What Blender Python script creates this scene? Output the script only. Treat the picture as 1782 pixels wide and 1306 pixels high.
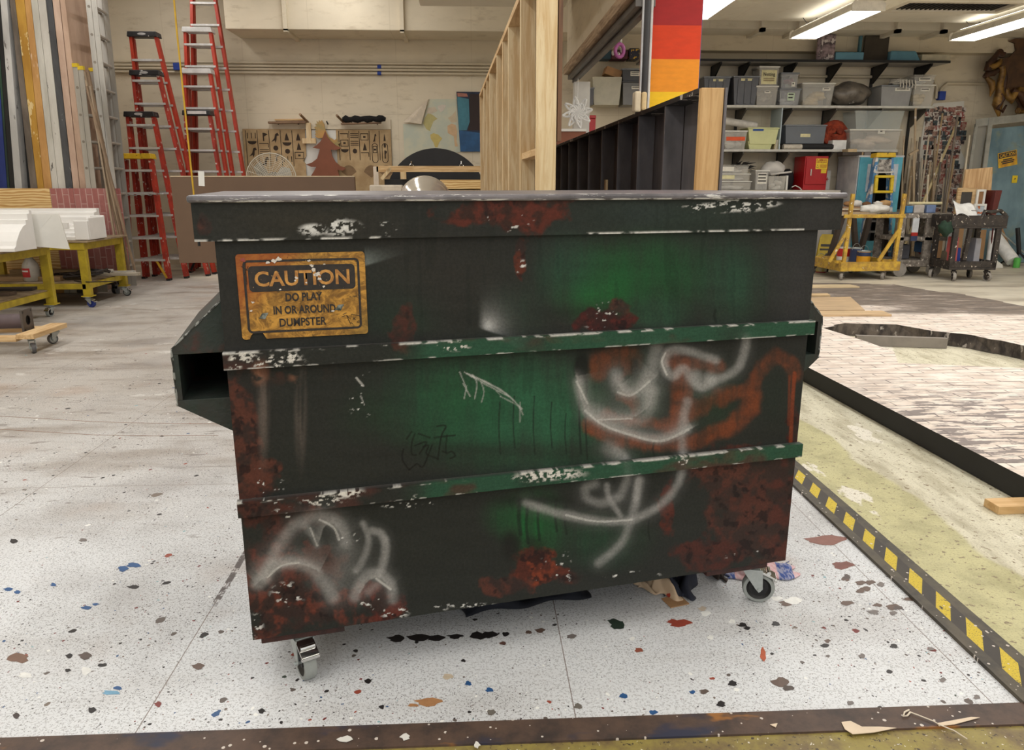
import bpy, math, random
import numpy as np
from math import sin, cos, tan, atan, atan2, sqrt, pi, radians
from mathutils import Matrix, Vector
for o in list(bpy.data.objects): bpy.data.objects.remove(o)
S = bpy.context.scene
COL = S.collection
random.seed(7)

# ------------------------------------------------------------------ camera
F, CH, HOR, VPX = 1315.0, 1.35, 318.0, 823.0
PITCH = atan((653 - HOR) / F)
YAW = atan((891 - VPX) / sqrt(F * F + (653 - HOR) ** 2))
cam = bpy.data.cameras.new('camera')
cam.sensor_width = 36.0
cam.lens = F / 1782 * 36
cam.clip_end = 100
cam_o = bpy.data.objects.new('camera', cam)
COL.objects.link(cam_o)
cam_o.location = (0, 0, CH)
cam_o.rotation_euler = (pi / 2 - PITCH, 0, -YAW)
S.camera = cam_o

# ------------------------------------------------------------------ colour management, world
S.view_settings.view_transform = 'Standard'
S.view_settings.look = 'None'
S.view_settings.gamma = 1
S.view_settings.use_curve_mapping = False
S.view_settings.exposure = 0.0
W = bpy.data.worlds.new('world')
S.world = W
W.use_nodes = True
W.node_tree.nodes['Background'].inputs[0].default_value = (1.0, 0.995, 0.99, 1)
W.node_tree.nodes['Background'].inputs[1].default_value = 1.0  # even ambient, raised as added frontal fill through the open room rear

# ------------------------------------------------------------------ room lamps out of the frame (fluorescent fixtures of the shop)
def area_lamp(x, y, z, sx, sy, watts, col=(1, 0.99, 0.975)):
    l = bpy.data.lights.new('ceiling_lamp', 'AREA')
    l.shape = 'RECTANGLE'; l.size = sx; l.size_y = sy; l.energy = watts; l.color = col
    o = bpy.data.objects.new('ceiling_lamp', l); COL.objects.link(o); o.location = (x, y, z)
    return o
LAMPS = []
for ly in (-3.0, -0.2, 2.6, 5.4, 8.2, 11.0):
    for lx in (-4.6, -1.9):
        area_lamp(lx, ly, 4.55, 0.35, 2.3, 34)
for lx, ly in ((0.9, -3.0), (0.9, -0.2), (0.9, 2.6), (4.0, -1.6), (4.0, 1.4), (7.2, -1.6), (7.2, 1.4)):
    area_lamp(lx, ly, 4.55, 0.35, 2.3, 34)
for lx, ly in ((3.0, 4.6), (6.2, 4.6), (3.0, 7.4), (6.2, 7.4), (9.0, 6.0)):
    area_lamp(lx, ly, 3.45, 0.35, 2.2, 50)

# ------------------------------------------------------------------ helpers
def lin(v):
    v /= 255.0
    return v / 12.92 if v <= 0.04045 else ((v + 0.055) / 1.055) ** 2.4
def C(r, g, b, k=1.0):
    return (min(1, lin(r) * k), min(1, lin(g) * k), min(1, lin(b) * k), 1.0)

_fw = np.array([sin(YAW) * cos(PITCH), cos(YAW) * cos(PITCH), -sin(PITCH)])
_rt = np.array([cos(YAW), -sin(YAW), 0.0])
_up = np.cross(_rt, _fw)
_o = np.array([0, 0, CH])
def ray(x, y): return _fw * F + _rt * (x - 891) + _up * (653 - y)
def G(x, y, z=0.0):                       # measured point on a horizontal surface
    r = ray(x, y); return Vector(_o + r * ((z - CH) / r[2]))
def at(x, y, Y):                          # measured point at a known depth in the room
    r = ray(x, y); return Vector(_o + r * (Y / r[1]))
def proj(P):
    v = P - _o; d = v @ _fw
    return 891 + F * (v @ _rt) / d, 653 - F * (v @ _up) / d

class N:
    def __init__(s, name):
        s.m = bpy.data.materials.new(name); s.m.use_nodes = True
        s.t = s.m.node_tree; s.b = s.t.nodes['Principled BSDF']
        s.tc = s.t.nodes.new('ShaderNodeTexCoord')
        s.obj = s.tc.outputs['Object']
    def set(s, inp, v):
        if isinstance(v, bpy.types.NodeSocket): s.t.links.new(v, inp)
        else: inp.default_value = v
    def node(s, typ, **props):
        n = s.t.nodes.new('ShaderNode' + typ)
        for k, v in props.items(): setattr(n, k, v)
        return n
    def out(s, **kw):
        for k, v in kw.items():
            s.set(s.b.inputs[{'col': 'Base Color', 'rough': 'Roughness', 'metal': 'Metallic', 'alpha': 'Alpha', 'normal': 'Normal',
                              'spec': 'Specular IOR Level', 'trans': 'Transmission Weight', 'emc': 'Emission Color', 'ems': 'Emission Strength', 'ior': 'IOR'}[k]], v)
        return s.m
    def map(s, vec=None, scale=(1, 1, 1), rot=(0, 0, 0), loc=(0, 0, 0)):
        n = s.node('Mapping'); s.set(n.inputs[0], vec or s.obj)
        n.inputs[1].default_value = loc; n.inputs[2].default_value = rot; n.inputs[3].default_value = scale
        return n.outputs[0]
    def noise(s, vec=None, scale=5.0, detail=4.0, rough=0.5, dist=0.0):
        n = s.node('TexNoise'); s.set(n.inputs['Vector'], vec or s.obj)
        n.inputs['Scale'].default_value = scale; n.inputs['Detail'].default_value = detail
        n.inputs['Roughness'].default_value = rough; n.inputs['Distortion'].default_value = dist
        return n.outputs[0]
    def vor(s, vec=None, scale=5.0, feature='F1', rand=1.0):
        n = s.node('TexVoronoi', feature=feature); s.set(n.inputs['Vector'], vec or s.obj)
        n.inputs['Scale'].default_value = scale; n.inputs['Randomness'].default_value = rand
        return n.outputs[0], n.outputs[1]
    def wave(s, vec=None, scale=5.0, dist=2.0, detail=2.0, dscale=1.0, bands='X', prof='SIN'):
        n = s.node('TexWave', bands_direction=bands, wave_profile=prof); s.set(n.inputs['Vector'], vec or s.obj)
        for k, v in (('Scale', scale), ('Distortion', dist), ('Detail', detail), ('Detail Scale', dscale)): n.inputs[k].default_value = v
        return n.outputs[1]
    def math(s, op, a, b=0.0, clamp=False):
        n = s.node('Math', operation=op, use_clamp=clamp); s.set(n.inputs[0], a); s.set(n.inputs[1], b)
        return n.outputs[0]
    def mix(s, f, a, b, mode='MIX'):
        n = s.node('Mix', data_type='RGBA', blend_type=mode); s.set(n.inputs[0], f); s.set(n.inputs[6], a); s.set(n.inputs[7], b)
        return n.outputs[2]
    def rng(s, v, a, b, c=0.0, d=1.0, smooth=True):
        n = s.node('MapRange', interpolation_type='SMOOTHSTEP' if smooth else 'LINEAR'); s.set(n.inputs[0], v)
        for i, q in enumerate((a, b, c, d)): n.inputs[1 + i].default_value = q
        return n.outputs[0]
    def sep(s, vec=None):
        n = s.node('SeparateXYZ'); s.set(n.inputs[0], vec or s.obj); return n.outputs
    def rgb(s, col):
        n = s.node('SeparateColor'); s.set(n.inputs[0], col); return n.outputs
    def attr(s, name):
        n = s.node('Attribute', attribute_name=name); return n.outputs['Color']
    def bump(s, h, strength=0.3, dist=0.01):
        n = s.node('Bump'); n.inputs['Strength'].default_value = strength; n.inputs['Distance'].default_value = dist
        s.set(n.inputs['Height'], h); s.set(s.b.inputs['Normal'], n.outputs[0])

_mc = {}
def M(name, col, rough=0.6, metal=0.0, var=0.18, scale=9.0, col2=None, bump=0.0, stretch=(1, 1, 1), spots=None, alpha=None, thr=(0.35, 0.65), spot_at=(0.56, 0.62), spot_scale=None):
    """procedural surface: two tones blended by noise, optional spots of a third colour"""
    if name in _mc: return _mc[name]
    n = N(name)
    v = n.map(scale=stretch)
    c2 = col2 or tuple(max(0, x * (1 - var)) for x in col[:3]) + (1,)
    f = n.rng(n.noise(v, scale, 5, 0.6), *thr)
    k = n.mix(f, col, c2)
    if spots:
        k = n.mix(n.rng(n.noise(v, spot_scale or scale * 2.3, 4, 0.6), *spot_at), k, spots)
    if bump: n.bump(n.noise(v, scale * 3, 4, 0.6), bump, 0.01)
    n.out(col=k, rough=rough, metal=metal)
    if alpha is not None: n.out(alpha=alpha)
    _mc[name] = n.m
    return n.m

class MB:
    def __init__(s): s.v = []; s.f = []; s.mi = []; s.m = 0
    def add(s, vs, fs):
        k = len(s.v); s.v += [tuple(v) for v in vs]; s.f += [tuple(i + k for i in f) for f in fs]; s.mi += [s.m] * len(fs)
        return s
    def bb(s, x0, x1, y0, y1, z0, z1, mat=None):
        vs = [Vector((x, y, z)) for z in (z0, z1) for y in (y0, y1) for x in (x0, x1)]
        if mat is not None: vs = [mat @ v for v in vs]
        return s.add(vs, [(0, 2, 3, 1), (4, 5, 7, 6), (0, 1, 5, 4), (2, 6, 7, 3), (0, 4, 6, 2), (1, 3, 7, 5)])
    def box(s, c, d, rx=0, ry=0, rz=0):
        m = Matrix.Translation(c) @ Matrix.Rotation(rz, 4, 'Z') @ Matrix.Rotation(ry, 4, 'Y') @ Matrix.Rotation(rx, 4, 'X')
        x, y, z = d[0] / 2, d[1] / 2, d[2] / 2
        return s.bb(-x, x, -y, y, -z, z, m)
    def bar(s, p, q, w, t, up=(0, 0, 1)):
        """rectangular bar from p to q; w across, t along 'up'"""
        p, q = Vector(p), Vector(q); d = q - p; L = d.length; d.normalize()
        u = Vector(up); sd = d.cross(u)
        if sd.length < 1e-4: u = Vector((0, 1, 0)); sd = d.cross(u)
        sd.normalize(); u = sd.cross(d)
        m = Matrix((sd, d, u)).transposed().to_4x4(); m.translation = p
        return s.bb(-w / 2, w / 2, 0, L, -t / 2, t / 2, m)
    def frustum(s, c0, d0, c1, d1):
        vs = []
        for c, d in ((c0, d0), (c1, d1)):
            for y in (-.5, .5):
                for x in (-.5, .5): vs.append((c[0] + x * d[0], c[1] + y * d[1], c[2]))
        return s.add(vs, [(0, 2, 3, 1), (4, 5, 7, 6), (0, 1, 5, 4), (2, 6, 7, 3), (0, 4, 6, 2), (1, 3, 7, 5)])
    def prism(s, pts, a, b, ax='y'):
        """polygon extruded: pts in (x,z) for ax 'y', (x,y) for 'z', (y,z) for 'x'"""
        f = {'y': lambda p, t: (p[0], t, p[1]), 'z': lambda p, t: (p[0], p[1], t), 'x': lambda p, t: (t, p[0], p[1])}[ax]
        n = len(pts); vs = [f(p, a) for p in pts] + [f(p, b) for p in pts]
        return s.add(vs, [tuple(range(n)), tuple(range(2 * n - 1, n - 1, -1))] + [(i, i + n, (i + 1) % n + n, (i + 1) % n) for i in range(n)])
    def tube(s, pts, r, seg=8, cap=True):
        pts = [Vector(p) for p in pts]; n = len(pts); rs = r if isinstance(r, (list, tuple)) else [r] * n
        vs = []; ref = None
        for i, p in enumerate(pts):
            d = (pts[min(i + 1, n - 1)] - pts[max(i - 1, 0)]).normalized()
            if ref is None: ref = Vector((0, 0, 1)) if abs(d.z) < 0.9 else Vector((1, 0, 0))
            a = d.cross(ref); a.normalize(); b = a.cross(d); ref = b
            for k in range(seg):
                t = 2 * pi * k / seg; vs.append(p + a * (cos(t) * rs[i]) + b * (sin(t) * rs[i]))
        fs = [(i * seg + k, i * seg + (k + 1) % seg, (i + 1) * seg + (k + 1) % seg, (i + 1) * seg + k) for i in range(n - 1) for k in range(seg)]
        if cap: fs += [tuple(range(seg - 1, -1, -1)), tuple((n - 1) * seg + k for k in range(seg))]
        return s.add(vs, fs)
    def lathe(s, prof, c=(0, 0, 0), seg=20, ax='z', cap=True):
        vs = []; n = len(prof)
        for r, z in prof:
            for k in range(seg):
                t = 2 * pi * k / seg; a, b = r * cos(t), r * sin(t)
                p = {'z': (a, b, z), 'x': (z, a, b), 'y': (a, z, b)}[ax]
                vs.append((c[0] + p[0], c[1] + p[1], c[2] + p[2]))
        fs = [(i * seg + k, i * seg + (k + 1) % seg, (i + 1) * seg + (k + 1) % seg, (i + 1) * seg + k) for i in range(n - 1) for k in range(seg)]
        if cap and prof[0][0] > 1e-5: fs.append(tuple(range(seg - 1, -1, -1)))
        if cap and prof[-1][0] > 1e-5: fs.append(tuple((n - 1) * seg + k for k in range(seg)))
        return s.add(vs, fs)
    def blob(s, c, r, seg=14, rings=9, f=None):
        vs = []; 
        for i in range(rings + 1):
            ph = pi * i / rings
            for k in range(seg):
                t = 2 * pi * k / seg; d = Vector((sin(ph) * cos(t), sin(ph) * sin(t), cos(ph)))
                q = f(d) if f else 1.0
                vs.append((c[0] + d.x * r[0] * q, c[1] + d.y * r[1] * q, c[2] + d.z * r[2] * q))
        return s.add(vs, [(i * seg + k, (i + 1) * seg + k, (i + 1) * seg + (k + 1) % seg, i * seg + (k + 1) % seg) for i in range(rings) for k in range(seg)])
    def sheet(s, fn, nu, nv, th=0.0):
        vs = [fn(i / nu, j / nv) for j in range(nv + 1) for i in range(nu + 1)]
        fs = [(j * (nu + 1) + i, j * (nu + 1) + i + 1, (j + 1) * (nu + 1) + i + 1, (j + 1) * (nu + 1) + i) for j in range(nv) for i in range(nu)]
        return s.add(vs, fs)
    def build(s, name, mat, parent=None, bevel=0.0, smooth=False, loc=None, rot=None, solid=0.0, fixn=True):
        me = bpy.data.meshes.new(name); me.from_pydata(s.v, [], s.f)
        for m in (mat if isinstance(mat, (list, tuple)) else [mat]): me.materials.append(m)
        if any(s.mi): me.polygons.foreach_set('material_index', s.mi)
        if fixn:
            import bmesh
            b = bmesh.new(); b.from_mesh(me); bmesh.ops.recalc_face_normals(b, faces=b.faces); b.to_mesh(me); b.free()
        if smooth: me.polygons.foreach_set('use_smooth', [True] * len(me.polygons)); 
        if smooth and smooth is not True: me.set_sharp_from_angle(angle=radians(smooth))
        me.update()
        o = bpy.data.objects.new(name, me); COL.objects.link(o)
        if parent: o.parent = parent
        if loc is not None: o.location = loc
        if rot is not None: o.rotation_euler = rot
        if solid: d = o.modifiers.new('solid', 'SOLIDIFY'); d.thickness = solid; d.offset = 0
        if bevel: d = o.modifiers.new('bevel', 'BEVEL'); d.width = bevel; d.segments = 2; d.limit_method = 'ANGLE'
        return o
def tag(o, label, cat, group=None, kind=None):
    o['label'] = label; o['category'] = cat
    if group: o['group'] = group
    if kind: o['kind'] = kind
    return o
def thing(name, label, cat, loc=(0, 0, 0), rz=0.0, group=None):
    o = bpy.data.objects.new(name, None); o.empty_display_size = 0.1; COL.objects.link(o)
    o.location = loc; o.rotation_euler = (0, 0, rz)
    return tag(o, label, cat, group)
def struct(o):
    o['kind'] = 'structure'; return o
def dup(o, label=None, parent=None):
    c = o.copy(); COL.objects.link(c)
    if parent: c.parent = parent
    if label: c['label'] = label
    for ch in o.children: dup(ch, None, c)
    return c
def text(s, name, mat, parent, w, h, loc, rot, bold=0.0, lift=0.0006, label=None):
    """lettering fitted to a w x h rectangle, centred at loc; rot = euler of the sign plane (text lies in its local XY)"""
    cu = bpy.data.curves.new(name, 'FONT'); cu.body = s; cu.align_x = 'CENTER'; cu.align_y = 'CENTER'; cu.offset = bold; cu.resolution_u = 3; cu.space_line = 0.95
    t = bpy.data.objects.new('tmp_text', cu); COL.objects.link(t)
    me = bpy.data.meshes.new_from_object(t.evaluated_get(bpy.context.evaluated_depsgraph_get()))
    bpy.data.objects.remove(t); bpy.data.curves.remove(cu)
    xs = [v.co.x for v in me.vertices]; ys = [v.co.y for v in me.vertices]
    kx, ky = w / (max(xs) - min(xs)), h / (max(ys) - min(ys)); mx, my = (max(xs) + min(xs)) / 2, (max(ys) + min(ys)) / 2
    for v in me.vertices: v.co = ((v.co.x - mx) * kx, (v.co.y - my) * ky, lift)
    me.name = name; me.materials.append(mat)
    o = bpy.data.objects.new(name, me); COL.objects.link(o); o.location = loc; o.rotation_euler = rot
    if parent: o.parent = parent
    if label: o['label'] = label
    return o

# numpy noise for painted surfaces
_rs = np.random.RandomState(5)
_LAT = _rs.rand(256, 256)
def vnoise(x, y):
    xi = np.floor(x).astype(int); yi = np.floor(y).astype(int); fx = x - xi; fy = y - yi
    fx = fx * fx * (3 - 2 * fx); fy = fy * fy * (3 - 2 * fy)
    a = _LAT[yi & 255, xi & 255]; b = _LAT[yi & 255, (xi + 1) & 255]; c = _LAT[(yi + 1) & 255, xi & 255]; d = _LAT[(yi + 1) & 255, (xi + 1) & 255]
    return (a * (1 - fx) + b * fx) * (1 - fy) + (c * (1 - fx) + d * fx) * fy
def fbm(x, y, oct=5, g=0.55):
    s = 0; a = 1; t = 0
    for i in range(oct):
        s = s + a * vnoise(x * 2 ** i + 17.3 * i, y * 2 ** i + 9.1 * i); t += a; a *= g
    return s / t
def sstep(a, b, x):
    t = np.clip((x - a) / (b - a), 0, 1); return t * t * (3 - 2 * t)
# ================================================================== SHELL
BW = 13.2      # back wall
LW = -5.9     # left wall
RW = 10.6
def mat_wall(name, base, dirt):
    n = N(name)
    x, y, z = n.sep()[:3]
    big = n.rng(n.noise(n.map(scale=(0.5, 0.5, 1.0)), 1.3, 4, 0.6), 0.35, 0.7)
    k = n.mix(big, base, tuple(c * 0.86 for c in base[:3]) + (1,))
    k = n.mix(n.math('MULTIPLY', n.rng(n.noise(n.map(scale=(1, 1, 3)), 3.0, 6, 0.65), 0.52, 0.75), 0.5), k, dirt)
    sp = n.rng(n.vor(None, 6.0)[0], 0.035, 0.02)
    k = n.mix(n.math('MULTIPLY', sp, n.rng(n.noise(None, 0.9, 2), 0.5, 0.6)), k, C(60, 52, 44))
    # board joints
    bx = n.node('TexBrick', offset=0.0); n.set(bx.inputs['Vector'], n.map(rot=(pi / 2, 0, 0)))
    for q, v in (('Scale', 1.0), ('Mortar Size', 0.004), ('Brick Width', 1.22), ('Row Height', 2.44), ('Mortar Smooth', 0.1)): bx.inputs[q].default_value = v
    k = n.mix(n.math('MULTIPLY', bx.outputs['Fac'], 0.3), k, dirt)
    n.bump(n.noise(None, 30, 4), 0.08)
    return n.out(col=k, rough=0.75)
m_wall = mat_wall('cream_wall_paint', C(222, 210, 186), C(168, 152, 126))
m_ceil = mat_wall('ceiling_paint', C(232, 224, 206), C(190, 176, 150))

def mat_floor():
    n = N('painted_shop_floor')
    x, y, z = n.sep()[:3]
    xy = n.map(scale=(1, 1, 0))
    # white painted sheets, dirtier towards the back of the shop
    far = n.rng(n.math('ADD', y, n.math('MULTIPLY', n.noise(xy, 0.7, 3), 3.0)), 3.4, 7.5)
    k = n.mix(far, C(221, 223, 225), C(188, 182, 174))
    k = n.mix(n.math('MULTIPLY', n.rng(n.noise(n.map(scale=(0.6, 1.8, 0)), 1.5, 6, 0.62), 0.46, 0.66), n.rng(y, 2.4, 4.6, 0.2, 0.9)), k, C(150, 138, 126))
    k = n.mix(n.math('MULTIPLY', n.rng(n.noise(n.map(scale=(0.5, 2.6, 0)), 3.1, 6, 0.7), 0.55, 0.75), n.rng(y, 3.0, 5.5, 0.0, 0.55)), k, C(120, 108, 98))
    k = n.mix(n.math('MULTIPLY', n.rng(n.noise(n.map(loc=(5, 1, 0), scale=(.9, 1.6, 0)), 2.4, 5, .65), .60, .66), n.rng(y, 3.0, 4.5, 0, .7)), k, C(222, 220, 214))
    k = n.mix(n.math('MULTIPLY', n.rng(n.noise(n.map(loc=(2, 8, 0), scale=(.5, 3.4, 0)), 5, 5, .7), .60, .66), n.rng(y, 2.6, 4.0, 0, .65)), k, C(104, 92, 84))
    # fine overspray speckle in clouds
    cl = n.rng(n.noise(xy, 1.1, 3, 0.6), 0.35, 0.7, 0.25, 1.0)
    for fs, fl_, fh in ((210, .20, .42), (120, .40, .32)):
        dv, cv = n.vor(xy, fs); rr = n.rgb(cv)[0]
        fine = n.math('LESS_THAN', dv, n.rng(rr, fl_, 1.0, 0.0, fh, False))
        k = n.mix(n.math('MULTIPLY', n.math('MULTIPLY', fine, cl), n.rng(y, 3.6, 8.0, 1.0, .4)), k, C(70, 66, 64))
    k = n.mix(n.math('MULTIPLY', n.rng(n.noise(xy, 120, 3, .7), .5, .62), n.rng(y, 3.5, 8, .40, .2)), k, C(120, 116, 114))
    haze = n.rng(n.noise(xy, 1.1, 3, 0.6), 0.5, 0.72)
    k = n.mix(n.math('MULTIPLY', haze, 0.5), k, C(150, 146, 144))
    tan_ = n.rng(n.noise(n.map(loc=(3, 7, 0), scale=(1, 1, 0)), 1.3, 3, 0.6), 0.56, 0.72)
    k = n.mix(n.math('MULTIPLY', tan_, 0.35), k, C(170, 142, 122))
    # splats of several sizes and colours
    wob = n.node('VectorMath', operation='ADD'); nz = n.node('TexNoise'); n.set(nz.inputs['Vector'], xy); nz.inputs['Scale'].default_value = 35
    sc = n.node('VectorMath', operation='SCALE'); n.set(sc.inputs[0], nz.outputs['Color']); sc.inputs['Scale'].default_value = 0.018
    n.set(wob.inputs[0], xy); n.set(wob.inputs[1], sc.outputs[0]); wv = wob.outputs[0]
    dens = n.math('MULTIPLY', n.rng(n.noise(n.map(loc=(9, 2, 0), scale=(1, 1, 0)), 1.6, 3, 0.6), 0.36, 0.6, 0.55, 1.1), n.rng(y, 3.6, 8.0, 1.0, 0.6))
    for scale, lo, hi, k1 in ((110, 0.74, 0.36, 1), (56, 0.84, 0.36, 1), (28, 0.88, 0.36, 1), (12, 0.95, 0.28, 1)):
        d, colr = n.vor(wv, scale); r, g, b = n.rgb(colr)[:3]
        rad = n.rng(r, lo, 1.0, 0.0, hi, False)
        msk = n.math('LESS_THAN', d, n.math('MULTIPLY', rad, dens))
        rp = n.node('ValToRGB'); rp.color_ramp.interpolation = 'CONSTANT'
        cs = [(0, C(40, 36, 36)), (0.36, C(96, 86, 80)), (0.55, C(120, 108, 98)), (0.66, C(238, 238, 234)), (0.80, C(112, 40, 36)), (0.87, C(150, 70, 52)), (0.91, C(48, 84, 128)), (0.95, C(52, 66, 54)), (0.98, C(140, 174, 180))]
        e = rp.color_ramp.elements
        for i, (p, c_) in enumerate(cs):
            q = e[i] if i < 2 else e.new(p); q.position = p; q.color = c_
        n.set(rp.inputs[0], g)
        k = n.mix(msk, k, rp.outputs[0])
    # sheet joints
    bx = n.node('TexBrick', offset=0.0); n.set(bx.inputs['Vector'], n.map(loc=(0.87, -1.02, 0)))
    for q, v in (('Scale', 1.0), ('Mortar Size', 0.0016), ('Brick Width', 1.12), ('Row Height', 2.3), ('Mortar Smooth', 0.0)): bx.inputs[q].default_value = v
    k = n.mix(n.math('MULTIPLY', bx.outputs['Fac'], 0.75), k, C(104, 84, 70))
    tp = n.math('MULTIPLY', n.rng(n.math('ABSOLUTE', n.math('ADD', x, n.math('MULTIPLY_ADD' if False else 'ADD', n.math('MULTIPLY', n.noise(n.map(scale=(1, .6, 0)), 2.0, 2), .03), .853))), .013, .010), n.math('MULTIPLY', n.rng(y, 2.25, 2.3), n.rng(y, 3.6, 3.4)))
    k = n.mix(n.math('MULTIPLY', tp, n.rng(n.noise(xy, 26, 5, .7), .40, .5)), k, C(96, 88, 86))
    dk = n.rng(n.noise(n.map(scale=(1.2, 5.0, 0), rot=(0, 0, .5)), 3.4, 4, .62), .645, .665)
    k = n.mix(n.math('MULTIPLY', dk, n.rng(y, 2.2, 3.2, 0, .6)), k, C(104, 92, 86))
    white_side = k
    # pale green and cream paint on the right of the taped edge
    gw = n.math('ADD', x, n.math('MULTIPLY', n.math('SUBTRACT', n.noise(xy, 2.2, 4), 0.5), 0.18))
    gr = n.mix(n.rng(n.noise(xy, 5, 5, 0.65), 0.4, 0.65), C(196, 190, 142), C(172, 166, 122))
    cr = n.mix(n.rng(n.noise(n.map(scale=(2.5, 0.6, 0)), 4, 5, 0.65), 0.4, 0.68), C(214, 208, 184), C(176, 168, 142))
    g2 = n.mix(n.rng(gw, 1.90, 1.93), gr, cr)
    g2 = n.mix(n.rng(n.noise(n.map(scale=(1.6, 0.8, 0)), 2.1, 4, 0.6), 0.62, 0.645), g2, C(228, 222, 206))
    g2 = n.mix(n.rng(n.noise(xy, 38, 3, 0.6), 0.60, 0.65), g2, C(134, 120, 92))
    g2 = n.mix(n.math('MULTIPLY', n.rng(n.noise(xy, 130, 3, 0.7), 0.52, 0.62), .35), g2, C(120, 108, 84))
    k = n.mix(n.math('GREATER_THAN', x, 1.52), white_side, g2)
    # far right: worn cream concrete
    k = n.mix(n.rng(n.math('ADD', n.math('MULTIPLY', x, 0.6), y), 8.2, 9.2), k, n.mix(n.rng(n.noise(n.map(scale=(0.6, 2, 0)), 1.6, 5, 0.6), 0.4, 0.7), C(222, 214, 196), C(172, 162, 146)))
    # olive floor in front of the border strip
    ol = n.mix(n.rng(n.noise(xy, 7, 5, 0.7), 0.35, 0.7), C(150, 136, 70), C(104, 84, 60))
    ol = n.mix(n.rng(n.noise(xy, 55, 3, 0.6), 0.6, 0.66), ol, C(70, 58, 44))
    ol = n.mix(n.rng(n.noise(xy, 70, 2, 0.6), 0.66, 0.7), ol, C(214, 206, 190))
    k = n.mix(n.math('LESS_THAN', y, 1.60), k, ol)
    n.bump(n.noise(xy, 60, 3), 0.05)
    n.out(col=k, rough=n.rng(n.noise(xy, 3, 3), 0.3, 0.7, 0.42, 0.62))
    return n.m
floor_o = struct(MB().bb(-6.9, RW + .2, -5, BW + .2, -0.15, 0.0).build('floor', mat_floor()))
struct(MB().bb(-6.9, RW + .2, BW, BW + .2, 0, 4.8).build('wall_back', m_wall))
struct(MB().bb(-6.9, -6.7, -5, BW, 0, 4.8).build('wall_left', m_wall))
struct(MB().bb(-6.7, LW, 11.3, BW, 0, 4.8).build('wall_corner', m_wall))
struct(MB().bb(RW, RW + .2, -5, BW, 0, 4.8).build('wall_right', m_wall))
struct(MB().bb(-6.9, RW + .2, -5, BW + .2, 4.8, 5.0).build('ceiling', m_ceil))

# border strips of the white floor
def mat_strip(haz):
    n = N('hazard_edge_strip' if haz else 'brown_border_strip')
    x, y, z = n.sep()[:3]; xy = n.map(scale=(1, 1, 0))
    k = n.mix(n.rng(n.noise(xy, 9, 6, 0.7), 0.35, 0.7), C(92, 72, 60), C(58, 48, 44))
    if haz:
        k = n.mix(n.rng(n.noise(xy, 9, 6, 0.7), 0.35, 0.7), C(88, 80, 66), C(58, 54, 48))
        yy = n.math('ADD', n.math('ADD', y, 0.003), n.math('MULTIPLY', x, -1.63))
        ph = n.math('FRACT', n.math('DIVIDE', yy, 0.159))
        inx = n.math('MULTIPLY', n.math('GREATER_THAN', x, -0.033), n.math('LESS_THAN', x, 0.028))
        k = n.mix(n.math('MULTIPLY', inx, 0.8), k, C(52, 46, 42))
        worn = n.rng(n.noise(xy, 22, 5, 0.7), 0.44, 0.5, 1, 0)
        worn = n.math('MULTIPLY', n.rng(n.noise(xy, 24, 5, 0.7), 0.34, 0.40), n.rng(n.noise(xy, 210, 2, 0.7), 0.36, 0.44, 0.35, 1.0))
        k = n.mix(n.math('MULTIPLY', n.math('MULTIPLY', inx, n.math('LESS_THAN', ph, 0.5)), worn), k, C(206, 180, 44))
    else:
        k = n.mix(n.rng(n.noise(n.map(scale=(1, 2, 0)), 3, 4, 0.6), 0.56, 0.68), k, C(46, 48, 66))
        k = n.mix(n.rng(n.noise(n.map(loc=(4, 0, 0), scale=(1, 2, 0)), 4, 4, 0.6), 0.62, 0.7), k, C(150, 100, 48))
    d, colr = n.vor(xy, 70); r, g, b = n.rgb(colr)[:3]
    k = n.mix(n.math('LESS_THAN', d, n.rng(r, 0.8, 1.0, 0, 0.35, False)), k, C(206, 196, 186))
    return n.out(col=k, rough=0.6)
struct(MB().bb(-.072, .068, -3.3, 1.5, 0, 0.012).build('trim_1', mat_strip(True), loc=(1.518, 1.66 + 3.3, 0)))
struct(MB().bb(-6.6, 6.0, -.04, .04, 0, 0.006).build('trim_2', mat_strip(False), loc=(0, 1.627, 0)))

# ------------------------------------------------------------------ ducts, beam and boards of the back and right ceiling
d = MB().bb(-3.66, 1.9, 12.4, BW - .03, 3.575, 4.77)
tag(d.build('air_duct', m_wall, bevel=.01), 'wide cream boxed duct along the top of the back wall, left half', 'duct')
for px in (498, 700):
    p = at(px, 50, 12.4)
    h = MB().bb(p.x - .03, p.x + .03, 12.34, 12.4, 3.55, 4.8).bb(p.x - .03, p.x + .03, 12.34, BW, 3.535, 3.575)
    tag(h.build('duct_hanger', m_wall), 'cream strap hanger around the left boxed duct, %s' % ('the one nearer the red ladders' if px < 600 else 'the one nearer the stud wall'), 'hanger')
q_ = at(731, 10.5, 10.5)
tag(MB().bb(q_.x, 1.2, 6.5, 10.5, q_.z, q_.z + .35).build('air_duct', m_ceil, bevel=.01), 'pale boxed duct end at the top of the view left of the stud wall post', 'duct')
tag(MB().bb(q_.x + .2, q_.x + .24, 9.0, 9.04, q_.z + .36, 4.8).bb(.9, .94, 9.0, 9.04, q_.z + .36, 4.8).build('duct_hanger', m_wall), 'cream hanger straps above the pale duct end over the stud wall', 'hanger')
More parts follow.
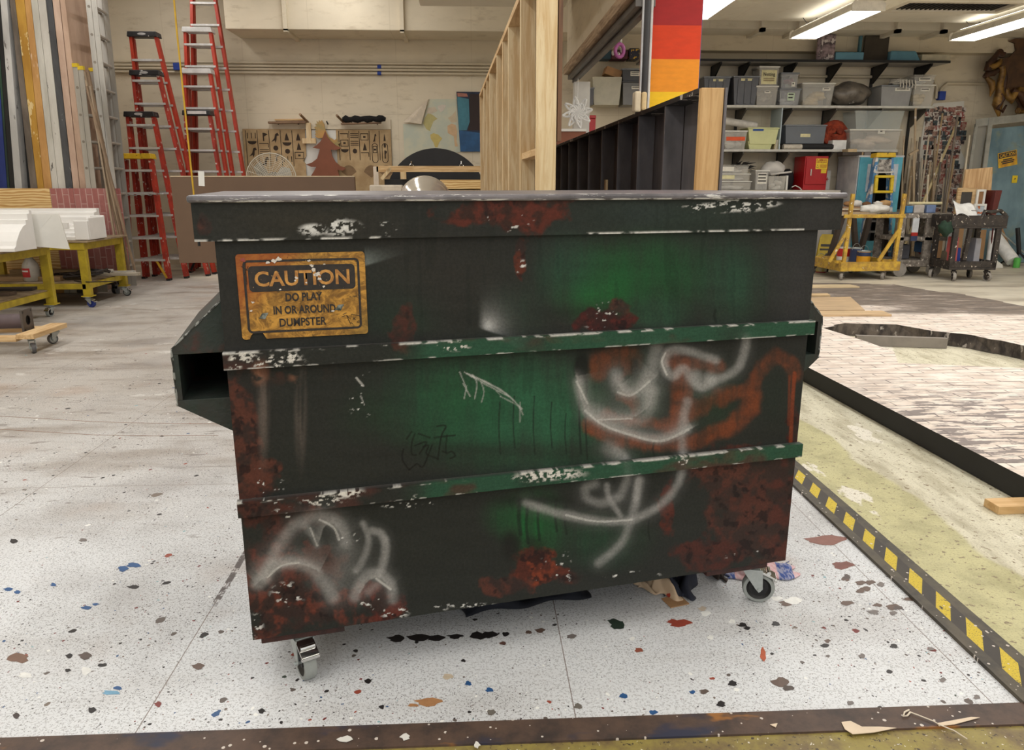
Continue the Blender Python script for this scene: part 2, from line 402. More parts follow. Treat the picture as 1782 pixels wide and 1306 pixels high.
# right hand: long flat duct, a beam behind it
d = MB().bb(2.35, 9.4, 10.25, 11.35, 3.56, 4.1).bb(2.35, 9.4, 6.6, 10.235, 3.56, 4.1)
tag(d.build('air_duct', m_ceil, bevel=.006), 'flat white duct under the ceiling above the hanging lamps', 'duct')
struct(MB().bb(1.9, RW, 12.4, 12.95, 3.65, 4.8).build('trim_3', m_ceil))
struct(MB().bb(1.9, RW, 12.95, BW, 3.42, 4.8).build('trim_4', m_wall))
for i, px in enumerate((1325, 1390, 1560, 1640)):
    p = at(px, 48, 12.4)
    b = MB().bb(p.x - .035, p.x + .035, 12.30, 12.4, 3.6, 3.95).bb(p.x - .035, p.x + .035, 12.3, 12.95, 3.6, 3.65)
    tag(b.build('beam_bracket', m_ceil), 'small cream bracket under the ceiling beam, %s from the rainbow column' % ('first', 'second', 'third', 'fourth')[i], 'bracket', 'beam brackets')
# vent box
va = G(1640, 8, 3.5)
vt = thing('ceiling_vent', 'wood framed dark ceiling vent between the hanging lamps', 'vent', (va.x, va.y - .25, 3.41))
MB().bb(-.75, .75, -.3, -.22, 0, .12).bb(-.75, .75, .22, .3, 0, .12).bb(-.75, -.67, -.22, .22, 0, .12).bb(.67, .75, -.22, .22, 0, .12).build('frame', m_ceil, vt, bevel=.006)
g = MB()
for i in range(22): g.bb(-.66 + i * .06, -.64 + i * .06, -.22, .22, .02, .1)
g.bb(-.67, .67, -.22, .22, .1, .12)
g.build('grille', M('dark_metal', C(58, 52, 46), .5, .4), vt)

# ------------------------------------------------------------------ hanging fluorescent lamps
m_lamp = N('lit_diffuser'); m_lamp.out(col=C(250, 250, 245), emc=(1, 0.97, 0.9, 1), ems=4.5, rough=.4); m_lamp = m_lamp.m
m_up = N('lit_uplight'); m_up.out(col=C(250, 250, 245), emc=(1, 0.97, 0.9, 1), ems=5.0, rough=.4); m_up = m_up.m
m_lampbody = M('lamp_white_metal', C(220, 214, 200), .45)
def hang_lamp(x, y0, y1, z, label):
    t = thing('fluorescent_lamp', label, 'lamp', (x, (y0 + y1) / 2, z), 0, 'hanging fluorescent lamps'); L = (y1 - y0) / 2; w = .19
    MB().prism([(-w, .01), (w, .01), (w * .85, .09), (.08, .14), (-.08, .14), (-w * .85, .09)], -L, L).build('housing', m_lampbody, t, bevel=.006)
    for s in (-1, 1): MB().bb(s * .045 - .025, s * .045 + .025, -L + .04, L - .04, .141, .145).build('uplight', m_up, t)
    MB().bb(-w + .02, w - .02, -L + .03, L - .03, 0, .012).build('diffuser', m_lamp, t)
    for s in (-1, 1):
        MB().prism([(-w - .01, -.005), (w + .01, -.005), (w + .01, .08), (w * .9, .11), (-w * .9, .11), (-w - .01, .08)], s * L - .012, s * L + .012).build('end_cap', m_lampbody, t, bevel=.006)
        MB().tube([(0, s * L * .8, .13), (-.1, s * L * .8, 3.53 - z)], .005, 6).tube([(0, s * L * .8, .13), (.1, s * L * .8, 3.53 - z)], .005, 6).build('hanger', M('dark_metal', C(58, 52, 46), .5, .4), t)
    return t
hang_lamp(4.62, 9.35, 11.15, 3.29, 'hanging fluorescent lamp, the whole one seen in front of the top shelf')
hang_lamp(7.0, 9.3, 11.3, 3.31, 'hanging fluorescent lamp nearest the gold scroll ornament')
hang_lamp(2.78, 7.6, 10.15, 3.33, 'hanging fluorescent lamp cut by the frame beside the rainbow column')
# ================================================================== DUMPSTER
DA = radians(12.737)
D0 = np.array([-0.602, 1.813, 0.0]); DU = np.array([cos(DA), sin(DA), 0]); DV = np.array([-sin(DA), cos(DA), 0])
dump = thing('dumpster', 'dark green theatrical dumpster with rust, white spray paint and a caution sign', 'dumpster', tuple(D0), DA)
def duv(px, py, yl=0.0):                  # measured point on a plane parallel to the dumpster front
    r = ray(px, py); p0 = D0 + DV * yl; t = ((p0 - _o) @ DV) / (r @ DV); q = _o + r * t - D0
    return q @ DU, q[2]
PAINT_GAIN = 0.95
def A(c): return np.array([lin(c[0]), lin(c[1]), lin(c[2])])

def paint(x, y):
    """paint job of the dumpster front at measured spots (x, y); returns linear rgb"""
    n1 = fbm(x / 90, y / 90, 5); n2 = fbm(x / 30 + 50, y / 30, 5); n3 = fbm(x / 13 + 9, y / 13 + 90, 3); streak = fbm(x / 12, y / 130 + 31, 3)
    hst = fbm(x / 90 + 7, y / 14 + 11, 2)
    brush = fbm(x / 60, y / 9 + 3, 2)
    col = np.empty(x.shape + (3,)); col[:] = A((42, 44, 40))
    def lay(c, a):
        nonlocal col
        a = np.clip(a, 0, 1)[..., None]; col = col * (1 - a) + A(c) * a
    def ell(cx, cy, rx, ry, soft=1.0):
        d = np.sqrt(((x - cx) / rx) ** 2 + ((y - cy) / ry) ** 2); return 1 - sstep(1 - soft, 1 + soft * .4, d)
    def line(pts):
        d = np.full(x.shape, 1e9)
        pts = smooth(pts)
        for (ax, ay), (bx, by) in zip(pts[:-1], pts[1:]):
            vx, vy = bx - ax, by - ay; L = vx * vx + vy * vy + 1e-9
            t = np.clip(((x - ax) * vx + (y - ay) * vy) / L, 0, 1)
            d = np.minimum(d, np.hypot(x - ax - vx * t, y - ay - vy * t))
        return d
    def smooth(p, k=6):
        if len(p) < 3: return p
        P = [p[0]] + list(p) + [p[-1]]; out = []
        for i in range(1, len(P) - 2):
            for j in range(k):
                t = j / k; q = []
                for d_ in (0, 1):
                    a, b, c, e = P[i - 1][d_], P[i][d_], P[i + 1][d_], P[i + 2][d_]
                    q.append(.5 * (2 * b + (c - a) * t + (2 * a - 5 * b + 4 * c - e) * t * t + (3 * b - a - 3 * c + e) * t ** 3))
                out.append(tuple(q))
        return out + [p[-1]]
    def stroke(c, pts, w, a, soft=.75, rag=0.0):
        d = line(pts) + (n3 - .5) * rag
        lay(c, a * (1 - sstep(w * (1 - soft), w * 1.15, d)) * (.82 + .36 * (n3 - .5)))
    # ---- dark body tones
    lay((54, 50, 40), ell(520, 385, 170, 40) * .7); lay((54, 46, 40), ell(700, 470, 180, 90) * .35)
    lay((34, 46, 40), ell(640, 520, 120, 90) * .5); lay((62, 60, 62), ell(1385, 490, 60, 110) * .6); lay((60, 58, 58), ell(1420, 370, 60, 50) * .6)
    lay((40, 54, 46), ell(1150, 375, 220, 40) * .75); lay((46, 56, 54), ell(1120, 370, 60, 26) * .5)
    lay((48, 46, 44), ell(400, 520, 50, 140) * .5); lay((44, 40, 38), ell(430, 700, 60, 120) * .6)
    # ---- green paint
    gm = .55 + .9 * (streak - .5) + .5 * (n2 - .5)
    for cx, cy, rx, ry, c, a in ((930, 730, 190, 110, (40, 84, 60), .55), (800, 740, 120, 70, (34, 76, 52), .4), (760, 690, 120, 80, (34, 72, 50), .35), (1200, 480, 160, 90, (34, 66, 48), .45), (1085, 485, 130, 72, (28, 84, 44), .95), (1040, 520, 70, 44, (30, 96, 46), .8), (1140, 470, 110, 60, (26, 74, 40), .6), (1275, 495, 55, 75, (42, 84, 62), .6), (985, 465, 60, 70, (40, 78, 62), .5),
                              (1140, 545, 60, 30, (44, 92, 66), .7), (905, 540, 60, 50, (36, 66, 50), .4), (860, 700, 170, 100, (38, 88, 60), .85), (945, 720, 100, 90, (46, 96, 68), .85), (800, 690, 70, 60, (34, 86, 50), .5), (700, 560, 70, 44, (30, 60, 42), .35),
                              (640, 725, 60, 50, (30, 62, 38), .35), (735, 760, 60, 30, (32, 66, 42), .5), (930, 915, 55, 62, (26, 92, 46), .95), (880, 900, 40, 36, (28, 80, 44), .6), (1040, 940, 90, 50, (32, 74, 48), .55), (1105, 620, 60, 30, (30, 62, 40), .35),
                              (1120, 690, 40, 50, (34, 80, 48), .5), (1235, 690, 60, 70, (34, 66, 42), .5), (1345, 690, 40, 60, (28, 44, 34), .5), (1060, 800, 120, 30, (34, 66, 46), .5), (1050, 975, 60, 22, (38, 58, 46), .5)):
        lay(tuple(q * 1.05 for q in c), ell(cx, cy, rx, ry) * a * np.clip(gm + .25, 0, 1.1))
    lay((24, 30, 26), ell(1000, 470, 420, 330, .4) * np.clip(sstep(.60, .72, streak), 0, 1) * .3)
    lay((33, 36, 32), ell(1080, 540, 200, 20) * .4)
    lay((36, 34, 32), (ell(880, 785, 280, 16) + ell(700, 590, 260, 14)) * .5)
    # ---- rust
    def rust(cx, cy, rx, ry, a=1.0, c1=(90, 52, 41), c2=(56, 41, 37), th=.5):
        m = ell(cx, cy, rx, ry, .9) + (n2 - .5) * 1.1 + (n1 - .5) * .8
        m = sstep(th - .12, th + .16, m) * np.clip(ell(cx, cy, rx * 1.5, ry * 1.5, .5) * 2, 0, 1) * a
        lay(c2, m); lay(c1, m * sstep(.42, .62, n3 * .5 + n2 * .5)); lay((30, 20, 20), m * sstep(.60, .7, fbm(x / 16 + 70, y / 16, 4)) * .8)
    rust(420, 760, 46, 110); rust(440, 835, 60, 50); rust(470, 1010, 90, 140, 1, (98, 50, 39)); rust(530, 1060, 170, 66, 1, (104, 54, 41)); rust(480, 900, 90, 44, .9, (80, 44, 36)); rust(560, 900, 60, 24, .6)
    rust(660, 1045, 70, 40, 1, (96, 44, 34)); rust(560, 990, 60, 50, .6)
    rust(1310, 880, 110, 120, 1, (82, 47, 38), (58, 43, 38), .36); rust(1260, 820, 80, 26, .9); rust(1370, 900, 34, 110, 1, (82, 44, 36)); rust(1240, 965, 90, 36, .9, (80, 42, 34)); rust(1380, 740, 18, 60, .9, (74, 36, 30))
    rust(925, 990, 60, 46, 1, (126, 58, 36), (84, 42, 32)); rust(880, 1020, 60, 26, .9); rust(990, 1005, 44, 20, .8, (100, 46, 32)); rust(1160, 885, 16, 44, .7, (96, 42, 30))
    rust(860, 370, 130, 34, .9, (96, 44, 32), (60, 36, 28)); rust(905, 450, 12, 40, .9, (96, 46, 30)); rust(1050, 555, 60, 26, 1, (82, 34, 30), (56, 32, 30)); rust(1075, 535, 26, 20, .9); rust(700, 565, 26, 50, .6, (86, 44, 36), (60, 38, 32)); rust(355, 395, 18, 24, .7); rust(1000, 590, 60, 10, .8)
    rust(960, 345, 70, 10, .7)
    # leftover drips of rust at the left, under the upper rail
    for cx in (452, 517):
        lay((150, 104, 80), ell(cx, 650, 16, 22, .8) * sstep(.4, .62, n2) * .95)
        lay((112, 100, 92), ell(cx + 6, 720, 11, 90, 1) * sstep(.3, .6, streak) * .7)
    lay((86, 50, 38), ell(480, 645, 90, 26) * sstep(.5, .7, n2) * .5)
    # ---- orange sweep of the right face
    og = (118, 62, 36)
    for pts, w, a in (([(1035, 640), (1060, 622), (1095, 622)], 26, .55), ([(1032, 742), (1080, 762), (1150, 772), (1225, 762), (1285, 730), (1310, 690)], 20, .8), ([(1060, 725), (1120, 735), (1170, 740)], 16, .85),
                      ([(1190, 650), (1185, 690), (1182, 735)], 22, .75), ([(1165, 625), (1200, 632), (1250, 640)], 16, .7), ([(1205, 720), (1250, 690), (1290, 680)], 18, .6), ([(1255, 700), (1305, 670), (1325, 640), (1350, 622), (1372, 630), (1384, 650)], 16, .6),
                      ([(1080, 690), (1100, 700), (1105, 720)], 14, .6), ([(1100, 640), (1080, 660)], 10, .4)):
        d = line(pts) + (n2 - .5) * 22; lay(og, .85 * a * (1 - sstep(w * .3, w * 1.1, d)) * (.6 + .8 * sstep(.35, .65, n3 * .4 + streak * .6)))
    stroke((140, 64, 34), [(1383, 650), (1379, 700), (1376, 768)], 4, .85, .5); stroke((120, 56, 32), [(1374, 655), (1372, 740)], 2.5, .7, .5)
    lay((22, 26, 22), ell(1012, 640, 16, 30, .5)); lay((26, 34, 28), ell(1105, 640, 10, 22, .6) * .9)
    lay((28, 24, 24), ell(890, 950, 22, 30, .7) * .8); lay((30, 26, 24), ell(930, 950, 20, 20, .7) * .6)
    # ---- dark drips
    for px_, a0, a1, w in ((1010, 650, 790, 1.6), (1021, 660, 800, 1.4), (1117, 660, 735, 1.0), (1098, 845, 930, 1.6), (1138, 770, 795, 1.6), (905, 870, 930, 3.0), (918, 880, 945, 2.4), (938, 870, 940, 2.2), (985, 880, 930, 1.6), (968, 870, 925, 1.8), (895, 690, 780, 1.2), (870, 700, 790, 1.2), (930, 690, 790, 1.0), (960, 700, 780, 1.0), (985, 720, 790, 1.0), (1130, 905, 940, 1.2), (1245, 540, 560, 2)):
        stroke((22, 28, 24), [(px_, a0), (px_ - 2, (a0 + a1) / 2), (px_ + 1, a1)], w * 1.5, .8, .6)
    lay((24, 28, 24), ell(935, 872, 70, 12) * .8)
    # ---- white spray
    Wt = (176, 174, 170)
    for pts, w, a in (([(1300, 588), (1296, 612), (1285, 640), (1262, 656), (1240, 662)], 9, .62), ([(1242, 664), (1222, 674), (1205, 664), (1190, 642), (1170, 655), (1157, 640), (1158, 620), (1172, 610), (1200, 612), (1245, 627)], 9, .62), ([(1210, 655), (1222, 668), (1234, 660)], 14, .55),
                      ([(1072, 652), (1076, 676), (1100, 684), (1126, 668), (1134, 640), (1142, 606)], 13, .5), ([(1078, 660), (1085, 680)], 13, .4), ([(1122, 660), (1130, 680)], 12, .3),
                      ([(1006, 665), (1014, 700), (1036, 730), (1085, 752), (1150, 765), (1196, 748)], 10, .62), ([(1030, 715), (1070, 732), (1110, 730), (1130, 710), (1134, 684)], 15, .42), ([(1128, 700), (1133, 680)], 14, .35),
                      ([(1196, 700), (1188, 740), (1188, 780), (1190, 800)], 9, .55), ([(1190, 800), (1180, 842), (1148, 880), (1098, 905), (1040, 907), (975, 894), (915, 876)], 9, .62), ([(1112, 836), (1106, 875), (1094, 915), (1080, 948), (1042, 980)], 9, .5), ([(1111, 835), (1107, 870)], 6, .6),
                      ([(1056, 845), (1060, 868), (1080, 898)], 6, .6), ([(1072, 868), (1045, 876), (1022, 868), (1020, 850), (1035, 843)], 10, .42), ([(1072, 786), (1088, 798), (1092, 830), (1080, 862)], 9, .42), ([(1060, 780), (1080, 795)], 16, .3),
                      ([(448, 1016), (470, 988), (505, 980), (540, 990), (568, 1020), (580, 1040)], 13, .6), ([(462, 1005), (482, 955), (515, 915), (555, 898), (590, 915), (602, 945)], 13, .52), ([(530, 915), (546, 935), (552, 950)], 7, .3),
                      ([(632, 912), (641, 940), (634, 970), (620, 994)], 7, .55), ([(648, 924), (664, 930), (671, 952), (666, 985), (658, 1002)], 8, .66), ([(616, 1040), (632, 1008), (655, 1000), (676, 1014), (684, 1044)], 11, .6), ([(640, 1030), (660, 1015)], 10, .3), ([(600, 960), (598, 985), (585, 1010)], 26, .22)):
        w *= .95; a *= .8; d = line(pts) + (n2 - .5) * 5; edge = 1.0 + .5 * (n3 - .5)
        lay(Wt, a * (1 - sstep(w * .1, w * 1.4, d)) * edge)
        lay((150, 150, 148), .12 * (1 - sstep(0, w * 3.0, d)))
    def cut(pts, w, a, side):
        P2 = smooth(pts); d = np.full(x.shape, 1e9); sg_ = np.zeros(x.shape)
        for (ax, ay), (bx, by) in zip(P2[:-1], P2[1:]):
            vx, vy = bx - ax, by - ay; L = vx * vx + vy * vy + 1e-9
            t = np.clip(((x - ax) * vx + (y - ay) * vy) / L, 0, 1); dd_ = np.hypot(x - ax - vx * t, y - ay - vy * t)
            if (ax, ay) == P2[0]: e_ = t <= 0; endm = np.ones(x.shape)
            else: e_ = (t >= 1) if (bx, by) == P2[-1] else np.zeros(x.shape, bool)
            q_ = dd_ < d; endm = np.where(q_, np.where(e_, np.exp(-dd_ / 6), 1), endm); d = np.where(q_, dd_, d); sg_ = np.where(q_, np.sign((x - ax) * vy - (y - ay) * vx), sg_)
        sd = d * sg_ * side + (n3 - .5) * 5
        lay(Wt, endm * 1.2 * a * np.exp(-np.clip(sd, 0, None) / w) * sstep(-1.5, 1, sd) * (.8 + .5 * (n2 - .5)))
    cut([(1002, 655), (1014, 705), (1040, 735), (1090, 757), (1145, 768), (1205, 745)], 12, .62, 1)
    cut([(1040, 731), (1095, 729), (1125, 712), (1136, 690)], 16, .42, 1)
    cut([(446, 1018), (468, 1000), (495, 985), (525, 982), (556, 996)], 16, .62, 1)
    cut([(556, 940), (566, 915), (582, 912), (596, 935)], 10, .5, 1)
    cut([(1078, 672), (1096, 688), (1128, 668), (1142, 655)], 16, .5, 1)
    cut([(626, 1032), (640, 1012), (660, 1006), (680, 1024)], 9, .5, 1)
    for pts, w, a in (([(1018, 715), (1050, 740), (1100, 758), (1150, 768), (1198, 748)], 2.5, .55), ([(1158, 615), (1152, 630), (1160, 652)], 2.5, .6), ([(1075, 683), (1100, 688), (1130, 664)], 2.2, .5), ([(985, 897), (1040, 908), (1100, 905)], 2.0, .6), ([(1040, 731), (1100, 729)], 1.6, .5), ([(1004, 665), (1022, 702)], 2, .6),
                      ([(465, 1006), (490, 985), (520, 980)], 2, .6), ([(556, 905), (580, 918), (590, 940)], 2.4, .6), ([(540, 920), (552, 950)], 2, .5), ([(655, 1008), (680, 1026)], 2.2, .7),
                      ([(812, 650), (845, 665), (880, 685), (908, 712)], 1.6, .6), ([(808, 648), (850, 672), (885, 690)], 1.2, .5), ([(806, 668), (818, 690)], 1.4, .5), ([(822, 652), (830, 668), (826, 694)], 1.3, .45), ([(905, 700), (905, 735)], 1.4, .3), ([(800, 648), (806, 662), (812, 676)], 1.2, .5), ([(818, 655), (850, 668), (872, 690)], 1.0, .4), ([(836, 662), (842, 682), (838, 700)], 1.1, .4), ([(812, 672), (808, 694)], 1.2, .4), ([(870, 690), (900, 706), (910, 722)], 1.2, .4), ([(620, 658), (632, 672)], 2, .7), ([(628, 690), (634, 705)], 1.5, .5), ([(1255, 700), (1250, 730)], 1, .0)):
        stroke((222, 220, 214), pts, w, a, .5, 2.0)
    # ---- stencilled fan of spray left of centre, and at the sign corner
    def fan(ax, ay, dx, dy, R, cut, a):
        L = math.hypot(dx, dy); dx, dy = dx / L, dy / L
        t = (x - ax) * dx + (y - ay) * dy; s_ = (x - ax) * dy - (y - ay) * dx
        return a * np.exp(-np.hypot(x - ax, y - ay) / R) * sstep(cut, cut - 3, s_)
    f = np.exp(-np.hypot(x - 850, (y - 566) * 1.0) / 15) * sstep(-9, 8, x - 838) * sstep(2, -3, (y - 574) - (x - 842) * .32) * 1.1
    lay((186, 186, 184), f)
    f = np.exp(-np.hypot(x - 872, y - 588) / 15) * sstep(-1, 2, (y - 588) + (x - 872) * .12) * sstep(3, -1, (y - 588) - (x - 866) * .5) * .6
    lay((170, 170, 168), f * (x > 866))
    f = np.exp(-np.hypot(x - 636, y - 458) / 24) * sstep(3, -2, (y - 462) + (x - 636) * .3) * .55
    lay((150, 160, 156), f * (x > 634) * sstep(424, 446, y))
    # ---- chips of white
    ch = fbm(x / 10 + 200, y / 6 + 40, 3, .7); ch2 = fbm(x / 14 + 20, y / 6 + 140, 2)
    for cx, cy, rx, ry, th in ((545, 400, 26, 11, .36), (590, 396, 40, 16, .5), (675, 390, 16, 4, .5), (680, 404, 12, 8, .55), (1290, 357, 50, 13, .50), (1245, 362, 60, 9, .58), (1330, 355, 30, 6, .5), (900, 440, 6, 40, .62), (910, 460, 6, 8, .5), (1040, 560, 26, 14, .60), (1060, 545, 30, 20, .64),
                               (700, 880, 40, 5, .54), (735, 873, 40, 12, .62), (630, 690, 26, 40, .64), (640, 680, 30, 30, .66), (820, 1054, 50, 4, .42), (768, 1056, 14, 8, .5), (500, 1035, 30, 22, .56), (445, 1090, 14, 22, .52), (686, 1066, 26, 14, .6), (600, 940, 10, 10, .55), (620, 935, 6, 8, .5), (1090, 1000, 60, 6, .62), (985, 990, 10, 30, .62), (960, 1000, 30, 30, .66), (500, 895, 26, 12, .58),
                               (1300, 960, 40, 30, .69), (460, 860, 36, 50, .67), (870, 385, 60, 20, .70), (650, 1050, 30, 14, .64)):
        lay((226, 225, 220), ell(cx, cy, rx, ry, .5) * sstep(th + .035, th + .07, ch * .7 + ch2 * .3))
    # ---- thin marker scribble
    for pts in ([(702, 782), (700, 800), (712, 818)], [(712, 818), (725, 808), (731, 812)], [(731, 812), (738, 810), (752, 775)], [(716, 752), (708, 764)], [(722, 755), (717, 770), (716, 790), (724, 792)], [(728, 755), (748, 762)], [(722, 776), (742, 770), (730, 790)], [(736, 778), (746, 776), (742, 790), (760, 798)], [(760, 742), (776, 742), (768, 760), (762, 800)], [(756, 762), (792, 758)], [(778, 758), (776, 788), (786, 786), (792, 794), (784, 798)], [(770, 786), (776, 788)]):
        stroke((14, 10, 8), pts, 1.7, .85, .5)
    # overall brushed variation
    col *= (.90 + .14 * brush * .6 + .28 * n3 * .4)[..., None] * (0.92 + .2 * (hst - .5))[..., None]
    return col

def painted_grid(name, x0, x1, z0, z1, nu, nv, parent, yl, post=None, wrap=0.0, mat=None, back_col=None):
    """a front sheet as a dense grid, painted in its colour attribute; sides and back close it into a solid slab of depth 'wrap'"""
    us = np.linspace(x0, x1, nu); zs = np.linspace(z0, z1, nv); UU, ZZ = np.meshgrid(us, zs)
    P = D0 + UU[..., None] * DU + DV * yl; P[..., 2] = ZZ
    px, py = proj(P.reshape(-1, 3)); px = px.reshape(UU.shape); py = py.reshape(UU.shape)
    col = paint(px, py)
    if post: col = post(col, px, py, UU, ZZ)
    v = np.stack([UU, np.full_like(UU, yl), ZZ], -1).reshape(-1, 3)
    idx = np.arange(nu * nv).reshape(nv, nu)
    f = np.stack([idx[:-1, :-1], idx[:-1, 1:], idx[1:, 1:], idx[1:, :-1]], -1).reshape(-1, 4)
    cols = col.reshape(-1, 3)
    # rim going back
    ring = np.concatenate([idx[0, :], idx[1:, -1], idx[-1, -2::-1], idx[-2:0:-1, 0]]); k = len(ring)
    back = v[ring].copy(); back[:, 1] += wrap
    bc = cols[ring].copy() if back_col is None else np.tile(A(back_col), (k, 1))
    v = np.concatenate([v, back]); cols = np.concatenate([cols, bc])
    b0 = nu * nv; r2 = np.roll(ring, -1); bi = b0 + np.arange(k); b2 = np.roll(bi, -1)
    f = np.concatenate([f, np.stack([r2, ring, bi, b2], -1)])
    me = bpy.data.meshes.new(name); me.from_pydata(v.tolist(), [], f.tolist() + [list(map(int, bi[::-1]))])
    ca = me.color_attributes.new('paint', 'FLOAT_COLOR', 'POINT')
    rgba = np.ones((len(v), 4), np.float32); rgba[:, :3] = np.clip(cols * PAINT_GAIN, 0, .9); ca.data.foreach_set('color', rgba.ravel())
    me.materials.append(mat or m_dump); me.update()
    o = bpy.data.objects.new(name, me); COL.objects.link(o); o.parent = parent
    return o

def mat_dump():
    n = N('weathered_green_paint')
    k = n.attr('paint')
    f = n.noise(None, 130, 4, 0.7)
    k = n.mix(1.0, k, n.mix(n.rng(f, 0.25, 0.75), (0.78, 0.78, 0.78, 1), (1.2, 1.2, 1.2, 1)), 'MULTIPLY')
    n.bump(n.math('ADD', n.noise(None, 90, 5, 0.7), n.math('MULTIPLY', n.noise(n.map(scale=(1, 1, 12)), 12, 4), .5)), 0.18, 0.004)
    return n.out(col=k, rough=0.62, spec=0.25)
m_dump = mat_dump()
m_darkgreen = M('dark_weathered_paint', C(46, 46, 42), .6, 0, .3, 8, C(38, 50, 44), .4, spots=C(74, 40, 34), spot_scale=6, spot_at=(.58, .68))

# hollow body: painted front sheet, sides, back and floor
body = painted_grid('body', 0, 1.637, 0.165, 1.225, 720, 466, dump, 0.0, wrap=0.02)
DD = 0.88
MB().bb(0, .02, .021, DD, .165, 1.225).bb(1.617, 1.637, .021, DD, .165, 1.225).bb(.02, 1.617, DD - .02, DD, .165, 1.225).bb(.02, 1.617, .021, DD - .02, .165, .19).build('side_panels', m_darkgreen, dump)

def trim_post(lo, hi):
    def post(col, px, py, U, Z):
        t = (Z - lo) / (hi - lo); nn = fbm(U * 40, Z * 300, 4); n2 = fbm(U * 7 + 3, Z * 30, 3); ng = fbm(U * 3.1 + 11, Z * 0 + 5, 3); fine = fbm(U * 25, Z * 500, 3)
        g = sstep(.30, .46, ng)[..., None] * .8
        col = col * (1 - g) + A((42, 84, 62)) * g * (.8 + .4 * fine[..., None])
        rr = sstep(.6, .72, fbm(U * 5 + 31, Z * 10, 4))[..., None] * .7
        col = col * (1 - rr) + A((76, 46, 40)) * rr
        e = np.maximum(sstep(.86, .95, t), sstep(.09, .02, t)) * sstep(.53, .60, fbm(U * 30 + 8, Z * 80, 4) * .65 + fbm(U * 4 + 70, Z, 3) * .35)
        e = e[..., None] * .9; col = col * (1 - e) + A((208, 206, 200)) * e
        for cx, cy, rx, ry, th in ((425, 620, 22, 12, .49), (500, 622, 26, 12, .52), (470, 630, 60, 12, .58), (790, 602, 30, 10, .56), (410, 630, 14, 16, .5), (600, 856, 34, 12, .46), (560, 870, 40, 12, .58), (960, 825, 60, 11, .44), (930, 832, 40, 8, .5), (1190, 800, 14, 12, .6)):
            d = np.sqrt(((px - cx) / rx) ** 2 + ((py - cy) / ry) ** 2)
            c_ = (1 - sstep(.5, 1.2, d)) * sstep(th + .02, th + .06, fbm(px / 6 + 200, py / 3.5 + 40, 4)); c_ = c_[..., None]
            col = col * (1 - c_) + A((218, 214, 206)) * c_
        return col
    return post
for nm, lo, hi in (('upper_rail', .913, .955), ('lower_rail', .528, .570)):
    r = painted_grid('rail', -.005, 1.643, lo, hi, 640, 18, dump, -0.022, trim_post(lo, hi), wrap=.0225, back_col=(72, 70, 68))
# lid: skirt band and slab
def band_post(col, px, py, U, Z):
    t = (Z - 1.218) / .085; e = sstep(.085, .02, t) * ((px < 690) | ((px > 1020) & (px < 1400))) * sstep(.36, .5, fbm(U * 30 + 8, Z * 50, 4))
    e = e[..., None] * .9; return col * (1 - e) + A((214, 212, 206)) * e
lid = painted_grid('lid_skirt', -.042, 1.703, 1.218, 1.305, 700, 40, dump, -0.012, band_post, wrap=.02)
MB().bb(-.042, -.022, .009, DD + .02, 1.218, 1.305).bb(1.683, 1.703, .009, DD + .02, 1.218, 1.305).bb(-.022, 1.683, DD, DD + .02, 1.218, 1.305).bb(-.022, 1.683, .009, DD, 1.226, 1.24).build('lid_rim', m_darkgreen, dump)
def mat_lid():
    n = N('worn_lid_paint')
    x, y, z = n.sep()[:3]
    k = n.mix(n.rng(n.noise(n.map(scale=(1, 3, 1)), 6, 5, .65), .35, .65), C(124, 119, 122), C(84, 81, 84))
    ed = n.math('MULTIPLY', n.rng(n.math('ABSOLUTE', n.math('SUBTRACT', z, 1.3085)), .0028, .001), n.rng(n.noise(n.map(scale=(1, 6, 6)), 14, 5, .7), .50, .56))
    k = n.mix(ed, k, C(206, 204, 200))
    k = n.mix(n.math('MULTIPLY', n.rng(y, .02, -.008), n.rng(n.noise(n.map(scale=(1, 6, 6)), 9, 5, .7), .57, .62)), k, C(206, 204, 200))
    n.bump(n.noise(n.map(scale=(1, 6, 6)), 20, 4), .15)
    return n.out(col=k, rough=.38, spec=.5)
MB().bb(-.05, 1.712, -.022, DD + .03, 1.3052, 1.322).build('lid', mat_lid(), dump, bevel=.006)

# fork pockets on the two sides: a square tube with sloped gussets above and below, open to the front
def pocket(sx, y0, y1, w, zt, za, zb, zc, xo):
    s = -1 if sx < 0 else 1; th = .014; m = MB()
    o = lambda q: xo + s * q
    m.prism([(o(0), zt), (o(w), za), (o(w), za - th), (o(0), za - th)], y0, y1)            # upper gusset with tube roof
    m.prism([(o(0), zb + th), (o(w), zb + th), (o(w), zb), (o(0), zc)], y0, y1)            # lower gusset with tube floor
    m.prism([(o(w), za - th), (o(w), zb + th), (o(w - th), zb + th), (o(w - th), za - th)], y0, y1)   # outer cheek
    m.prism([(o(0), za - th), (o(.002), za - th), (o(.002), zb + th), (o(0), zb + th)], y0, y1)
    m.bb(min(o(0), o(w)), max(o(0), o(w)), y1, y1 + .01, zb, za)
    o_ = m.build('fork_pocket', m_darkgreen, dump, bevel=.002)
    we = MB()
    for (xa, za_), (xb, zb_2) in (((o(0), zt), (o(w), za)), ((o(w), za), (o(w), zb))): we.tube([(xa + (xb - xa) * t / 12, y0, za_ + (zb_2 - za_) * t / 12) for t in range(13)], [.0022 * (.4 + abs(sin(t * 2.3))) for t in range(13)], 5)
    we.build('worn_edge', M('worn_white_edge', C(150, 152, 148), .6, 0, .2, 60, C(52, 54, 50), thr=(.46, .54)), o_)
    return o_
pocket(-1, .05, .62, .127, 1.075, .957, .813, .735, -.0005)
pocket(1, .05, .62, .085, 1.04, .95, .82, .745, 1.6375)

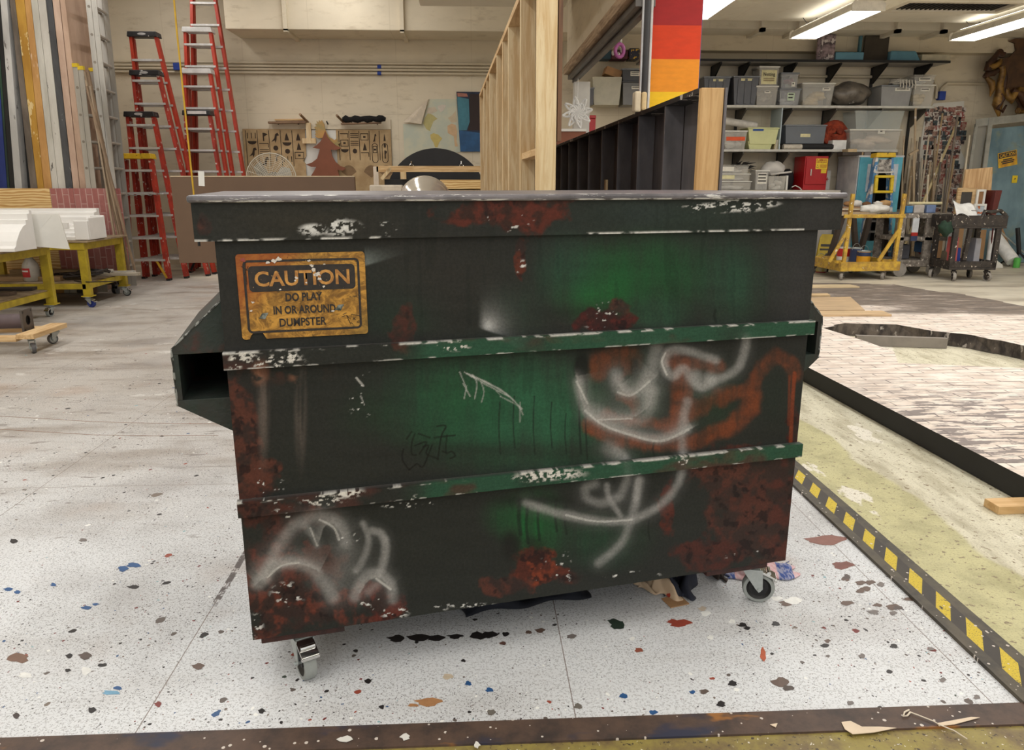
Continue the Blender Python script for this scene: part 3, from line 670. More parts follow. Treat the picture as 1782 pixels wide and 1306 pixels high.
# blocks and casters
m_block = M('rusty_block_paint', C(70, 36, 30), .7, 0, .4, 20, C(48, 30, 28), .3)
for bx, by in ((.02, .012), (1.36, .012), (.02, .62), (1.36, .62)):
    MB().bb(bx, bx + .22, by, by + .24, .142, .165).build('caster_block', m_block, dump, bevel=.002)
m_zinc = M('zinc_metal', C(188, 194, 192), .35, .55, .15, 30)
m_chrome = M('chrome', C(215, 215, 212), .15, 1.0, .1, 30)
m_tread = M('grey_rubber_tread', C(150, 154, 150), .7, 0, .15, 30)
m_blackp = M('black_plastic', C(24, 24, 25), .5, 0, .3, 20)
def caster(parent, loc, rz, r=.05, tread=m_tread, hub=m_blackp, fork=m_zinc, brake=True, wide=.034, top=None):
    """swivel caster; its fork trails along local +y from the swivel at loc (loc = top plate centre, z above the floor)"""
    h = loc[2]; tr = .035
    e = bpy.data.objects.new('caster', None); COL.objects.link(e); e.parent = parent; e.location = loc; e.rotation_euler = (0, 0, rz); e.empty_display_size = .03
    zc = r - h
    f = MB().bb(-.035, .035, -.035, .035, -.005, 0).lathe([(.026, -.005), (.028, -.012), (.022, -.022)], (0, 0, 0), 16)
    f.bb(-wide * .8, wide * .8, -.025, tr, -.026, -.02)
    for s in (-1, 1):
        q = s * wide * .72
        f.prism([(-.024, -.02), (.042, -.02), (tr + .012, zc + .002), (tr, zc - .011), (tr - .012, zc + .002)], q - .0018, q + .0018, 'x')
    f.tube([(-wide * .95, tr, zc), (wide * .95, tr, zc)], .006, 8)
    f.build('fork', fork, e, bevel=.0008)
    t = wide / 2
    MB().lathe([(r * .76, -t), (r * .94, -t), (r, -t * .55), (r, t * .55), (r * .94, t), (r * .76, t)], (0, tr, zc), 28, 'x', False).build('tread', tread, e, smooth=35)
    MB().lathe([(.001, -t * .6), (r * .3, -t * .9), (r * .34, -t * .5), (r * .6, -t * .5), (r * .76, -t * .95), (r * .76, t * .95), (r * .6, t * .5), (r * .34, t * .5), (r * .3, t * .9), (.001, t * .6)], (0, tr, zc), 28, 'x').build('hub', hub, e, smooth=35)
    if brake:
        b = MB().prism([(tr - .005, -.03), (tr + .05, -.052), (tr + .052, -.047), (tr, -.022)], -wide * .72, wide * .72, 'x').tube([(-wide * .6, tr + .028, -.032), (wide * .6, tr + .028, -.032)], .007, 8).bb(-wide * .75, wide * .75, tr + .046, tr + .054, -.058, -.05)
        b.build('brake_pedal', m_chrome, e, bevel=.0008)
    return e
def dl(u, yv, z): return Vector(D0 + DU * u + DV * yv + np.array([0, 0, z]))
g1 = G(520, 1180); q = np.array(g1) - D0; u1, v1 = q @ DU, q @ DV
caster(dump, (u1 + .012, v1 + .034, .142), radians(197), r=.052)
g2 = G(1315, 1043); q = np.array(g2) - D0; u2, v2 = q @ DU, q @ DV
caster(dump, (u2 - .03, v2 + .01, .142), radians(-118), r=.052)
caster(dump, (.12, .74, .142), radians(30), r=.052); caster(dump, (1.5, .74, .142), radians(60), r=.052)

# caution sign: a painted plate with raised lettering
def sign_mat():
    n = N('dirty_orange_sign_paint')
    k = n.mix(n.rng(n.noise(n.map(scale=(1, 1, 1.5)), 22, 6, .7, 1.5), .35, .62), C(204, 152, 68), C(128, 92, 42))
    k = n.mix(n.rng(n.noise(None, 45, 5, .7), .58, .68), k, C(96, 72, 36))
    x, y, z = n.sep()[:3]
    k = n.mix(n.math('MULTIPLY', n.rng(n.math('SUBTRACT', z, x), .06, .16), .75), k, C(150, 72, 30))
    k = n.mix(n.math('MULTIPLY', n.rng(n.math('SUBTRACT', n.math('MULTIPLY', x, 1.3), z), .18, .3), .5), k, C(110, 98, 52))
    return n.out(col=k, rough=.5, spec=.3)
sc = [duv(*p, -.004) for p in ((411, 443), (634, 440), (641, 579), (420, 592))]
cx, cz = sum(p[0] for p in sc) / 4, sum(p[1] for p in sc) / 4
su = math.hypot(sc[1][0] - sc[0][0], sc[1][1] - sc[0][1]); sv = math.hypot(sc[3][0] - sc[0][0], sc[3][1] - sc[0][1]); su2 = math.hypot(sc[2][0] - sc[3][0], sc[2][1] - sc[3][1]); sw = (su + su2) / 2
ang = atan2(sc[1][1] - sc[0][1], sc[1][0] - sc[0][0]) * .5 + atan2(sc[2][1] - sc[3][1], sc[2][0] - sc[3][0]) * .5
hw, hh = sw / 2, sv / 2
def rrect(w, h, r, k=5):
    out = []
    for cx_, cy_, a0 in ((w - r, h - r, 0), (-w + r, h - r, pi / 2), (-w + r, -h + r, pi), (w - r, -h + r, 1.5 * pi)):
        for i in range(k + 1): a = a0 + pi / 2 * i / k; out.append((cx_ + r * cos(a), cy_ + r * sin(a)))
    return out
pl = rrect(hw, hh, .008)
bite = [(-hw * .89, -hh), (-hw * .86, -hh * .9), (-hw * .8, -hh * .82), (-hw * .73, -hh * .8), (-hw * .68, -hh * .86), (-hw * .63, -hh)]
i = max(range(len(pl)), key=lambda k_: (pl[k_][1] < -hh * .99) and -pl[k_][0])
pl2 = [p for p in pl]
# insert the torn notch along the lower edge (runs left to right there)
ks = [k_ for k_, p in enumerate(pl2) if abs(p[1] + hh) < 1e-6 and p[0] < 0][-1]
pl2 = pl2[:ks + 1] + bite + pl2[ks + 1:]
sg = MB().prism(pl2, 0, .003).build('caution_sign', sign_mat(), dump, loc=(cx, -.0035, cz), rot=(0, -ang, 0))
sg['label'] = 'dirty orange caution sign with black lettering'
m_sblk = M('sign_black', C(30, 25, 22), .5, 0, .35, 60, C(46, 38, 32), spots=C(150, 120, 80), spot_scale=150, spot_at=(.66, .7))
m_sorg = M('sign_letter_orange', C(200, 146, 72, 1.1), .5, 0, .3, 40, C(156, 104, 50))
def frame_ring(w, h, r, t):
    a, b = rrect(w, h, r), rrect(w - t, h - t, max(r - t, .002)); k = len(a); m = MB()
    m.add([(p[0], -.0005, p[1]) for p in a + b], [(j, (j + 1) % k, (j + 1) % k + k, j + k) for j in range(k)])
    return m
frame_ring(hw * .905, hh * .86, .012, .0055).build('border', m_sblk, sg)
MB().add([(p[0], -.0005, p[1] + hh * .42) for p in rrect(hw * .83, hh * .30, .010)], [tuple(range(24))]).build('title_bar', m_sblk, sg)
RX = (pi / 2, 0, 0)
text('CAUTION', 'lettering', m_sorg, sg, hw * 1.48, hh * .36, (0, -.0006, hh * .42), RX, .022)
text('DO PLAY', 'lettering', m_sblk, sg, hw * .58, hh * .20, (-.0, -.0004, -hh * .03), RX, .032)
text('IN OR AROUND', 'lettering', m_sblk, sg, hw * .98, hh * .20, (0, -.0004, -hh * .33), RX, .032)
text('DUMPSTER', 'lettering', m_sblk, sg, hw * .74, hh * .20, (-hw * .04, -.0004, -hh * .63), RX, .02)
random.seed(12)
for i_, (cx_, cy_, rr) in enumerate(((-.42, .83, .05), (-.34, .87, .06), (-.52, .80, .035), (.18, .60, .05), (.24, .50, .06), (.16, .70, .04), (.26, .38, .04), (.20, .48, .03), (-.10, .42, .03), (-.12, .36, .025), (.32, .20, .03), (-.36, .16, .02), (.12, .82, .03), (.44, -.40, .03), (-.80, -.12, .03), (-.83, -.32, .025), (.35, .72, .02), (-.88, .86, .05), (.05, .30, .02))):
    k_ = 9; MB().add([(hw * (cx_ + rr * random.uniform(.4, 1.3) * cos(t_ * 2 * pi / k_)), -.0013, hh * (cy_ + rr * 1.1 * random.uniform(.3, 1.2) * sin(t_ * 2 * pi / k_))) for t_ in range(k_)], [tuple(range(k_))]).build('paint_scuff', M('scuff_white', C(222, 214, 204), .6) if i_ != 17 else M('scuff_red', C(150, 70, 60), .6), sg)
for tx, tz in ((-.65, -.45), (.55, -.32)):
    tear = MB().add([(hw * (tx + a), -.0007, hh * (tz + b)) for a, b in ((-.07, -.06), (.02, -.08), (.08, .07), (-.02, .06))], [(0, 1, 2, 3)])
    tear.build('torn_patch', M('torn_green', C(40, 52, 46), .6, 0, .3, 60, C(140, 146, 140)), sg)
sc_ = MB()
for pts in ([(.66, -.52), (.72, -.62), (.74, -.5), (.9, -.56)], [(.66, -.52), (.72, -.75)], [(.76, -.58), (.80, -.64)], [(.80, -.58), (.76, -.64)], [(.72, -.70), (.76, -.75)], [(.82, -.7), (.86, -.66), (.86, -.72), (.82, -.7)], [(.6, -.5), (.66, -.46)], [(.58, -.55), (.64, -.53)], [(-.86, .82), (-.86, .3)], [(-.9, .5), (-.82, .72)], [(-.92, .72), (-.8, .6)]):
    sc_.tube([(hw * a, -.0006, hh * b) for a, b in pts], .0007, 4)
sc_.build('print', m_sblk, sg)
# ================================================================== LEFT OF THE SHOP
def wood(name, light, dark, axis='z', rough=.6, knots=True):
    st = {'z': (14, 14, 1.2), 'x': (1.2, 14, 14), 'y': (14, 1.2, 14)}[axis]
    if name in _mc: return _mc[name]
    n = N(name)
    v = n.map(scale=st)
    g = n.rng(n.noise(v, 2.2, 5, .6, .6), .35, .68)
    k = n.mix(g, light, dark)
    k = n.mix(n.math('MULTIPLY', n.rng(n.noise(v, 9, 3, .6), .55, .68), .4), k, dark)
    if knots: k = n.mix(n.rng(n.vor(None, 5.0)[0], .045, .02), k, tuple(c * .35 for c in dark[:3]) + (1,))
    n.bump(n.noise(v, 9, 3), .06)
    n.out(col=k, rough=rough); _mc[name] = n.m
    return n.m
pine_z = wood('pine_upright', C(232, 212, 172), C(206, 174, 126), 'z')
pine_x = wood('pine_cross', C(222, 190, 142), C(190, 150, 98), 'x')
pine_y = wood('pine_long', C(222, 190, 142), C(190, 150, 98), 'y')
def ply_mat():
    n = N('plywood_face'); v = n.map(scale=(1.2, 1, 6))
    w = n.wave(v, 1.6, 9.0, 3, .9, 'Z')
    k = n.mix(n.rng(w, .25, .8), C(238, 208, 150), C(206, 160, 96))
    n.out(col=k, rough=.6); return n.m
m_ply = ply_mat()
def brick_mat():
    n = N('painted_brick_panel')
    b = n.node('TexBrick', offset=.5); n.set(b.inputs['Vector'], n.map(rot=(pi / 2, 0, 0), loc=(0, 0, 0)))
    sw = n.node('CombineXYZ'); s3 = n.sep(); n.set(sw.inputs[0], s3[2]); n.set(sw.inputs[1], s3[0]); n.set(b.inputs['Vector'], sw.outputs[0])
    for q, v in (('Scale', 1.0), ('Mortar Size', .006), ('Brick Width', .215), ('Row Height', .072), ('Bias', -.1)): b.inputs[q].default_value = v
    b.inputs['Color1'].default_value = C(168, 104, 98); b.inputs['Color2'].default_value = C(186, 132, 126); b.inputs['Mortar'].default_value = C(196, 158, 150)
    k = n.mix(n.math('MULTIPLY', n.rng(n.noise(None, 8, 5, .7), .4, .65), .4), b.outputs['Color'], C(150, 92, 88))
    n.bump(n.math('MULTIPLY', b.outputs['Fac'], -1.0), .3, .004)
    n.out(col=k, rough=.75); return n.m
m_brick = brick_mat()

# ---- upright flats stacked in the dock against the left wall, seen end-on
FY = 9.75
def flat(xs, label, mat, L=1.2, dy=0.0, ztop=4.5):
    """xs: measured left and right edge of the near end at the frame's top (z about 3.9) and lower down"""
    (a0, a1), (b0, b1) = xs
    Y = FY + dy
    A0, A1 = at(a0, 0, FY), at(a1, 0, FY); B0, B1 = at(b0, 325, FY), at(b1, 325, FY)
    def ex(P, Q, z): t = (z - Q.z) / (P.z - Q.z); return Q.x + (P.x - Q.x) * t
    pts = [(ex(A0, B0, 0), 0), (ex(A1, B1, 0), 0), (ex(A1, B1, ztop), ztop), (ex(A0, B0, ztop), ztop)]
    o = MB().prism(pts, Y, Y + L).build('scenery_flat', mat, bevel=.004)
    return tag(o, label, 'flat', 'scenery flats in the dock')
fl = lambda nm, c, c2=None, **k: M(nm, C(*c), .65, 0, .16, 5, C(*c2) if c2 else None, stretch=(1, 1, .3), **k)
flat(((-26, -12), (-1, 12)), 'blue painted scenery flat, farthest left in the dock', fl('flat_blue', (40, 62, 138), (30, 46, 110)))
flat(((-11, -7.5), (12.5, 16.5)), 'thin dark green edged flat between the blue and the white one', fl('flat_green', (42, 74, 54), (26, 44, 36)))
flat(((-7, -1), (17, 25)), 'black flat left of the first white edged flat', fl('flat_black_a', (30, 30, 30), (20, 20, 20)))
flat(((0, 11.5), (25.5, 38)), 'white edged flat with a black flat left and a dark gap right of it', fl('flat_white_a', (206, 204, 200), (178, 176, 172), spots=C(120, 116, 112), spot_scale=14, spot_at=(.66, .69)))
flat(((12, 16), (38.5, 52)), 'black filler for the dark gap between the white edged flat and the grey brown one', fl('gap_black', (26, 25, 24), (18, 18, 18)), dy=.12)  # recessed black panel added where only the dark gap between flats shows
flat(((16.5, 25.5), (52.5, 64.5)), 'grey brown wooden flat left of the mustard one', fl('flat_greybrown', (122, 110, 98), (92, 82, 72)))
flat(((26, 42), (65, 76)), 'mustard flat whose edge is patched with paper tape strips', fl('flat_mustard', (196, 150, 60), (170, 124, 44), spots=C(222, 196, 140), spot_scale=9, spot_at=(.56, .58)))
flat(((42.5, 53), (76.5, 90)), 'orange tan wooden flat right of the mustard one', fl('flat_tan', (206, 158, 96), (182, 134, 76), spots=C(232, 206, 180), spot_scale=4, spot_at=(.62, .66)))
flat(((53.5, 65), (90.5, 101)), 'off white flat touching the orange tan one', fl('flat_white_b', (206, 202, 192), (182, 178, 166), spots=C(110, 106, 100), spot_scale=16, spot_at=(.66, .69)))
flat(((65.5, 79), (101.5, 114)), 'off white flat touching the dark grey one', fl('flat_white_c', (210, 206, 196), (188, 182, 172), spots=C(110, 106, 100), spot_scale=18, spot_at=(.66, .69)))
flat(((80, 90), (115, 126)), 'dark grey flat with bright screw heads', fl('flat_darkgrey', (84, 84, 86), (64, 64, 66), spots=C(190, 190, 190), spot_scale=30, spot_at=(.70, .72)))
flat(((91, 103), (127, 138)), 'pinkish tan flat edge right of the dark grey flat', fl('flat_pink', (206, 178, 158), (182, 152, 132)))
flat(((104, 113), (139, 150)), 'last flat of the dock, grey brown edge and wide pinkish side', [fl('flat_pinkside', (200, 170, 148), (176, 146, 124))], L=.9)
p = MB(); q0 = at(113, 33, FY)
# ---- boards standing behind the tables
def board(x0, x1, Y, y_top, name, label, cat, mat, th=.02, z0=.24, grp=None):
    a, b = at(x0, y_top, Y), at(x1, y_top, Y)
    o = MB().bb(0, b.x - a.x, 0, th, 0, a.z - z0).build(name, mat, loc=(a.x, Y, z0), bevel=.002)
    return tag(o, label, cat, grp)
board(-60, 85.5, 9.66, 328, 'plywood_sheet', 'bright plywood sheet standing behind the yellow tables', 'plywood', m_ply)
board(86, 126.5, 9.66, 328, 'brick_panel', 'narrow pink brick patterned panel beside the plywood sheet', 'panel', m_brick)
board(127, 198, 9.665, 328, 'brick_panel', 'widest pink brick patterned panel behind the table corner', 'panel', m_brick)
board(199, 208, 9.70, 328, 'brick_panel', 'thin strip of brick patterned panel nearest the red ladders', 'panel', m_brick)
dk = thing('panel_dolly', 'low dark dolly carrying the plywood and brick panels', 'dolly', (-5.1, 9.68, 0))
MB().bb(-.72, .75, -.05, .06, .12, .235).build('deck', M('dark_timber', C(66, 54, 44), .7), dk)
for ux in (-.6, .6): MB().lathe([(.045, -.02), (.05, 0), (.045, .02)], (ux, 0, .05), 14, 'x').bb(ux - .02, ux + .02, -.03, .03, .06, .12).build('wheel', m_blackp, dk)

# ---- extension ladders leaning on the dock
m_alu = M('aluminium', C(186, 182, 174), .42, .5, .18, 6, stretch=(1, 1, .2))
m_alud = M('dull_aluminium', C(142, 134, 122), .5, .4, .2, 6)
m_ycap = M('yellow_plastic', C(222, 190, 40), .45)
def ext_ladder(label, pts, wid, zt, double, caps, rz=0.1, mat=None, rungs=None):
    """pts: (x, Y) of the near rail at z=0 and at zt"""
    (xa, xb), Y = pts
    t = thing('extension_ladder', label, 'ladder', (xa, Y, 0), rz); lean = (xb - xa) / zt
    for k, off in enumerate((0, .062) if double else (0,)):
        H = zt - k * .03
        for s in (0, wid):
            m = MB()
            vs = [(off + q[0], s + q[1]) for q in ((0, 0), (.058, 0), (.058, .012), (.006, .012), (.006, .03), (0, .03))]
            n_ = len(vs)
            m.add([(x, y, 0.02) for x, y in vs] + [(x + lean * H, y, H) for x, y in vs], [tuple(range(n_)), tuple(range(2 * n_ - 1, n_ - 1, -1))] + [(i, (i + 1) % n_, (i + 1) % n_ + n_, i + n_) for i in range(n_)])
            m.build('rail', mat or m_alu, t)
            if caps: MB().bb(off - .004 + lean * H, off + .062 + lean * H, s - .006, s + .034, H - .03, H + .012).build('end_cap', m_ycap, t)
        z = .3
        while z < H - .1:
            MB().tube([(off + .03 + lean * z, -.003, z), (off + .03 + lean * z, wid + .03, z)], .016, 8).build('rung', m_alud if k == 0 else m_alu, t)
            z += .305
    return t
a = at(148, 0, 9.86); b = at(184, 325, 9.86); sl = (a.x - b.x) / (a.z - b.z)
ext_ladder('tall aluminium extension ladder standing in the corner by the left wall', ((b.x - sl * b.z, b.x + sl * (4.3 - b.z)), 9.86), .40, 4.3, True, False, .12)
a = at(126, 112, 9.70); b = at(150, 325, 9.70); sl = (a.x - b.x) / (a.z - b.z)
ext_ladder('short aluminium extension ladder with yellow end caps in front of the tall one', ((b.x - sl * b.z, a.x), 9.70), .36, a.z, True, True, -.05)
# ---- loose sticks leaning between the ladders
for i, (x0, y0, x1, y1, c) in enumerate(((148, 125, 190, 330, (166, 142, 116)), (150, 140, 193, 330, (188, 164, 136)), (153, 122, 196, 330, (140, 116, 92)), (157, 150, 186, 330, (176, 156, 132)), (151, 150, 198, 330, (152, 128, 104)))):
    Y = 9.62 - .02 * i; a, b = at(x0, y0, Y), at(x1, y1, Y); f = a + (b - a) * ((a.z - .02) / (a.z - b.z)); f = Vector((b.x + (b.x - a.x) / (b.z - a.z) * (.26 - b.z), Y, .26))
    o = MB().bar(f, a, .02, .03, (0, 1, 0)).build('wood_strip', wood('strip_wood_%d' % i, C(*c), C(*[q * .8 for q in c]), 'z', knots=False))
    tag(o, 'thin wooden strip in the bundle leaning against the extension ladders', 'strip', 'thin wood strips by the extension ladders')

# ---- red fibreglass stepladders, folded and leaning on the back wall
m_red = M('red_fibreglass', C(192, 62, 40), .45, 0, .2, 7, spots=C(226, 206, 196), spot_scale=18, spot_at=(.70, .73))
m_redw = M('red_fibreglass_worn', C(182, 58, 40), .5, 0, .25, 7, C(146, 46, 34), spots=C(214, 196, 184), spot_scale=13, spot_at=(.60, .66))
m_step = M('ladder_step_metal', C(206, 204, 200), .45, .3, .15, 20)
m_cap_w = M('cap_white', C(214, 212, 208), .45); m_cap_b = M('cap_black', C(36, 36, 38), .45, 0, .3, 20, spots=C(190, 188, 184), spot_scale=12, spot_at=(.62, .66))
m_cap_y = M('cap_yellow', C(222, 182, 40), .45, 0, .2, 14, spots=C(40, 36, 24), spot_scale=20, spot_at=(.6, .66))
m_logo = M('logo_pale', C(214, 210, 206), .5); m_braces = M('brace_yellow', C(206, 160, 44), .5)
def stepladder(x, Y, h, wt, wb, cap, label, red=None, lean=.03, shift=0.0, logo='oval', braces=None, name='stepladder', grp='folded red stepladders', step_mat=None):
    red = red or m_red
    t = thing(name, label, 'ladder', (x, Y, 0), 0, grp); t.rotation_euler = (-lean, 0, 0)
    W_ = lambda z: (wb + (wt - wb) * z / h) / 2
    dx = lambda z: shift * z / h
    for s in (-1, 1):
        m = MB()     # front rails: channels
        for w0, w1, y0, y1 in ((.0, .012, 0, .075), (-.03, 0, 0, .012), (-.03, 0, .063, .075)):
            q0, q1 = (s * (W_(0) + w0), s * (W_(0) + w1)), (s * (W_(h) + w0), s * (W_(h) + w1))
            vs = [(q0[0] , y0, 0.015), (q0[1], y0, 0.015), (q0[1], y1, 0.015), (q0[0], y1, 0.015), (q1[0] + dx(h), y0, h - .05), (q1[1] + dx(h), y0, h - .05), (q1[1] + dx(h), y1, h - .05), (q1[0] + dx(h), y1, h - .05)]
            m.add(vs, [(0, 1, 2, 3), (7, 6, 5, 4), (0, 4, 5, 1), (1, 5, 6, 2), (2, 6, 7, 3), (3, 7, 4, 0)])
        m.build('front_rail', red, t)
        m = MB()     # rear rails
        k = .75
        vs = [(s * (W_(0) * .98), .12, .015), (s * (W_(0) * .98 - .022), .12, .015), (s * (W_(0) * .98 - .022), .17, .015), (s * (W_(0) * .98), .17, .015)]
        vs += [(s * W_(h) + dx(h), .085, h - .08), (s * (W_(h) - .022) + dx(h), .085, h - .08), (s * (W_(h) - .022) + dx(h), .135, h - .08), (s * W_(h) + dx(h), .135, h - .08)]
        m.add(vs, [(0, 1, 2, 3), (7, 6, 5, 4), (0, 4, 5, 1), (1, 5, 6, 2), (2, 6, 7, 3), (3, 7, 4, 0)]).build('rear_rail', red, t)
        MB().bb(s * W_(0) - .025, s * W_(0) + .025, -.005, .09, 0, .03).build('foot', m_blackp, t)
    z = .305; i = 0
    while z < h - .12:
        w = W_(z)
        m = MB().bb(-w + dx(z), w + dx(z), -.012, .085, z - .028, z).prism([(-w + dx(z), z - .028), (-w + .02 + dx(z), z - .028), (-w + dx(z), z - .11)], .01, .03).prism([(w + dx(z), z - .028), (w - .02 + dx(z), z - .028), (w + dx(z), z - .11)], .01, .03)
        m.build('step', step_mat or m_step, t)
        if z > .6: MB().bb(-w * .93 + dx(z), w * .93 + dx(z), .13, .15, z - .02, z + .005).build('rear_brace', step_mat or m_step, t)
        z += .305; i += 1
    if braces:
        for s in (-1, 1): MB().bar((s * W_(.3) * .55, 0, .30), (s * W_(0) * .95, 0, .04), .03, .012, (0, 1, 0)).build('knee_brace', braces, t)
    w = W_(h) + .03
    c = MB().prism([(-w + dx(h), h - .07), (w + dx(h), h - .07), (w - .012 + dx(h), h), (-w + .012 + dx(h), h)], -.035, .15).build('top_cap', cap, t, bevel=.008)
    if logo == 'oval': MB().lathe([(.001, 0), (.045, 0)], (0, 0, 0), 20, 'y').build('logo', m_logo, c, loc=(dx(h), -.0365, h - .035)).scale = (1.3, 1, .38)
    elif logo == 'plate': MB().bb(-w * .6 + dx(h), w * .7 + dx(h), -.038, -.0362, h - .055, h - .012).build('label_plate', m_logo, c)
    return t
stepladder(-4.37, 11.70, 3.41, .36, .86, m_cap_b, 'tallest red stepladder of the left group, black top cap', shift=-.25, lean=.012)
stepladder(-4.35, 11.46, 2.87, .36, .78, m_cap_b, 'red stepladder second tallest of the left group, scuffed black cap', m_redw, shift=-.2, lean=.012)
stepladder(-4.48, 11.2, 2.30, .36, .60, m_cap_b, 'paint spattered red stepladder just behind the yellow capped one', m_redw, shift=-.10, lean=.012)
stepladder(-4.62, 10.94, 1.735, .37, .58, m_cap_y, 'shortest red stepladder of the left group, with a yellow top cap', m_redw, shift=.04, lean=.012, logo=None, braces=m_braces)
stepladder(-3.99, 12.49, 4.55, .28, 1.0, m_cap_w, 'tallest red stepladder of the right group, running out of the frame', shift=.0, lean=.008)
stepladder(-4.05, 12.30, 3.58, .38, .86, m_cap_w, 'red stepladder with white cap, second tallest of the right group', shift=.0, logo=None, lean=.006)
stepladder(-4.05, 12.115, 2.98, .38, .80, m_cap_w, 'red stepladder with white cap, third tallest of the right group', m_red, shift=0, logo=None, lean=.004)
stepladder(-4.04, 11.93, 2.38, .36, .68, m_cap_b, 'shortest red stepladder of the right group, black cap with a white label plate', m_redw, shift=0.0, lean=.002, logo='plate', braces=m_cap_b)
ch = MB()
for i in range(14):
    x = -4.93 + i * .05
    ch.tube([(x + .032 * cos(t_ * pi / 4), 10.895 + (.012 * sin(t_ * pi / 4) if i % 2 else 0), 1.20 - .012 * sin(pi * i / 13) + (0 if i % 2 else .012 * sin(t_ * pi / 4))) for t_ in range(9)], .004, 5, False)
tag(ch.build('chain', m_zinc), 'thin steel chain tied across the yellow capped red stepladder', 'chain')

# ---- yellow rolling tables
m_ytab = M('mustard_yellow_paint', C(196, 172, 44), .5, 0, .15, 8, C(168, 146, 38))
m_deck = M('worn_table_board', C(170, 150, 122), .6, 0, .25, 6, C(120, 102, 80))
m_bluewheel = M('blue_wheel', C(44, 62, 140), .5)
def table(x1, y0, y1, x0, h, label, wheels):
    t = thing('rolling_table', label, 'table', (x1, y0, 0)); L = x0 - x1; Dp = y1 - y0
    q = MB().bb(L, .04, -.04, .0, h - .10, h - .02).bb(L, .04, Dp, Dp + .04, h - .10, h - .02).bb(-.0, .04, 0, Dp, h - .10, h - .02).bb(L, L + .04, 0, Dp, h - .10, h - .02)
    q.build('top_frame', m_ytab, t, bevel=.003)
    MB().bb(L - .02, .09, -.06, Dp + .06, h - .02, h).build('table_top', m_deck, t, bevel=.002)
    s = MB().bb(L, .0, -.03, .01, .20, .26).bb(L, 0, Dp - .01, Dp + .03, .20, .26).bb(-.03, .01, 0, Dp, .20, .26).bb(L, L + .04, 0, Dp, .2, .26)
    s.build('shelf_frame', m_ytab, t, bevel=.003)
    MB().bb(L + .02, -.01, .01, Dp - .01, .262, .272).build('shelf', m_deck, t)
    for i, (lx, ly) in enumerate(((0, 0), (0, Dp), (L + .03, 0), (L + .03, Dp))):
        m = MB().bar((lx, ly, .13), (lx + (.0 if i < 2 else 0), ly, h - .05), .085, .06, (0, 1, 0)).bb(lx - .06, lx + .06, ly - .05, ly + .05, .118, .13)
        m.build('leg', m_ytab, t, bevel=.003)
        caster(t, (lx, ly - .02, .118), wheels[i % len(wheels)][0], .045, *wheels[i % len(wheels)][1:])
    return t
TA = table(-4.40, 7.05, 8.05, -6.0 + .4, .735, 'yellow rolling table at the left edge carrying the big white cornice', [(radians(160), m_blackp, m_tread, m_zinc, True), (radians(170), m_tread, m_blackp, m_zinc, True)])
TB = table(-4.30, 8.62, 9.50, -5.75, .735, 'yellow rolling table farther back carrying white stepped mouldings', [(radians(-100), m_bluewheel, m_bluewheel, m_zinc, True), (radians(-80), m_blackp, m_tread, m_zinc, True)])
# ---- white mouldings
m_white = M('white_primed_moulding', C(240, 238, 234), .5, 0, .05, 4)
m_white2 = M('white_board', C(226, 224, 216), .55, 0, .06, 6)
cr = [(.0, 0), (-.22, .0), (-.22, .03), (-.19, .05), (-.17, .09), (-.10, .17), (-.03, .22), (.02, .235), (.02, .275), (.06, .275), (.06, .33), (.10, .33), (.10, .36), (.14, .36), (.14, 0)]
cz = .74
o = MB().prism([(y, z) for y, z in cr], -1.5, 0, 'x').build('cornice', m_white, loc=(-4.16, 7.36, cz), bevel=.003, smooth=False)
tag(o, 'big white crown cornice lying on the front yellow table', 'moulding')
e = at(115, 430, 7.5)
o = MB().prism([(-.30, 0), (.20, 0), (.20, .36), (-.30, .36)], 0, .03, 'x').add([(.0305, -.29, .01), (.0305, .19, .35), (.0305, .195, .347), (.0305, -.285, .005)], [(0, 1, 2, 3)])
o = MB().prism([(.06, -.03), (.38, -.07), (.33, .27), (.02, .27), (.02, .1)], -.012, .012).prism([(.08, .05), (.27, .262), (.278, .262), (.08, .042)], -.0135, -.0118)
o = o.build('return_board', m_white2, loc=(-4.29, 7.52, .79), rot=(0, 0, .35), bevel=.003)
tag(o, 'white mitred return board at the end of the big crown cornice', 'moulding')
def stepmould(prof, x0, x1, y, z, label):
    o = MB().prism(prof, x0, x1, 'x').build('stepped_moulding', m_white, loc=(0, y, z), bevel=.0025)
    return tag(o, label, 'moulding', 'white mouldings on the rear table')
stepmould([(0, 0), (.36, 0), (.36, .32), (.29, .32), (.29, .285), (.22, .275), (.22, .24), (.15, .225), (.15, .15), (.08, .14), (.08, .09), (0, .08)], -5.7, -4.42, 9.02, .737, 'long white stepped moulding at the back of the rear yellow table')
stepmould([(0, 0), (.34, 0), (.34, .16), (.27, .15), (.27, .12), (.2, .11), (.2, .08), (.1, .07), (.1, .04), (0, .035)], -5.7, -4.24, 8.64, .737, 'low white stepped moulding at the front of the rear yellow table')
dn = thing('corner_moulding', 'white mitred corner moulding with dentil blocks on the rear table end', 'moulding', (-4.33, 8.66, .9))
MB().bb(-.02, .13, .33, .36, -.16, .09).bb(-.02, .13, -.06, -.025, -.16, .05).bb(.1, .13, -.025, .33, -.16, .08).build('body', m_white, dn, bevel=.01)
for i in range(3): MB().bb(-.34 + i * .1, -.28 + i * .1, -.07, -.025, -.04, .03).build('dentil', m_white, dn, bevel=.004)
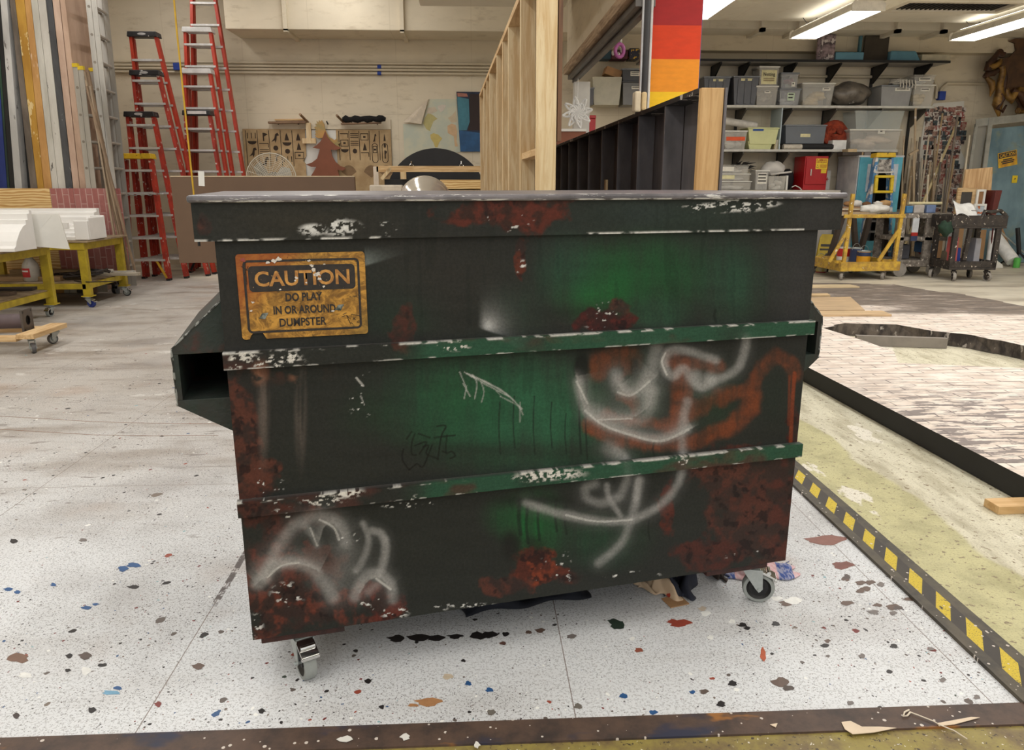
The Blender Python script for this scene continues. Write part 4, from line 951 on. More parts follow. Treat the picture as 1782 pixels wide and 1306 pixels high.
# ---- things on the lower shelves
jug = thing('plastic_jug', 'clear gallon jug with a red cap and red label under the tables', 'jug', (*G(57, 497, .274)[:2], .274))
jug.location = (at(57, 490, 8.78).x, 8.78, .274)
MB().lathe([(.001, 0), (.075, .0), (.085, .015), (.085, .15), (.078, .19), (.03, .27), (.026, .29), (.024, .3)], (0, 0, 0), 24).build('bottle', M('cloudy_plastic', C(176, 170, 160), .35, 0, .15, 9), jug, smooth=40)
MB().lathe([(.028, .295), (.028, .325), (.001, .327)], (0, 0, 0), 18).build('cap', M('red_plastic', C(150, 34, 40), .4), jug)
lb = MB().sheet(lambda u, v: (.0865 * sin(-.95 + 1.3 * u), -.0865 * cos(-.95 + 1.3 * u), .05 + .1 * v), 10, 2).build('label', M('red_label', C(176, 40, 42), .5), jug)
MB().sheet(lambda u, v: (.0875 * sin(-.85 + 1.0 * u), -.0875 * cos(-.85 + 1.0 * u), .108 + .018 * v), 10, 1).build('lettering', m_logo, lb)
random.seed(3)
m_dkcable = M('dark_cable', C(44, 34, 30), .6)
for i in range(4):
    pts = [(at(110 + i * 16, 490, 8.85).x + .16 * cos(t * .5 + i) * (1 + .2 * sin(t * .9)), 8.95 + .14 * sin(t * .5 + i), .30 + .012 * (t % 7) / 2 + .015 * i) for t in range(26)]
    tag(MB().tube(pts, .011, 6).build('cable_coil', m_dkcable), 'dark coiled cable in the heap on the rear table shelf', 'cable', 'coiled cables on the rear table shelf')
for i, (x0, x1, y, z, hgt, c) in enumerate(((-5.5, -4.65, 8.75, .275, .05, (150, 120, 84)), (-5.4, -4.55, 9.1, .275, .09, (166, 136, 96)), (-5.3, -4.0, 9.22, .275, .03, (196, 184, 164)), (-5.2, -4.35, 9.3, .31, .03, (226, 222, 212)), (-5.35, -4.12, 9.38, .275, .035, (216, 210, 198)))):
    tag(MB().bb(0, x1 - x0, 0, .09, 0, hgt).build('lumber_piece', wood('shelf_lumber_%d' % i, C(*c), C(*[q * .8 for q in c]), 'x', knots=False), loc=(x0, y, z)), ('brown board at the shelf front behind the jug', 'tall brown board at the middle of the rear table shelf', 'long thin board sticking past the rear table leg', 'white strip lying on top of another at the shelf back', 'white primed strip at the back of the rear table shelf')[i], 'board')
for i, (x0, x1, y, c) in enumerate(((-5.5, -4.6, 7.3, (176, 140, 100)), (-5.5, -4.55, 7.6, (110, 92, 78)), (-5.4, -4.52, 7.85, (60, 50, 44)))):
    tag(MB().bb(0, x1 - x0, 0, .13, 0, .03).build('lumber_piece', wood('shelfa_lumber_%d' % i, C(*c), C(*[q * .8 for q in c]), 'x', knots=False), loc=(x0, y, .274), rot=(0, 0, .12 * (i - 1))), ('light board lying at the front of the front table shelf', 'brown board in the middle of the front table shelf', 'dark board at the back of the front table shelf')[i], 'board')
plug = MB().tube([(-4.5, 8.75, .279), (-4.36, 8.62, .281), (-4.24, 8.57, .285), at(203, 490, 8.56), at(205, 503, 8.56)], .006, 6).build('plug_cord', m_dkcable)
MB().bb(-.015, .015, -.012, .012, -.05, 0).build('plug', m_blackp, plug, loc=at(205, 503, 8.58)); tag(plug, 'black cord with a plug hanging off the rear table shelf', 'cord')
# ---- wooden dolly with the grey post lying on it
dl_ = thing('wooden_dolly', 'pine dolly on casters at the left edge carrying the grey post', 'dolly', (-3.62, 6.16, 0))
MB().bb(-.07, .07, .0, .52, .125, .165).build('end_plank', pine_y, dl_, bevel=.003)
MB().bb(-1.2, -.072, .0, .09, .105, .145).build('side_plank', pine_x, dl_, bevel=.003); MB().bb(-1.2, -.072, .40, .49, .105, .145).build('side_plank', pine_x, dl_, bevel=.003)
for lx, ly, rz_ in ((-.0, .08, radians(-140)), (0, .46, radians(140)), (-1.1, .08, 0), (-1.1, .46, 0)): caster(dl_, (lx, ly, .125 if lx == 0 else .105), rz_, .042, M('grey_tyre', C(96, 94, 94), .6), m_zinc, m_zinc, False, .03)
m_post = M('grey_purple_steel', C(98, 84, 86), .5, .1, .2, 8)
ps = thing('steel_post', 'grey purple steel post with a square base plate lying on the dolly', 'post', (-3.74, 6.42, .146), radians(6))
MB().tube([(-1.5, 0, .085), (0, 0, .085)], .062, 20).build('tube', m_post, ps, smooth=40)
m = MB(); k = 16; sq = []; ci = []
for i in range(k):
    t = 2 * pi * i / k + pi / 4; c_, s_ = cos(t), sin(t); mx = max(abs(c_), abs(s_)); sq.append((c_ / mx * .092, s_ / mx * .092 + .092)); ci.append((c_ * .04, s_ * .04 + .092))
for xx in (0.0, .016): m.add([(xx, a_, b_) for a_, b_ in sq + ci], [(i, (i + 1) % k, (i + 1) % k + k, i + k) for i in range(k)])
m.add([(x_, a_, b_) for x_ in (0., .016) for a_, b_ in sq], [(i, (i + 1) % k, (i + 1) % k + k, i + k) for i in range(k)])
m.build('base_plate', M('grey_plate', C(92, 84, 78), .5, .2), ps)
MB().lathe([(.001, 0), (.04, 0)], (.004, 0, .092), 18, 'x').build('socket', m_blackp, ps)
for a_, b_ in ((-.07, .165), (.07, .165), (.07, .02), (-.07, .02)): MB().lathe([(.001, .0165), (.009, .0165)], (0, a_, b_), 12, 'x').build('bolt_hole', m_blackp, ps)
# ---- brown panel behind the dumpster, cord
a, b, c_ = at(296, 308, 6.0), at(617, 308, 6.0), at(316, 458, 6.0)
bp = thing('painted_board', 'large brown painted panel standing behind the left end of the dumpster', 'panel', (a.x, 6.0, 0))
w = b.x - a.x
m_brown = M('brown_paint', C(104, 80, 60), .6, 0, .08, 4, spots=C(170, 160, 140), spot_scale=26, spot_at=(.74, .76))
MB().bb(0, w, 0, .035, c_.z, a.z).build('board', m_brown, bp, bevel=.002)
MB().bb(0, w, -.001, .036, a.z + .0005, a.z + .008).build('top_edge', M('pale_edge', C(196, 176, 146), .6), bp)
for lx in (.62, w - .1): MB().bb(lx - .03, lx + .03, .037, .075, 0.0, a.z - .1).bb(lx - .03, lx + .03, -.25, .3, 0, .04).build('leg', pine_z, bp)
hc = thing('extension_cable', 'yellow cord hanging from the ceiling beside the red ladders', 'cord', (-1.76, 5.0, 0))
MB().tube([(0, 0, 4.8), (.006, 0, 3.2), (-.004, 0, 2.2), (0, 0, .985)], .0055, 6).build('cord', M('yellow_cord', C(206, 164, 40), .5), hc)
MB().tube([(0, 0, .99), (0, 0, .955)], .009, 8).build('plug', m_blackp, hc)
MB().bb(-.045, -.008, -.003, .003, 1.33, 1.42).build('paper_tag', m_white2, hc, rot=(0, .06, 0))
# ================================================================== BACK WALL, MIDDLE
def pb(x0, y0, x1, y1, Y):
    a, b = at(x0, y1, Y), at(x1, y0, Y); return a.x, b.x, a.z, b.z
WY = BW - .012
m_cond = M('painted_conduit', C(206, 194, 170), .5, 0, .06, 3)
for i, (yy, nm) in enumerate(((107, 'topmost'), (113, 'second'), (118.5, 'third'), (124.5, 'lowest'))):
    a, b = at(196, yy, BW - .05), at(972, yy, BW - .05)
    t = thing('conduit', 'long painted conduit along the back wall, %s of the four' % nm, 'conduit', (a.x, BW - .05, a.z), 0, 'conduits on the back wall')
    MB().tube([(0, 0, 0), (b.x - a.x, 0, 0)], .019, 10).build('pipe', m_cond, t, smooth=40)
    if i in (1, 3):
        q = at(660, yy, BW - .05); MB().tube([(q.x - a.x - .03, 0, 0), (q.x - a.x + .03, 0, 0)], .03, 10).build('coupling', M('blue_box_paint', C(32, 66, 160), .5), t)
x0, x1, z0, z1 = pb(302.5, 109.5, 314, 122, BW - .1)
tag(MB().bb(x0, x1, BW - .12, BW - .075, z0, z1).build('junction_box', M('blue_box_paint', C(32, 66, 160), .5), bevel=.006), 'small blue junction box on the conduits between the red ladder groups', 'junction box')
# board strip with pegs above the relief panels
x0, x1, z0, z1 = pb(470, 208, 680, 225, WY)
rk = thing('peg_board', 'cream peg rail board above the relief panels', 'rail', (x0, WY, z0))
MB().bb(0, x1 - x0, -.02, 0, 0, z1 - z0).build('board', m_wall, rk, bevel=.003)
for px in (485, 520, 571, 613, 657): 
    q = at(px, 216, WY); MB().tube([(q.x - x0, -.02, q.z - z0), (q.x - x0, -.12, q.z - z0 + .03)], .012, 8).build('peg', m_dkcable, rk)
def slab(poly, Y, th, name, mat, label, cat, **k):
    """outline given as measured points at depth Y"""
    ps = [at(x, y, Y) for x, y in poly]; c = ps[0]
    o = MB().prism([(p.x - c.x, p.z - c.z) for p in ps], 0, th).build(name, mat, loc=(c.x, Y, c.z), **k)
    if label: tag(o, label, cat)
    return o
wood_a = wood('shelf_stick_wood', C(150, 120, 90), C(110, 84, 62), 'x')
slab([(466, 211.5), (531, 210), (531, 214), (466, 215)], WY - .2, .14, 'wood_batten', wood_a, 'brown batten lying on the pegs above the left relief panel', 'batten')
slab([(478, 207), (530, 206.5), (530, 209.5), (478, 210)], WY - .15, .1, 'wood_batten', pine_x, 'pale batten on top of the brown one above the left relief panel', 'batten')
for px, py, px2, py2, lab in ((522, 199, 536, 213, 'brown peg stick tilted out of the rail left of the pointed hand cutout'), (586, 201, 598, 213, 'brown peg stick tilted out of the rail left of the black roll')):
    tag(MB().tube([at(px, py, WY - .3), at(px2, py2, WY - .03)], .02, 8).build('peg_stick', wood_a), lab, 'peg')
r0, r1 = at(596, 208, WY - .18), at(671, 207, WY - .18)
m = MB(); n_ = 14; pts = [r0 + (r1 - r0) * (i / n_) + Vector((0, 0, .008 * sin(i * 2.1))) for i in range(n_ + 1)]
tag(m.tube(pts, [.05 + .012 * sin(i * 1.7) if 0 < i < n_ else .03 for i in range(n_ + 1)], 12).build('cloth_roll', M('black_fur', C(18, 17, 17), .9, 0, .3, 40, bump=.6), smooth=60), 'black cloth roll lying on the pegs over the right relief panel', 'roll')
slab([(593, 214), (662, 212), (662, 214.5), (593, 216.5)], WY - .2, .14, 'wood_batten', wood_a, 'batten under the black cloth roll', 'batten')
# relief panels with carved signs
m_tan = M('tan_relief_board', C(190, 164, 124), .7, 0, .15, 4, C(168, 140, 100))
m_cut = M('dark_relief_lines', C(58, 44, 32), .8)
def glyphs(o, x0, x1, z0, z1, cols, seed, ovals=()):
    rnd = random.Random(seed); cw = (x1 - x0) / cols; T = .011; y = -.003
    def qd(a, b, c_, d): m_.add([(a, y, b), (c_, y, b), (c_, y, d), (a, y, d)], [(0, 1, 2, 3)])
    for c_ in range(cols):
        m_ = MB()
        qd(x0 + c_ * cw, z0, x0 + c_ * cw + T, z1)
        cx = x0 + (c_ + .55) * cw; z = z1 - .04
        if c_ in ovals:
            w_, h_ = cw * .32, (z1 - z0) * .34; zc = (z0 + z1) / 2 - .12
            ring = [(w_ * cos(t * pi / 10), (h_ - w_) * (1 if sin(t * pi / 10) > 0 else -1) * (abs(sin(t * pi / 10)) > 1e-6) + w_ * sin(t * pi / 10)) for t in range(20)]
            k_ = len(ring); m_.add([(cx + a, y, zc + b) for a, b in ring] + [(cx + a * .8, y, zc + b * .94) for a, b in ring], [(i, (i + 1) % k_, (i + 1) % k_ + k_, i + k_) for i in range(k_)])
        while z > z0 + .1:
            kind = rnd.choice('obzhdrfls'); w_ = cw * .4; inside = c_ in ovals and z < (z0 + z1) / 2 + .2
            if inside: w_ *= .55
            if kind == 'o': m_.add([(cx + w_ * .55 * cos(t * pi / 6), y, z - .04 + .04 * sin(t * pi / 6)) for t in range(12)], [tuple(range(12))]); z -= .12
            elif kind == 'd': m_.add([(cx + w_ * cos(pi + t * pi / 6), y, z + .055 * sin(pi + t * pi / 6)) for t in range(7)], [tuple(range(7))]); z -= .1
            elif kind == 'b':
                m_.add([(cx + a * w_, y, z - .16 + b * .16) for a, b in ((-.9, .1), (-.2, .45), (.1, .9), (.6, 1), (.9, .75), (.4, .7), (.3, .3), (.0, .0), (-.1, .25))], [tuple(range(9))]); z -= .2
            elif kind == 'z':
                for j in range(3): qd(cx - w_, z - .012 - j * .03, cx + w_, z - j * .03)
                z -= .12
            elif kind == 'h':
                for j in range(3): qd(cx - w_ + j * w_ * .85, z - .09, cx - w_ + j * w_ * .85 + T * 1.2, z)
                z -= .13
            elif kind == 'r':
                for a, b, c2, d in ((-w_, -.11, w_, -.1), (-w_, -.012, w_, 0), (-w_, -.11, -w_ + T, 0), (w_ - T, -.11, w_, 0)): qd(cx + a, z + b, cx + c2, z + d)
                qd(cx - .02, z - .07, cx + .02, z - .04); z -= .15
            elif kind == 'f':
                qd(cx - T, z - .13, cx + T, z); m_.add([(cx + T, y, z), (cx + w_, y, z - .02), (cx + T, y, z - .06)], [(0, 1, 2)]); z -= .16
            elif kind == 'l': qd(cx - w_, z - .012, cx + w_, z); qd(cx + w_ - T, z - .07, cx + w_, z); z -= .1
            else: m_.add([(cx + a * w_, y, z - .12 + b * .12) for a, b in ((-.5, 0), (.5, 0), (.25, .6), (0, 1), (-.25, .6))], [tuple(range(5))]); z -= .15
        m_.build('carved_pattern', m_cut, o)
x0, x1, z0, z1 = pb(430.5, 225, 531, 320, WY)
o = MB().prism([(0, -.9), (x1 - x0 - .02, -.9), (x1 - x0 - .02, z1 - z0 - .55), (x1 - x0 - .06, z1 - z0 - .5), (x1 - x0, z1 - z0 - .42), (x1 - x0, z1 - z0), (0, z1 - z0)], -.002, .01).build('relief_panel', m_tan, loc=(x0, WY - .03, z0)); tag(o, 'tan panel of carved picture signs left of the tree cutout', 'panel', 'carved picture sign panels')
glyphs(o, .04, x1 - x0 - .03, .28, z1 - z0 - .02, 5, 4)
x0, x1, z0, z1 = pb(590, 226, 680, 320, WY)
o = MB().bb(0, x1 - x0, -.002, .01, -.9, z1 - z0).build('relief_panel', m_tan, loc=(x0, WY - .03, z0)); tag(o, 'tan panel of carved picture signs and fans right of the tree cutout', 'panel', 'carved picture sign panels')
glyphs(o, .04, x1 - x0 - .03, .38, z1 - z0 - .02, 5, 9, (3, 4))
for fx in (.18, .55, .8):
    m_ = MB(); m_.add([(fx, -.003, .1)] + [(fx + .14 * cos(pi * (.15 + .7 * t / 8)), -.003, .1 + .2 * sin(pi * (.15 + .7 * t / 8))) for t in range(9)], [tuple(range(10))])
    m_.build('fan_pattern', M('fan_tan', C(136, 108, 76), .7), o)
slab([(531, 226), (590, 226), (590, 312), (531, 312)], WY, .006, 'white_backing_board', m_white2, 'white backing board behind the tree cutout', 'board')
x0, x1, z0, z1 = pb(535, 214, 541, 250, WY - .06)
tk = MB().bb(x0, x1, -.02, .02, z0 + .08, z1).bb(x0 - .07, x1 + .07, -.025, .025, z0, z0 + .08).build('wooden_tee', pine_z, loc=(0, WY - .08, 0)); tag(tk, 'T shaped wooden stick hanging beside the pointed hand cutout', 'stick')
m_hand = M('olive_gold_cutout', C(160, 142, 92), .6, 0, .2, 6, C(196, 150, 84))
S6 = 6.854
cut = lambda L, ox, oy, k: [(ox + a / k, oy + b / k) for a, b in L]
slab(cut([(1140, 250), (1125, 180), (1095, 130), (1085, 150), (1060, 130), (1062, 160), (1030, 140), (1045, 175), (1015, 175), (1040, 205), (1005, 215), (1030, 250), (1015, 262), (1030, 285), (1010, 300), (1035, 315), (1010, 325), (1050, 345), (1090, 345), (1150, 330), (1180, 350), (1240, 440), (1290, 480), (1310, 450), (1290, 420), (1320, 400), (1285, 385), (1270, 350), (1250, 370), (1180, 330), (1150, 270)], 400, 190, S6), WY - .07, .02, 'hand_cutout', m_hand, 'olive gold pointed hand cutout behind the top of the tree cutout', 'cutout')
slab(cut([(1135, 260), (1160, 330), (1205, 385), (1260, 430), (1330, 465), (1260, 490), (1205, 485), (1220, 560), (1260, 630), (1310, 675), (1385, 705), (1350, 735), (1285, 725), (1310, 810), (1320, 1000), (930, 1000), (965, 800), (1000, 745), (1030, 690), (970, 690), (905, 660), (975, 640), (1040, 590), (1075, 475), (1030, 470), (985, 460), (1040, 425), (1085, 380), (1115, 320)], 400, 190, S6), WY - .12, .025, 'tree_cutout', M('brown_board', C(134, 78, 52), .6, 0, .12, 5), 'brown fir tree cutout leaning on the back wall', 'cutout')
# fan
fc = at(474, 311, 11.0); fr = at(517, 311, 11.0).x - fc.x
fn = thing('pedestal_fan', 'grey round pedestal fan in front of the left carved panel', 'fan', (fc.x, 11.0, 0))
m_fan = M('fan_wire', C(206, 198, 180), .45, .2)
m = MB()
for i in range(1, 15):
    r = fr * i / 14; m.tube([(r * cos(2 * pi * t / 28), -.07 * (1 - (i / 14) ** 2) - .05, fc.z + r * sin(2 * pi * t / 28)) for t in range(29)], .0035 if i < 14 else .009, 5, False)
for k in range(20): a = 2 * pi * k / 20; m.tube([(fr * j / 5 * cos(a), -.07 * (1 - (j / 5) ** 2) - .05, fc.z + fr * j / 5 * sin(a)) for j in range(6)], .003, 4)
m.build('front_guard', m_fan, fn)
m = MB()
for k in range(3):
    a0 = 2 * pi * k / 3 + .3; m.add([(.03 * cos(a0), 0, fc.z + .03 * sin(a0)), (fr * .8 * cos(a0 - .3), -.03, fc.z + fr * .8 * sin(a0 - .3)), (fr * .86 * cos(a0 + .2), .0, fc.z + fr * .86 * sin(a0 + .2)), (fr * .6 * cos(a0 + .6), .03, fc.z + fr * .6 * sin(a0 + .6))], [(0, 1, 2, 3)])
m.build('blades', M('fan_blade', C(176, 172, 160), .5), fn, solid=.003)
MB().lathe([(.001, -.06), (.05, -.05), (.06, .05), (.09, .06), (.09, .2), (.001, .22)], (0, 0, fc.z), 18, 'y').build('motor', M('fan_motor', C(120, 116, 108), .5), fn)
MB().tube([(0, .1, .03), (0, .1, fc.z)], .02, 10).build('pole', M('dark_metal', C(58, 52, 46), .5, .4), fn)
MB().lathe([(.25, 0), (.25, .02), (.03, .05), (.001, .05)], (0, .1, 0), 24).build('base', M('dark_metal', C(58, 52, 46), .5, .4), fn)
# ---- map and painting
mp = thing('world_map', 'pale world map on the back wall with its upper left corner curling off', 'map', (at(702, 260, WY).x, WY, 0))
q = lambda x, y, dy=0.0: Vector((at(x, y, WY).x - mp.location.x, dy, at(x, y, WY).z))
K = lambda a, b: (640 + a / 7.2545, 160 + b / 7.2545)
m_map = M('map_sea', C(206, 204, 180), .6, 0, .08, 4, C(190, 196, 180))
m_ = MB(); m_.add([q(*K(*p)) for p in ((780, 92), (1122, 92), (1170, 760), (465, 830), (445, 405), (680, 412), (740, 200))], [(0, 6, 5, 4, 3, 2, 1)]); m_.build('sheet', m_map, mp, solid=.003)
m_ = MB(); m_.add([q(*K(*p), d) for p, d in (((780, 92), -.01), ((760, 100), -.04), ((450, 385), -.03), ((520, 388), -.07), ((680, 412), -.06), ((720, 260), -.05))], [(0, 1, 5), (1, 2, 3, 5), (3, 4, 5)]); m_.build('curled_corner', M('map_back', C(220, 206, 184), .6), mp, solid=.004)
for pts, c in (([(720, 330), (700, 400), (740, 470), (790, 500), (790, 470), (830, 370), (880, 340), (820, 290), (760, 270)], (190, 180, 120)), ([(790, 540), (830, 520), (890, 540), (940, 590), (900, 640), (880, 700), (850, 700), (830, 640), (795, 590)], (206, 186, 110)), ([(1005, 430), (1060, 400), (1110, 420), (1130, 500), (1120, 620), (1140, 690), (1100, 690), (1085, 560), (1010, 520)], (214, 180, 140)), ([(880, 180), (940, 160), (990, 170), (960, 230), (920, 260), (890, 220)], (214, 204, 190)), ([(1010, 330), (1060, 300), (1110, 240), (1125, 380), (1060, 390)], (206, 190, 160)), ([(760, 200), (850, 190), (880, 240), (800, 280), (740, 270)], (206, 192, 170))):
    MB().add([q(*K(*p), -.004) for p in pts], [tuple(range(len(pts)))]).build('map_print', M('land_%d_%d' % (c[0], c[2]), C(*c), .6, 0, .1, 12), mp)
x0, x1, z0, z1 = pb(796, 160, 834, 264, WY - .02)
pt = thing('canvas_painting', 'dark blue painted canvas on the wall beside the stud wall', 'painting', (x0, WY - .02, z0))
w, h = x1 - x0 + .3, z1 - z0
MB().prism([(.05, 0), (w, 0), (w, h), (0, h)], -.004, .004).build('canvas', M('navy_paint', C(34, 46, 72), .6, 0, .3, 5, C(20, 24, 44)), pt)
MB().add([(.01, -.006, h * .92), (.2, -.006, h * .88), (.21, -.006, h * .5), (.16, -.006, h * .36), (.03, -.006, h * .36)], [tuple(range(5))]).build('paint_patch', M('teal_paint', C(72, 132, 150), .6, 0, .2, 7), pt)
MB().add([(.05, -.0055, 0), (w, -.0055, 0), (w, -.0055, h * .28), (.2, -.0055, h * .34), (.03, -.0055, h * .36)], [tuple(range(5))]).build('paint_patch', M('blue_paint', C(44, 92, 140), .6, 0, .3, 5), pt)
MB().add([(.21, -.006, h * .96), (w, -.006, h * .97), (w, -.006, h * .36), (.18, -.006, h * .36), (.22, -.006, h * .55)], [tuple(range(5))]).build('paint_patch', M('dark_maroon', C(46, 28, 26), .6), pt)
MB().add([(.01, -.007, h * .985), (.17, -.007, h * .97), (.19, -.007, h * .92), (.02, -.007, h * .92)], [tuple(range(4))]).build('paint_patch', M('salmon_paint', C(176, 116, 100), .6), pt)
# ---- black half disc, crate frame, shiny dome
dc = at(760, 350, 12.2); dr = dc.z - at(760, 258, 12.2).z; dr = abs(dr)
dd = thing('black_disc', 'black round disc showing above the pine frame in front of the map', 'disc', (dc.x, 12.2, dc.z - dr))
MB().lathe([(.001, 0), (dr, 0), (dr, .03), (.001, .03)], (0, 0, dr), 64, 'y').build('disc', M('matte_black', C(38, 38, 40), .65, 0, .2, 5), dd)
for px in (716, 803):
    e = at(px, 285, 12.2); ex = e.x - dc.x; ez = e.z - (dc.z - dr)
    MB().tube([(ex, -.005, ez + .03), (ex, -.03, ez - .005)], .014, 8).tube([(ex + .03 * cos(t * pi / 6), -.03, ez - .035 + .03 * sin(t * pi / 6)) for t in range(13)], .006, 6, False).build('eye_bolt', m_chrome, dd)
MB().bb(-.4, .4, 0, .3, -(dc.z - dr), .0).build('support', M('dark_timber', C(66, 54, 44), .7), dd)
CY = 11.6
def rail(x0, y0, x1, y1, Y=CY, th=.05): 
    a = pb(x0, y0, x1, y1, Y); return (a[0], a[1], Y, Y + th, a[2], a[3])
cf = thing('pine_trestle', 'pine frame with a braced corner in front of the black disc', 'frame', (0, 0, 0))
MB().bb(*rail(655, 289, 836, 299.5)).build('top_rail', pine_x, cf, bevel=.003)
MB().bb(*rail(697, 299.5, 706.5, 312)).build('short_stud', pine_z, cf)
MB().bb(*rail(651, 290, 658, 329)).build('post', M('whitewashed_pine', C(222, 208, 190), .6, 0, .12, 7), cf)
a, b = at(664, 312, CY + .02), at(680, 293, CY + .02); MB().bar(a, b, .05, .04, (0, 1, 0)).build('brace', pine_z, cf)
MB().bb(*rail(766, 313, 836, 331)).build('ply_panel', m_ply, cf)
MB().bb(*rail(651, 329, 836, 334)).build('bottom_rail', pine_x, cf)
for px in (655, 830): 
    a = pb(px - 4, 330, px + 4, 334, CY); MB().bb(a[0], a[1], CY, CY + .06, 0, a[2] + .02).build('leg', pine_z, cf)
a = pb(669, 312, 715, 325, CY + .08); tag(MB().bb(a[0], a[1], CY + .1, CY + .3, 0, a[3]).build('equipment_case', M('matte_black', C(38, 38, 40), .65, 0, .2, 5), bevel=.01), 'black case with a round knob behind the corner of the pine frame', 'case')
a = pb(643, 322, 700, 334, 11.3); tag(MB().bb(a[0], a[1], 11.3, 11.5, 0, a[3]).build('padded_bench', M('cream_cloth', C(226, 214, 196), .8), bevel=.02), 'cream topped box at the foot of the pine frame', 'box')
GY = 8.0; gc = at(740, 354, GY); gr = at(787, 354, GY).x - gc.x
gd = thing('mirror_dome', 'shiny silver dome reflecting the ceiling lamps behind the dumpster lid', 'dome', (gc.x, GY, 0))
MB().blob((0, 0, gc.z), (gr, gr, gr), 40, 24).build('dome', M('mirror_plastic', C(228, 222, 210), .14, .6, .05, 3), gd, smooth=True)
MB().tube([(0, 0, .02), (0, 0, gc.z - gr * .9)], .03, 10).lathe([(.2, 0), (.2, .02), (.001, .03)], (0, 0, 0), 20).build('stand', m_blackp, gd)

# ================================================================== STUD WALL, BLACK FLAT, PARTITION
SW = thing('stud_wall', 'unpainted pine stud wall section running back from the dumpster', 'stud wall', (.315, 3.9, 0), math.atan(.0362))
SL, SHh = 6.1, 2.42
for y0 in (.85, 1.72, 2.26, 2.9, 3.98, 4.5, 5.15, 6.06):
    MB().bb(0, .089, y0 - .038, y0, .038, SHh - .038).build('stud', pine_z, SW, bevel=.002)
MB().bb(0, .1, 0, .038, .0, SHh + .3).build('end_post', wood('end_post_pine', C(236, 214, 170), C(212, 178, 126), 'z'), SW, bevel=.002)
MB().bb(0, .089, .04, SL, 0, .038).build('bottom_plate', pine_y, SW); MB().bb(0, .089, .04, SL, SHh - .038, SHh).build('top_plate', pine_y, SW)
MB().bb(.01, .085, .05, .83, 1.485, 1.52).build('blocking', pine_y, SW)
MB().bb(.091, .101, .05, SL, .0, SHh).build('sheathing', wood('brown_hardboard', C(122, 86, 58), C(96, 66, 44), 'z', knots=False), SW)
MB().bb(.105, .125, -.002, .036, 1.55, SHh + .3).build('edge_strip', wood('brown_hardboard', C(122, 86, 58), C(96, 66, 44), 'z', knots=False), SW)
BF = thing('ribbed_black_flat', 'black painted flat with exposed ribs and a bare pine end behind the dumpster', 'flat', (.985, 3.4, 0), .0129)
m_blk = M('black_scenic_paint', C(108, 104, 106), .5, 0, .25, 6, C(84, 82, 84), stretch=(1, 1, .4))
BL, BH = 5.55, 1.745
for i in range(1, 10): MB().bb(0, .097, i * .6 - .01, i * .6 + .01, .02, BH - .02).build('rib', m_blk, BF, bevel=.001)
MB().bb(.0, .1, 0, .035, 0, BH).build('end_post', wood('end_pine_scarred', C(216, 178, 124), C(190, 146, 92), 'z'), BF, bevel=.002)
MB().bb(.102, .112, -.01, BL, 0, BH).build('skin', m_blk, BF)
MB().bb(-.005, .1, .036, BL, BH - .02, BH + .002).build('top_edge', M('black_edge_worn', C(50, 48, 48), .6, 0, .2, 6, spots=C(196, 190, 180), spot_scale=9, spot_at=(.60, .63)), BF)
MB().bb(0, .1, .036, BL, 0, .02).build('bottom_edge', m_blk, BF)
MB().bb(-.004, .012, 2.16, 2.22, 1.2, 1.37).build('pine_cleat', pine_z, BF)
# partition above the opening, with its header, far column and the striped column
struct(MB().bb(1.29, 1.42, 6.5, 10.9, 2.86, 4.8).build('wall_partition', m_wall))
hb = thing('header_beam', 'timber and steel header beam sloping away under the partition wall', 'beam', (0, 0, 0))
MB().bb(1.24, 1.40, 6.45, 10.85, 2.76, 2.86).build('timber', wood('old_header_timber', C(190, 164, 134), C(140, 114, 88), 'y'), hb, bevel=.004)
MB().bb(1.30, 1.46, 6.45, 10.85, 2.70, 2.758).bb(1.36, 1.40, 6.45, 10.85, 2.66, 2.70).build('steel_track', M('grey_steel_track', C(104, 100, 96), .5, .4, .2, 4), hb, bevel=.003)
struct(MB().bb(1.375, 1.585, 10.7, 10.86, 0, 2.66).build('trim_5', M('white_post_paint', C(214, 212, 206), .55, 0, .1, 4)))
zb = [at(1170, y, 6.5).z for y in (160, 103, 44)]
pc = thing('striped_column', 'square column painted in red, orange and yellow bands', 'column', (1.448, 6.5, 0))
lev = [0, .9, 1.5, zb[0], zb[1], zb[2], 4.78]
for i, (nm, c) in enumerate((('green', (74, 140, 70)), ('lime', (150, 180, 60)), ('yellow', (252, 204, 36)), ('orange', (246, 156, 40)), ('scarlet', (226, 72, 26)), ('red', (176, 44, 42)))):
    MB().bb(0, .406, 0, .4, lev[i] + (.0 if i == 0 else .0), lev[i + 1]).build(nm + '_band', [M('band_' + nm, C(*[max(0, q - 10) for q in c]), .75, 0, .1, 8, stretch=(1, 1, 3))], pc)
MB().bb(.4065, .412, 0.01, .4, 0, 4.78).build('side_strip', M('band_violet', C(84, 92, 160), .5), pc)
for i, (px, r, c) in enumerate(((1117, .012, (204, 204, 204)), (1123.5, .03, (52, 50, 50)), (1128, .014, (186, 184, 180)), (1131, .012, (206, 204, 200)))):
    q = at(px, 100, 6.44); tag(MB().tube([(q.x, 6.44, 1.0 + .0 * i), (q.x, 6.44, 4.78)], r, 10).build('conduit', M('pipe_%d' % i, C(*c), .45, .1), smooth=40), ('thin pale conduit', 'dark steel channel pipe', 'grey conduit', 'white conduit touching the stripes')[i] + ' on the left of the striped column', 'conduit', 'pipes beside the striped column')
a = pb(1105, 158, 1127, 194, 6.3)
al = thing('intercom_box', 'cream wall device box on the pipes beside the striped column', 'device', (a[0], 6.34, a[2]))
w, h = a[1] - a[0], a[3] - a[2]
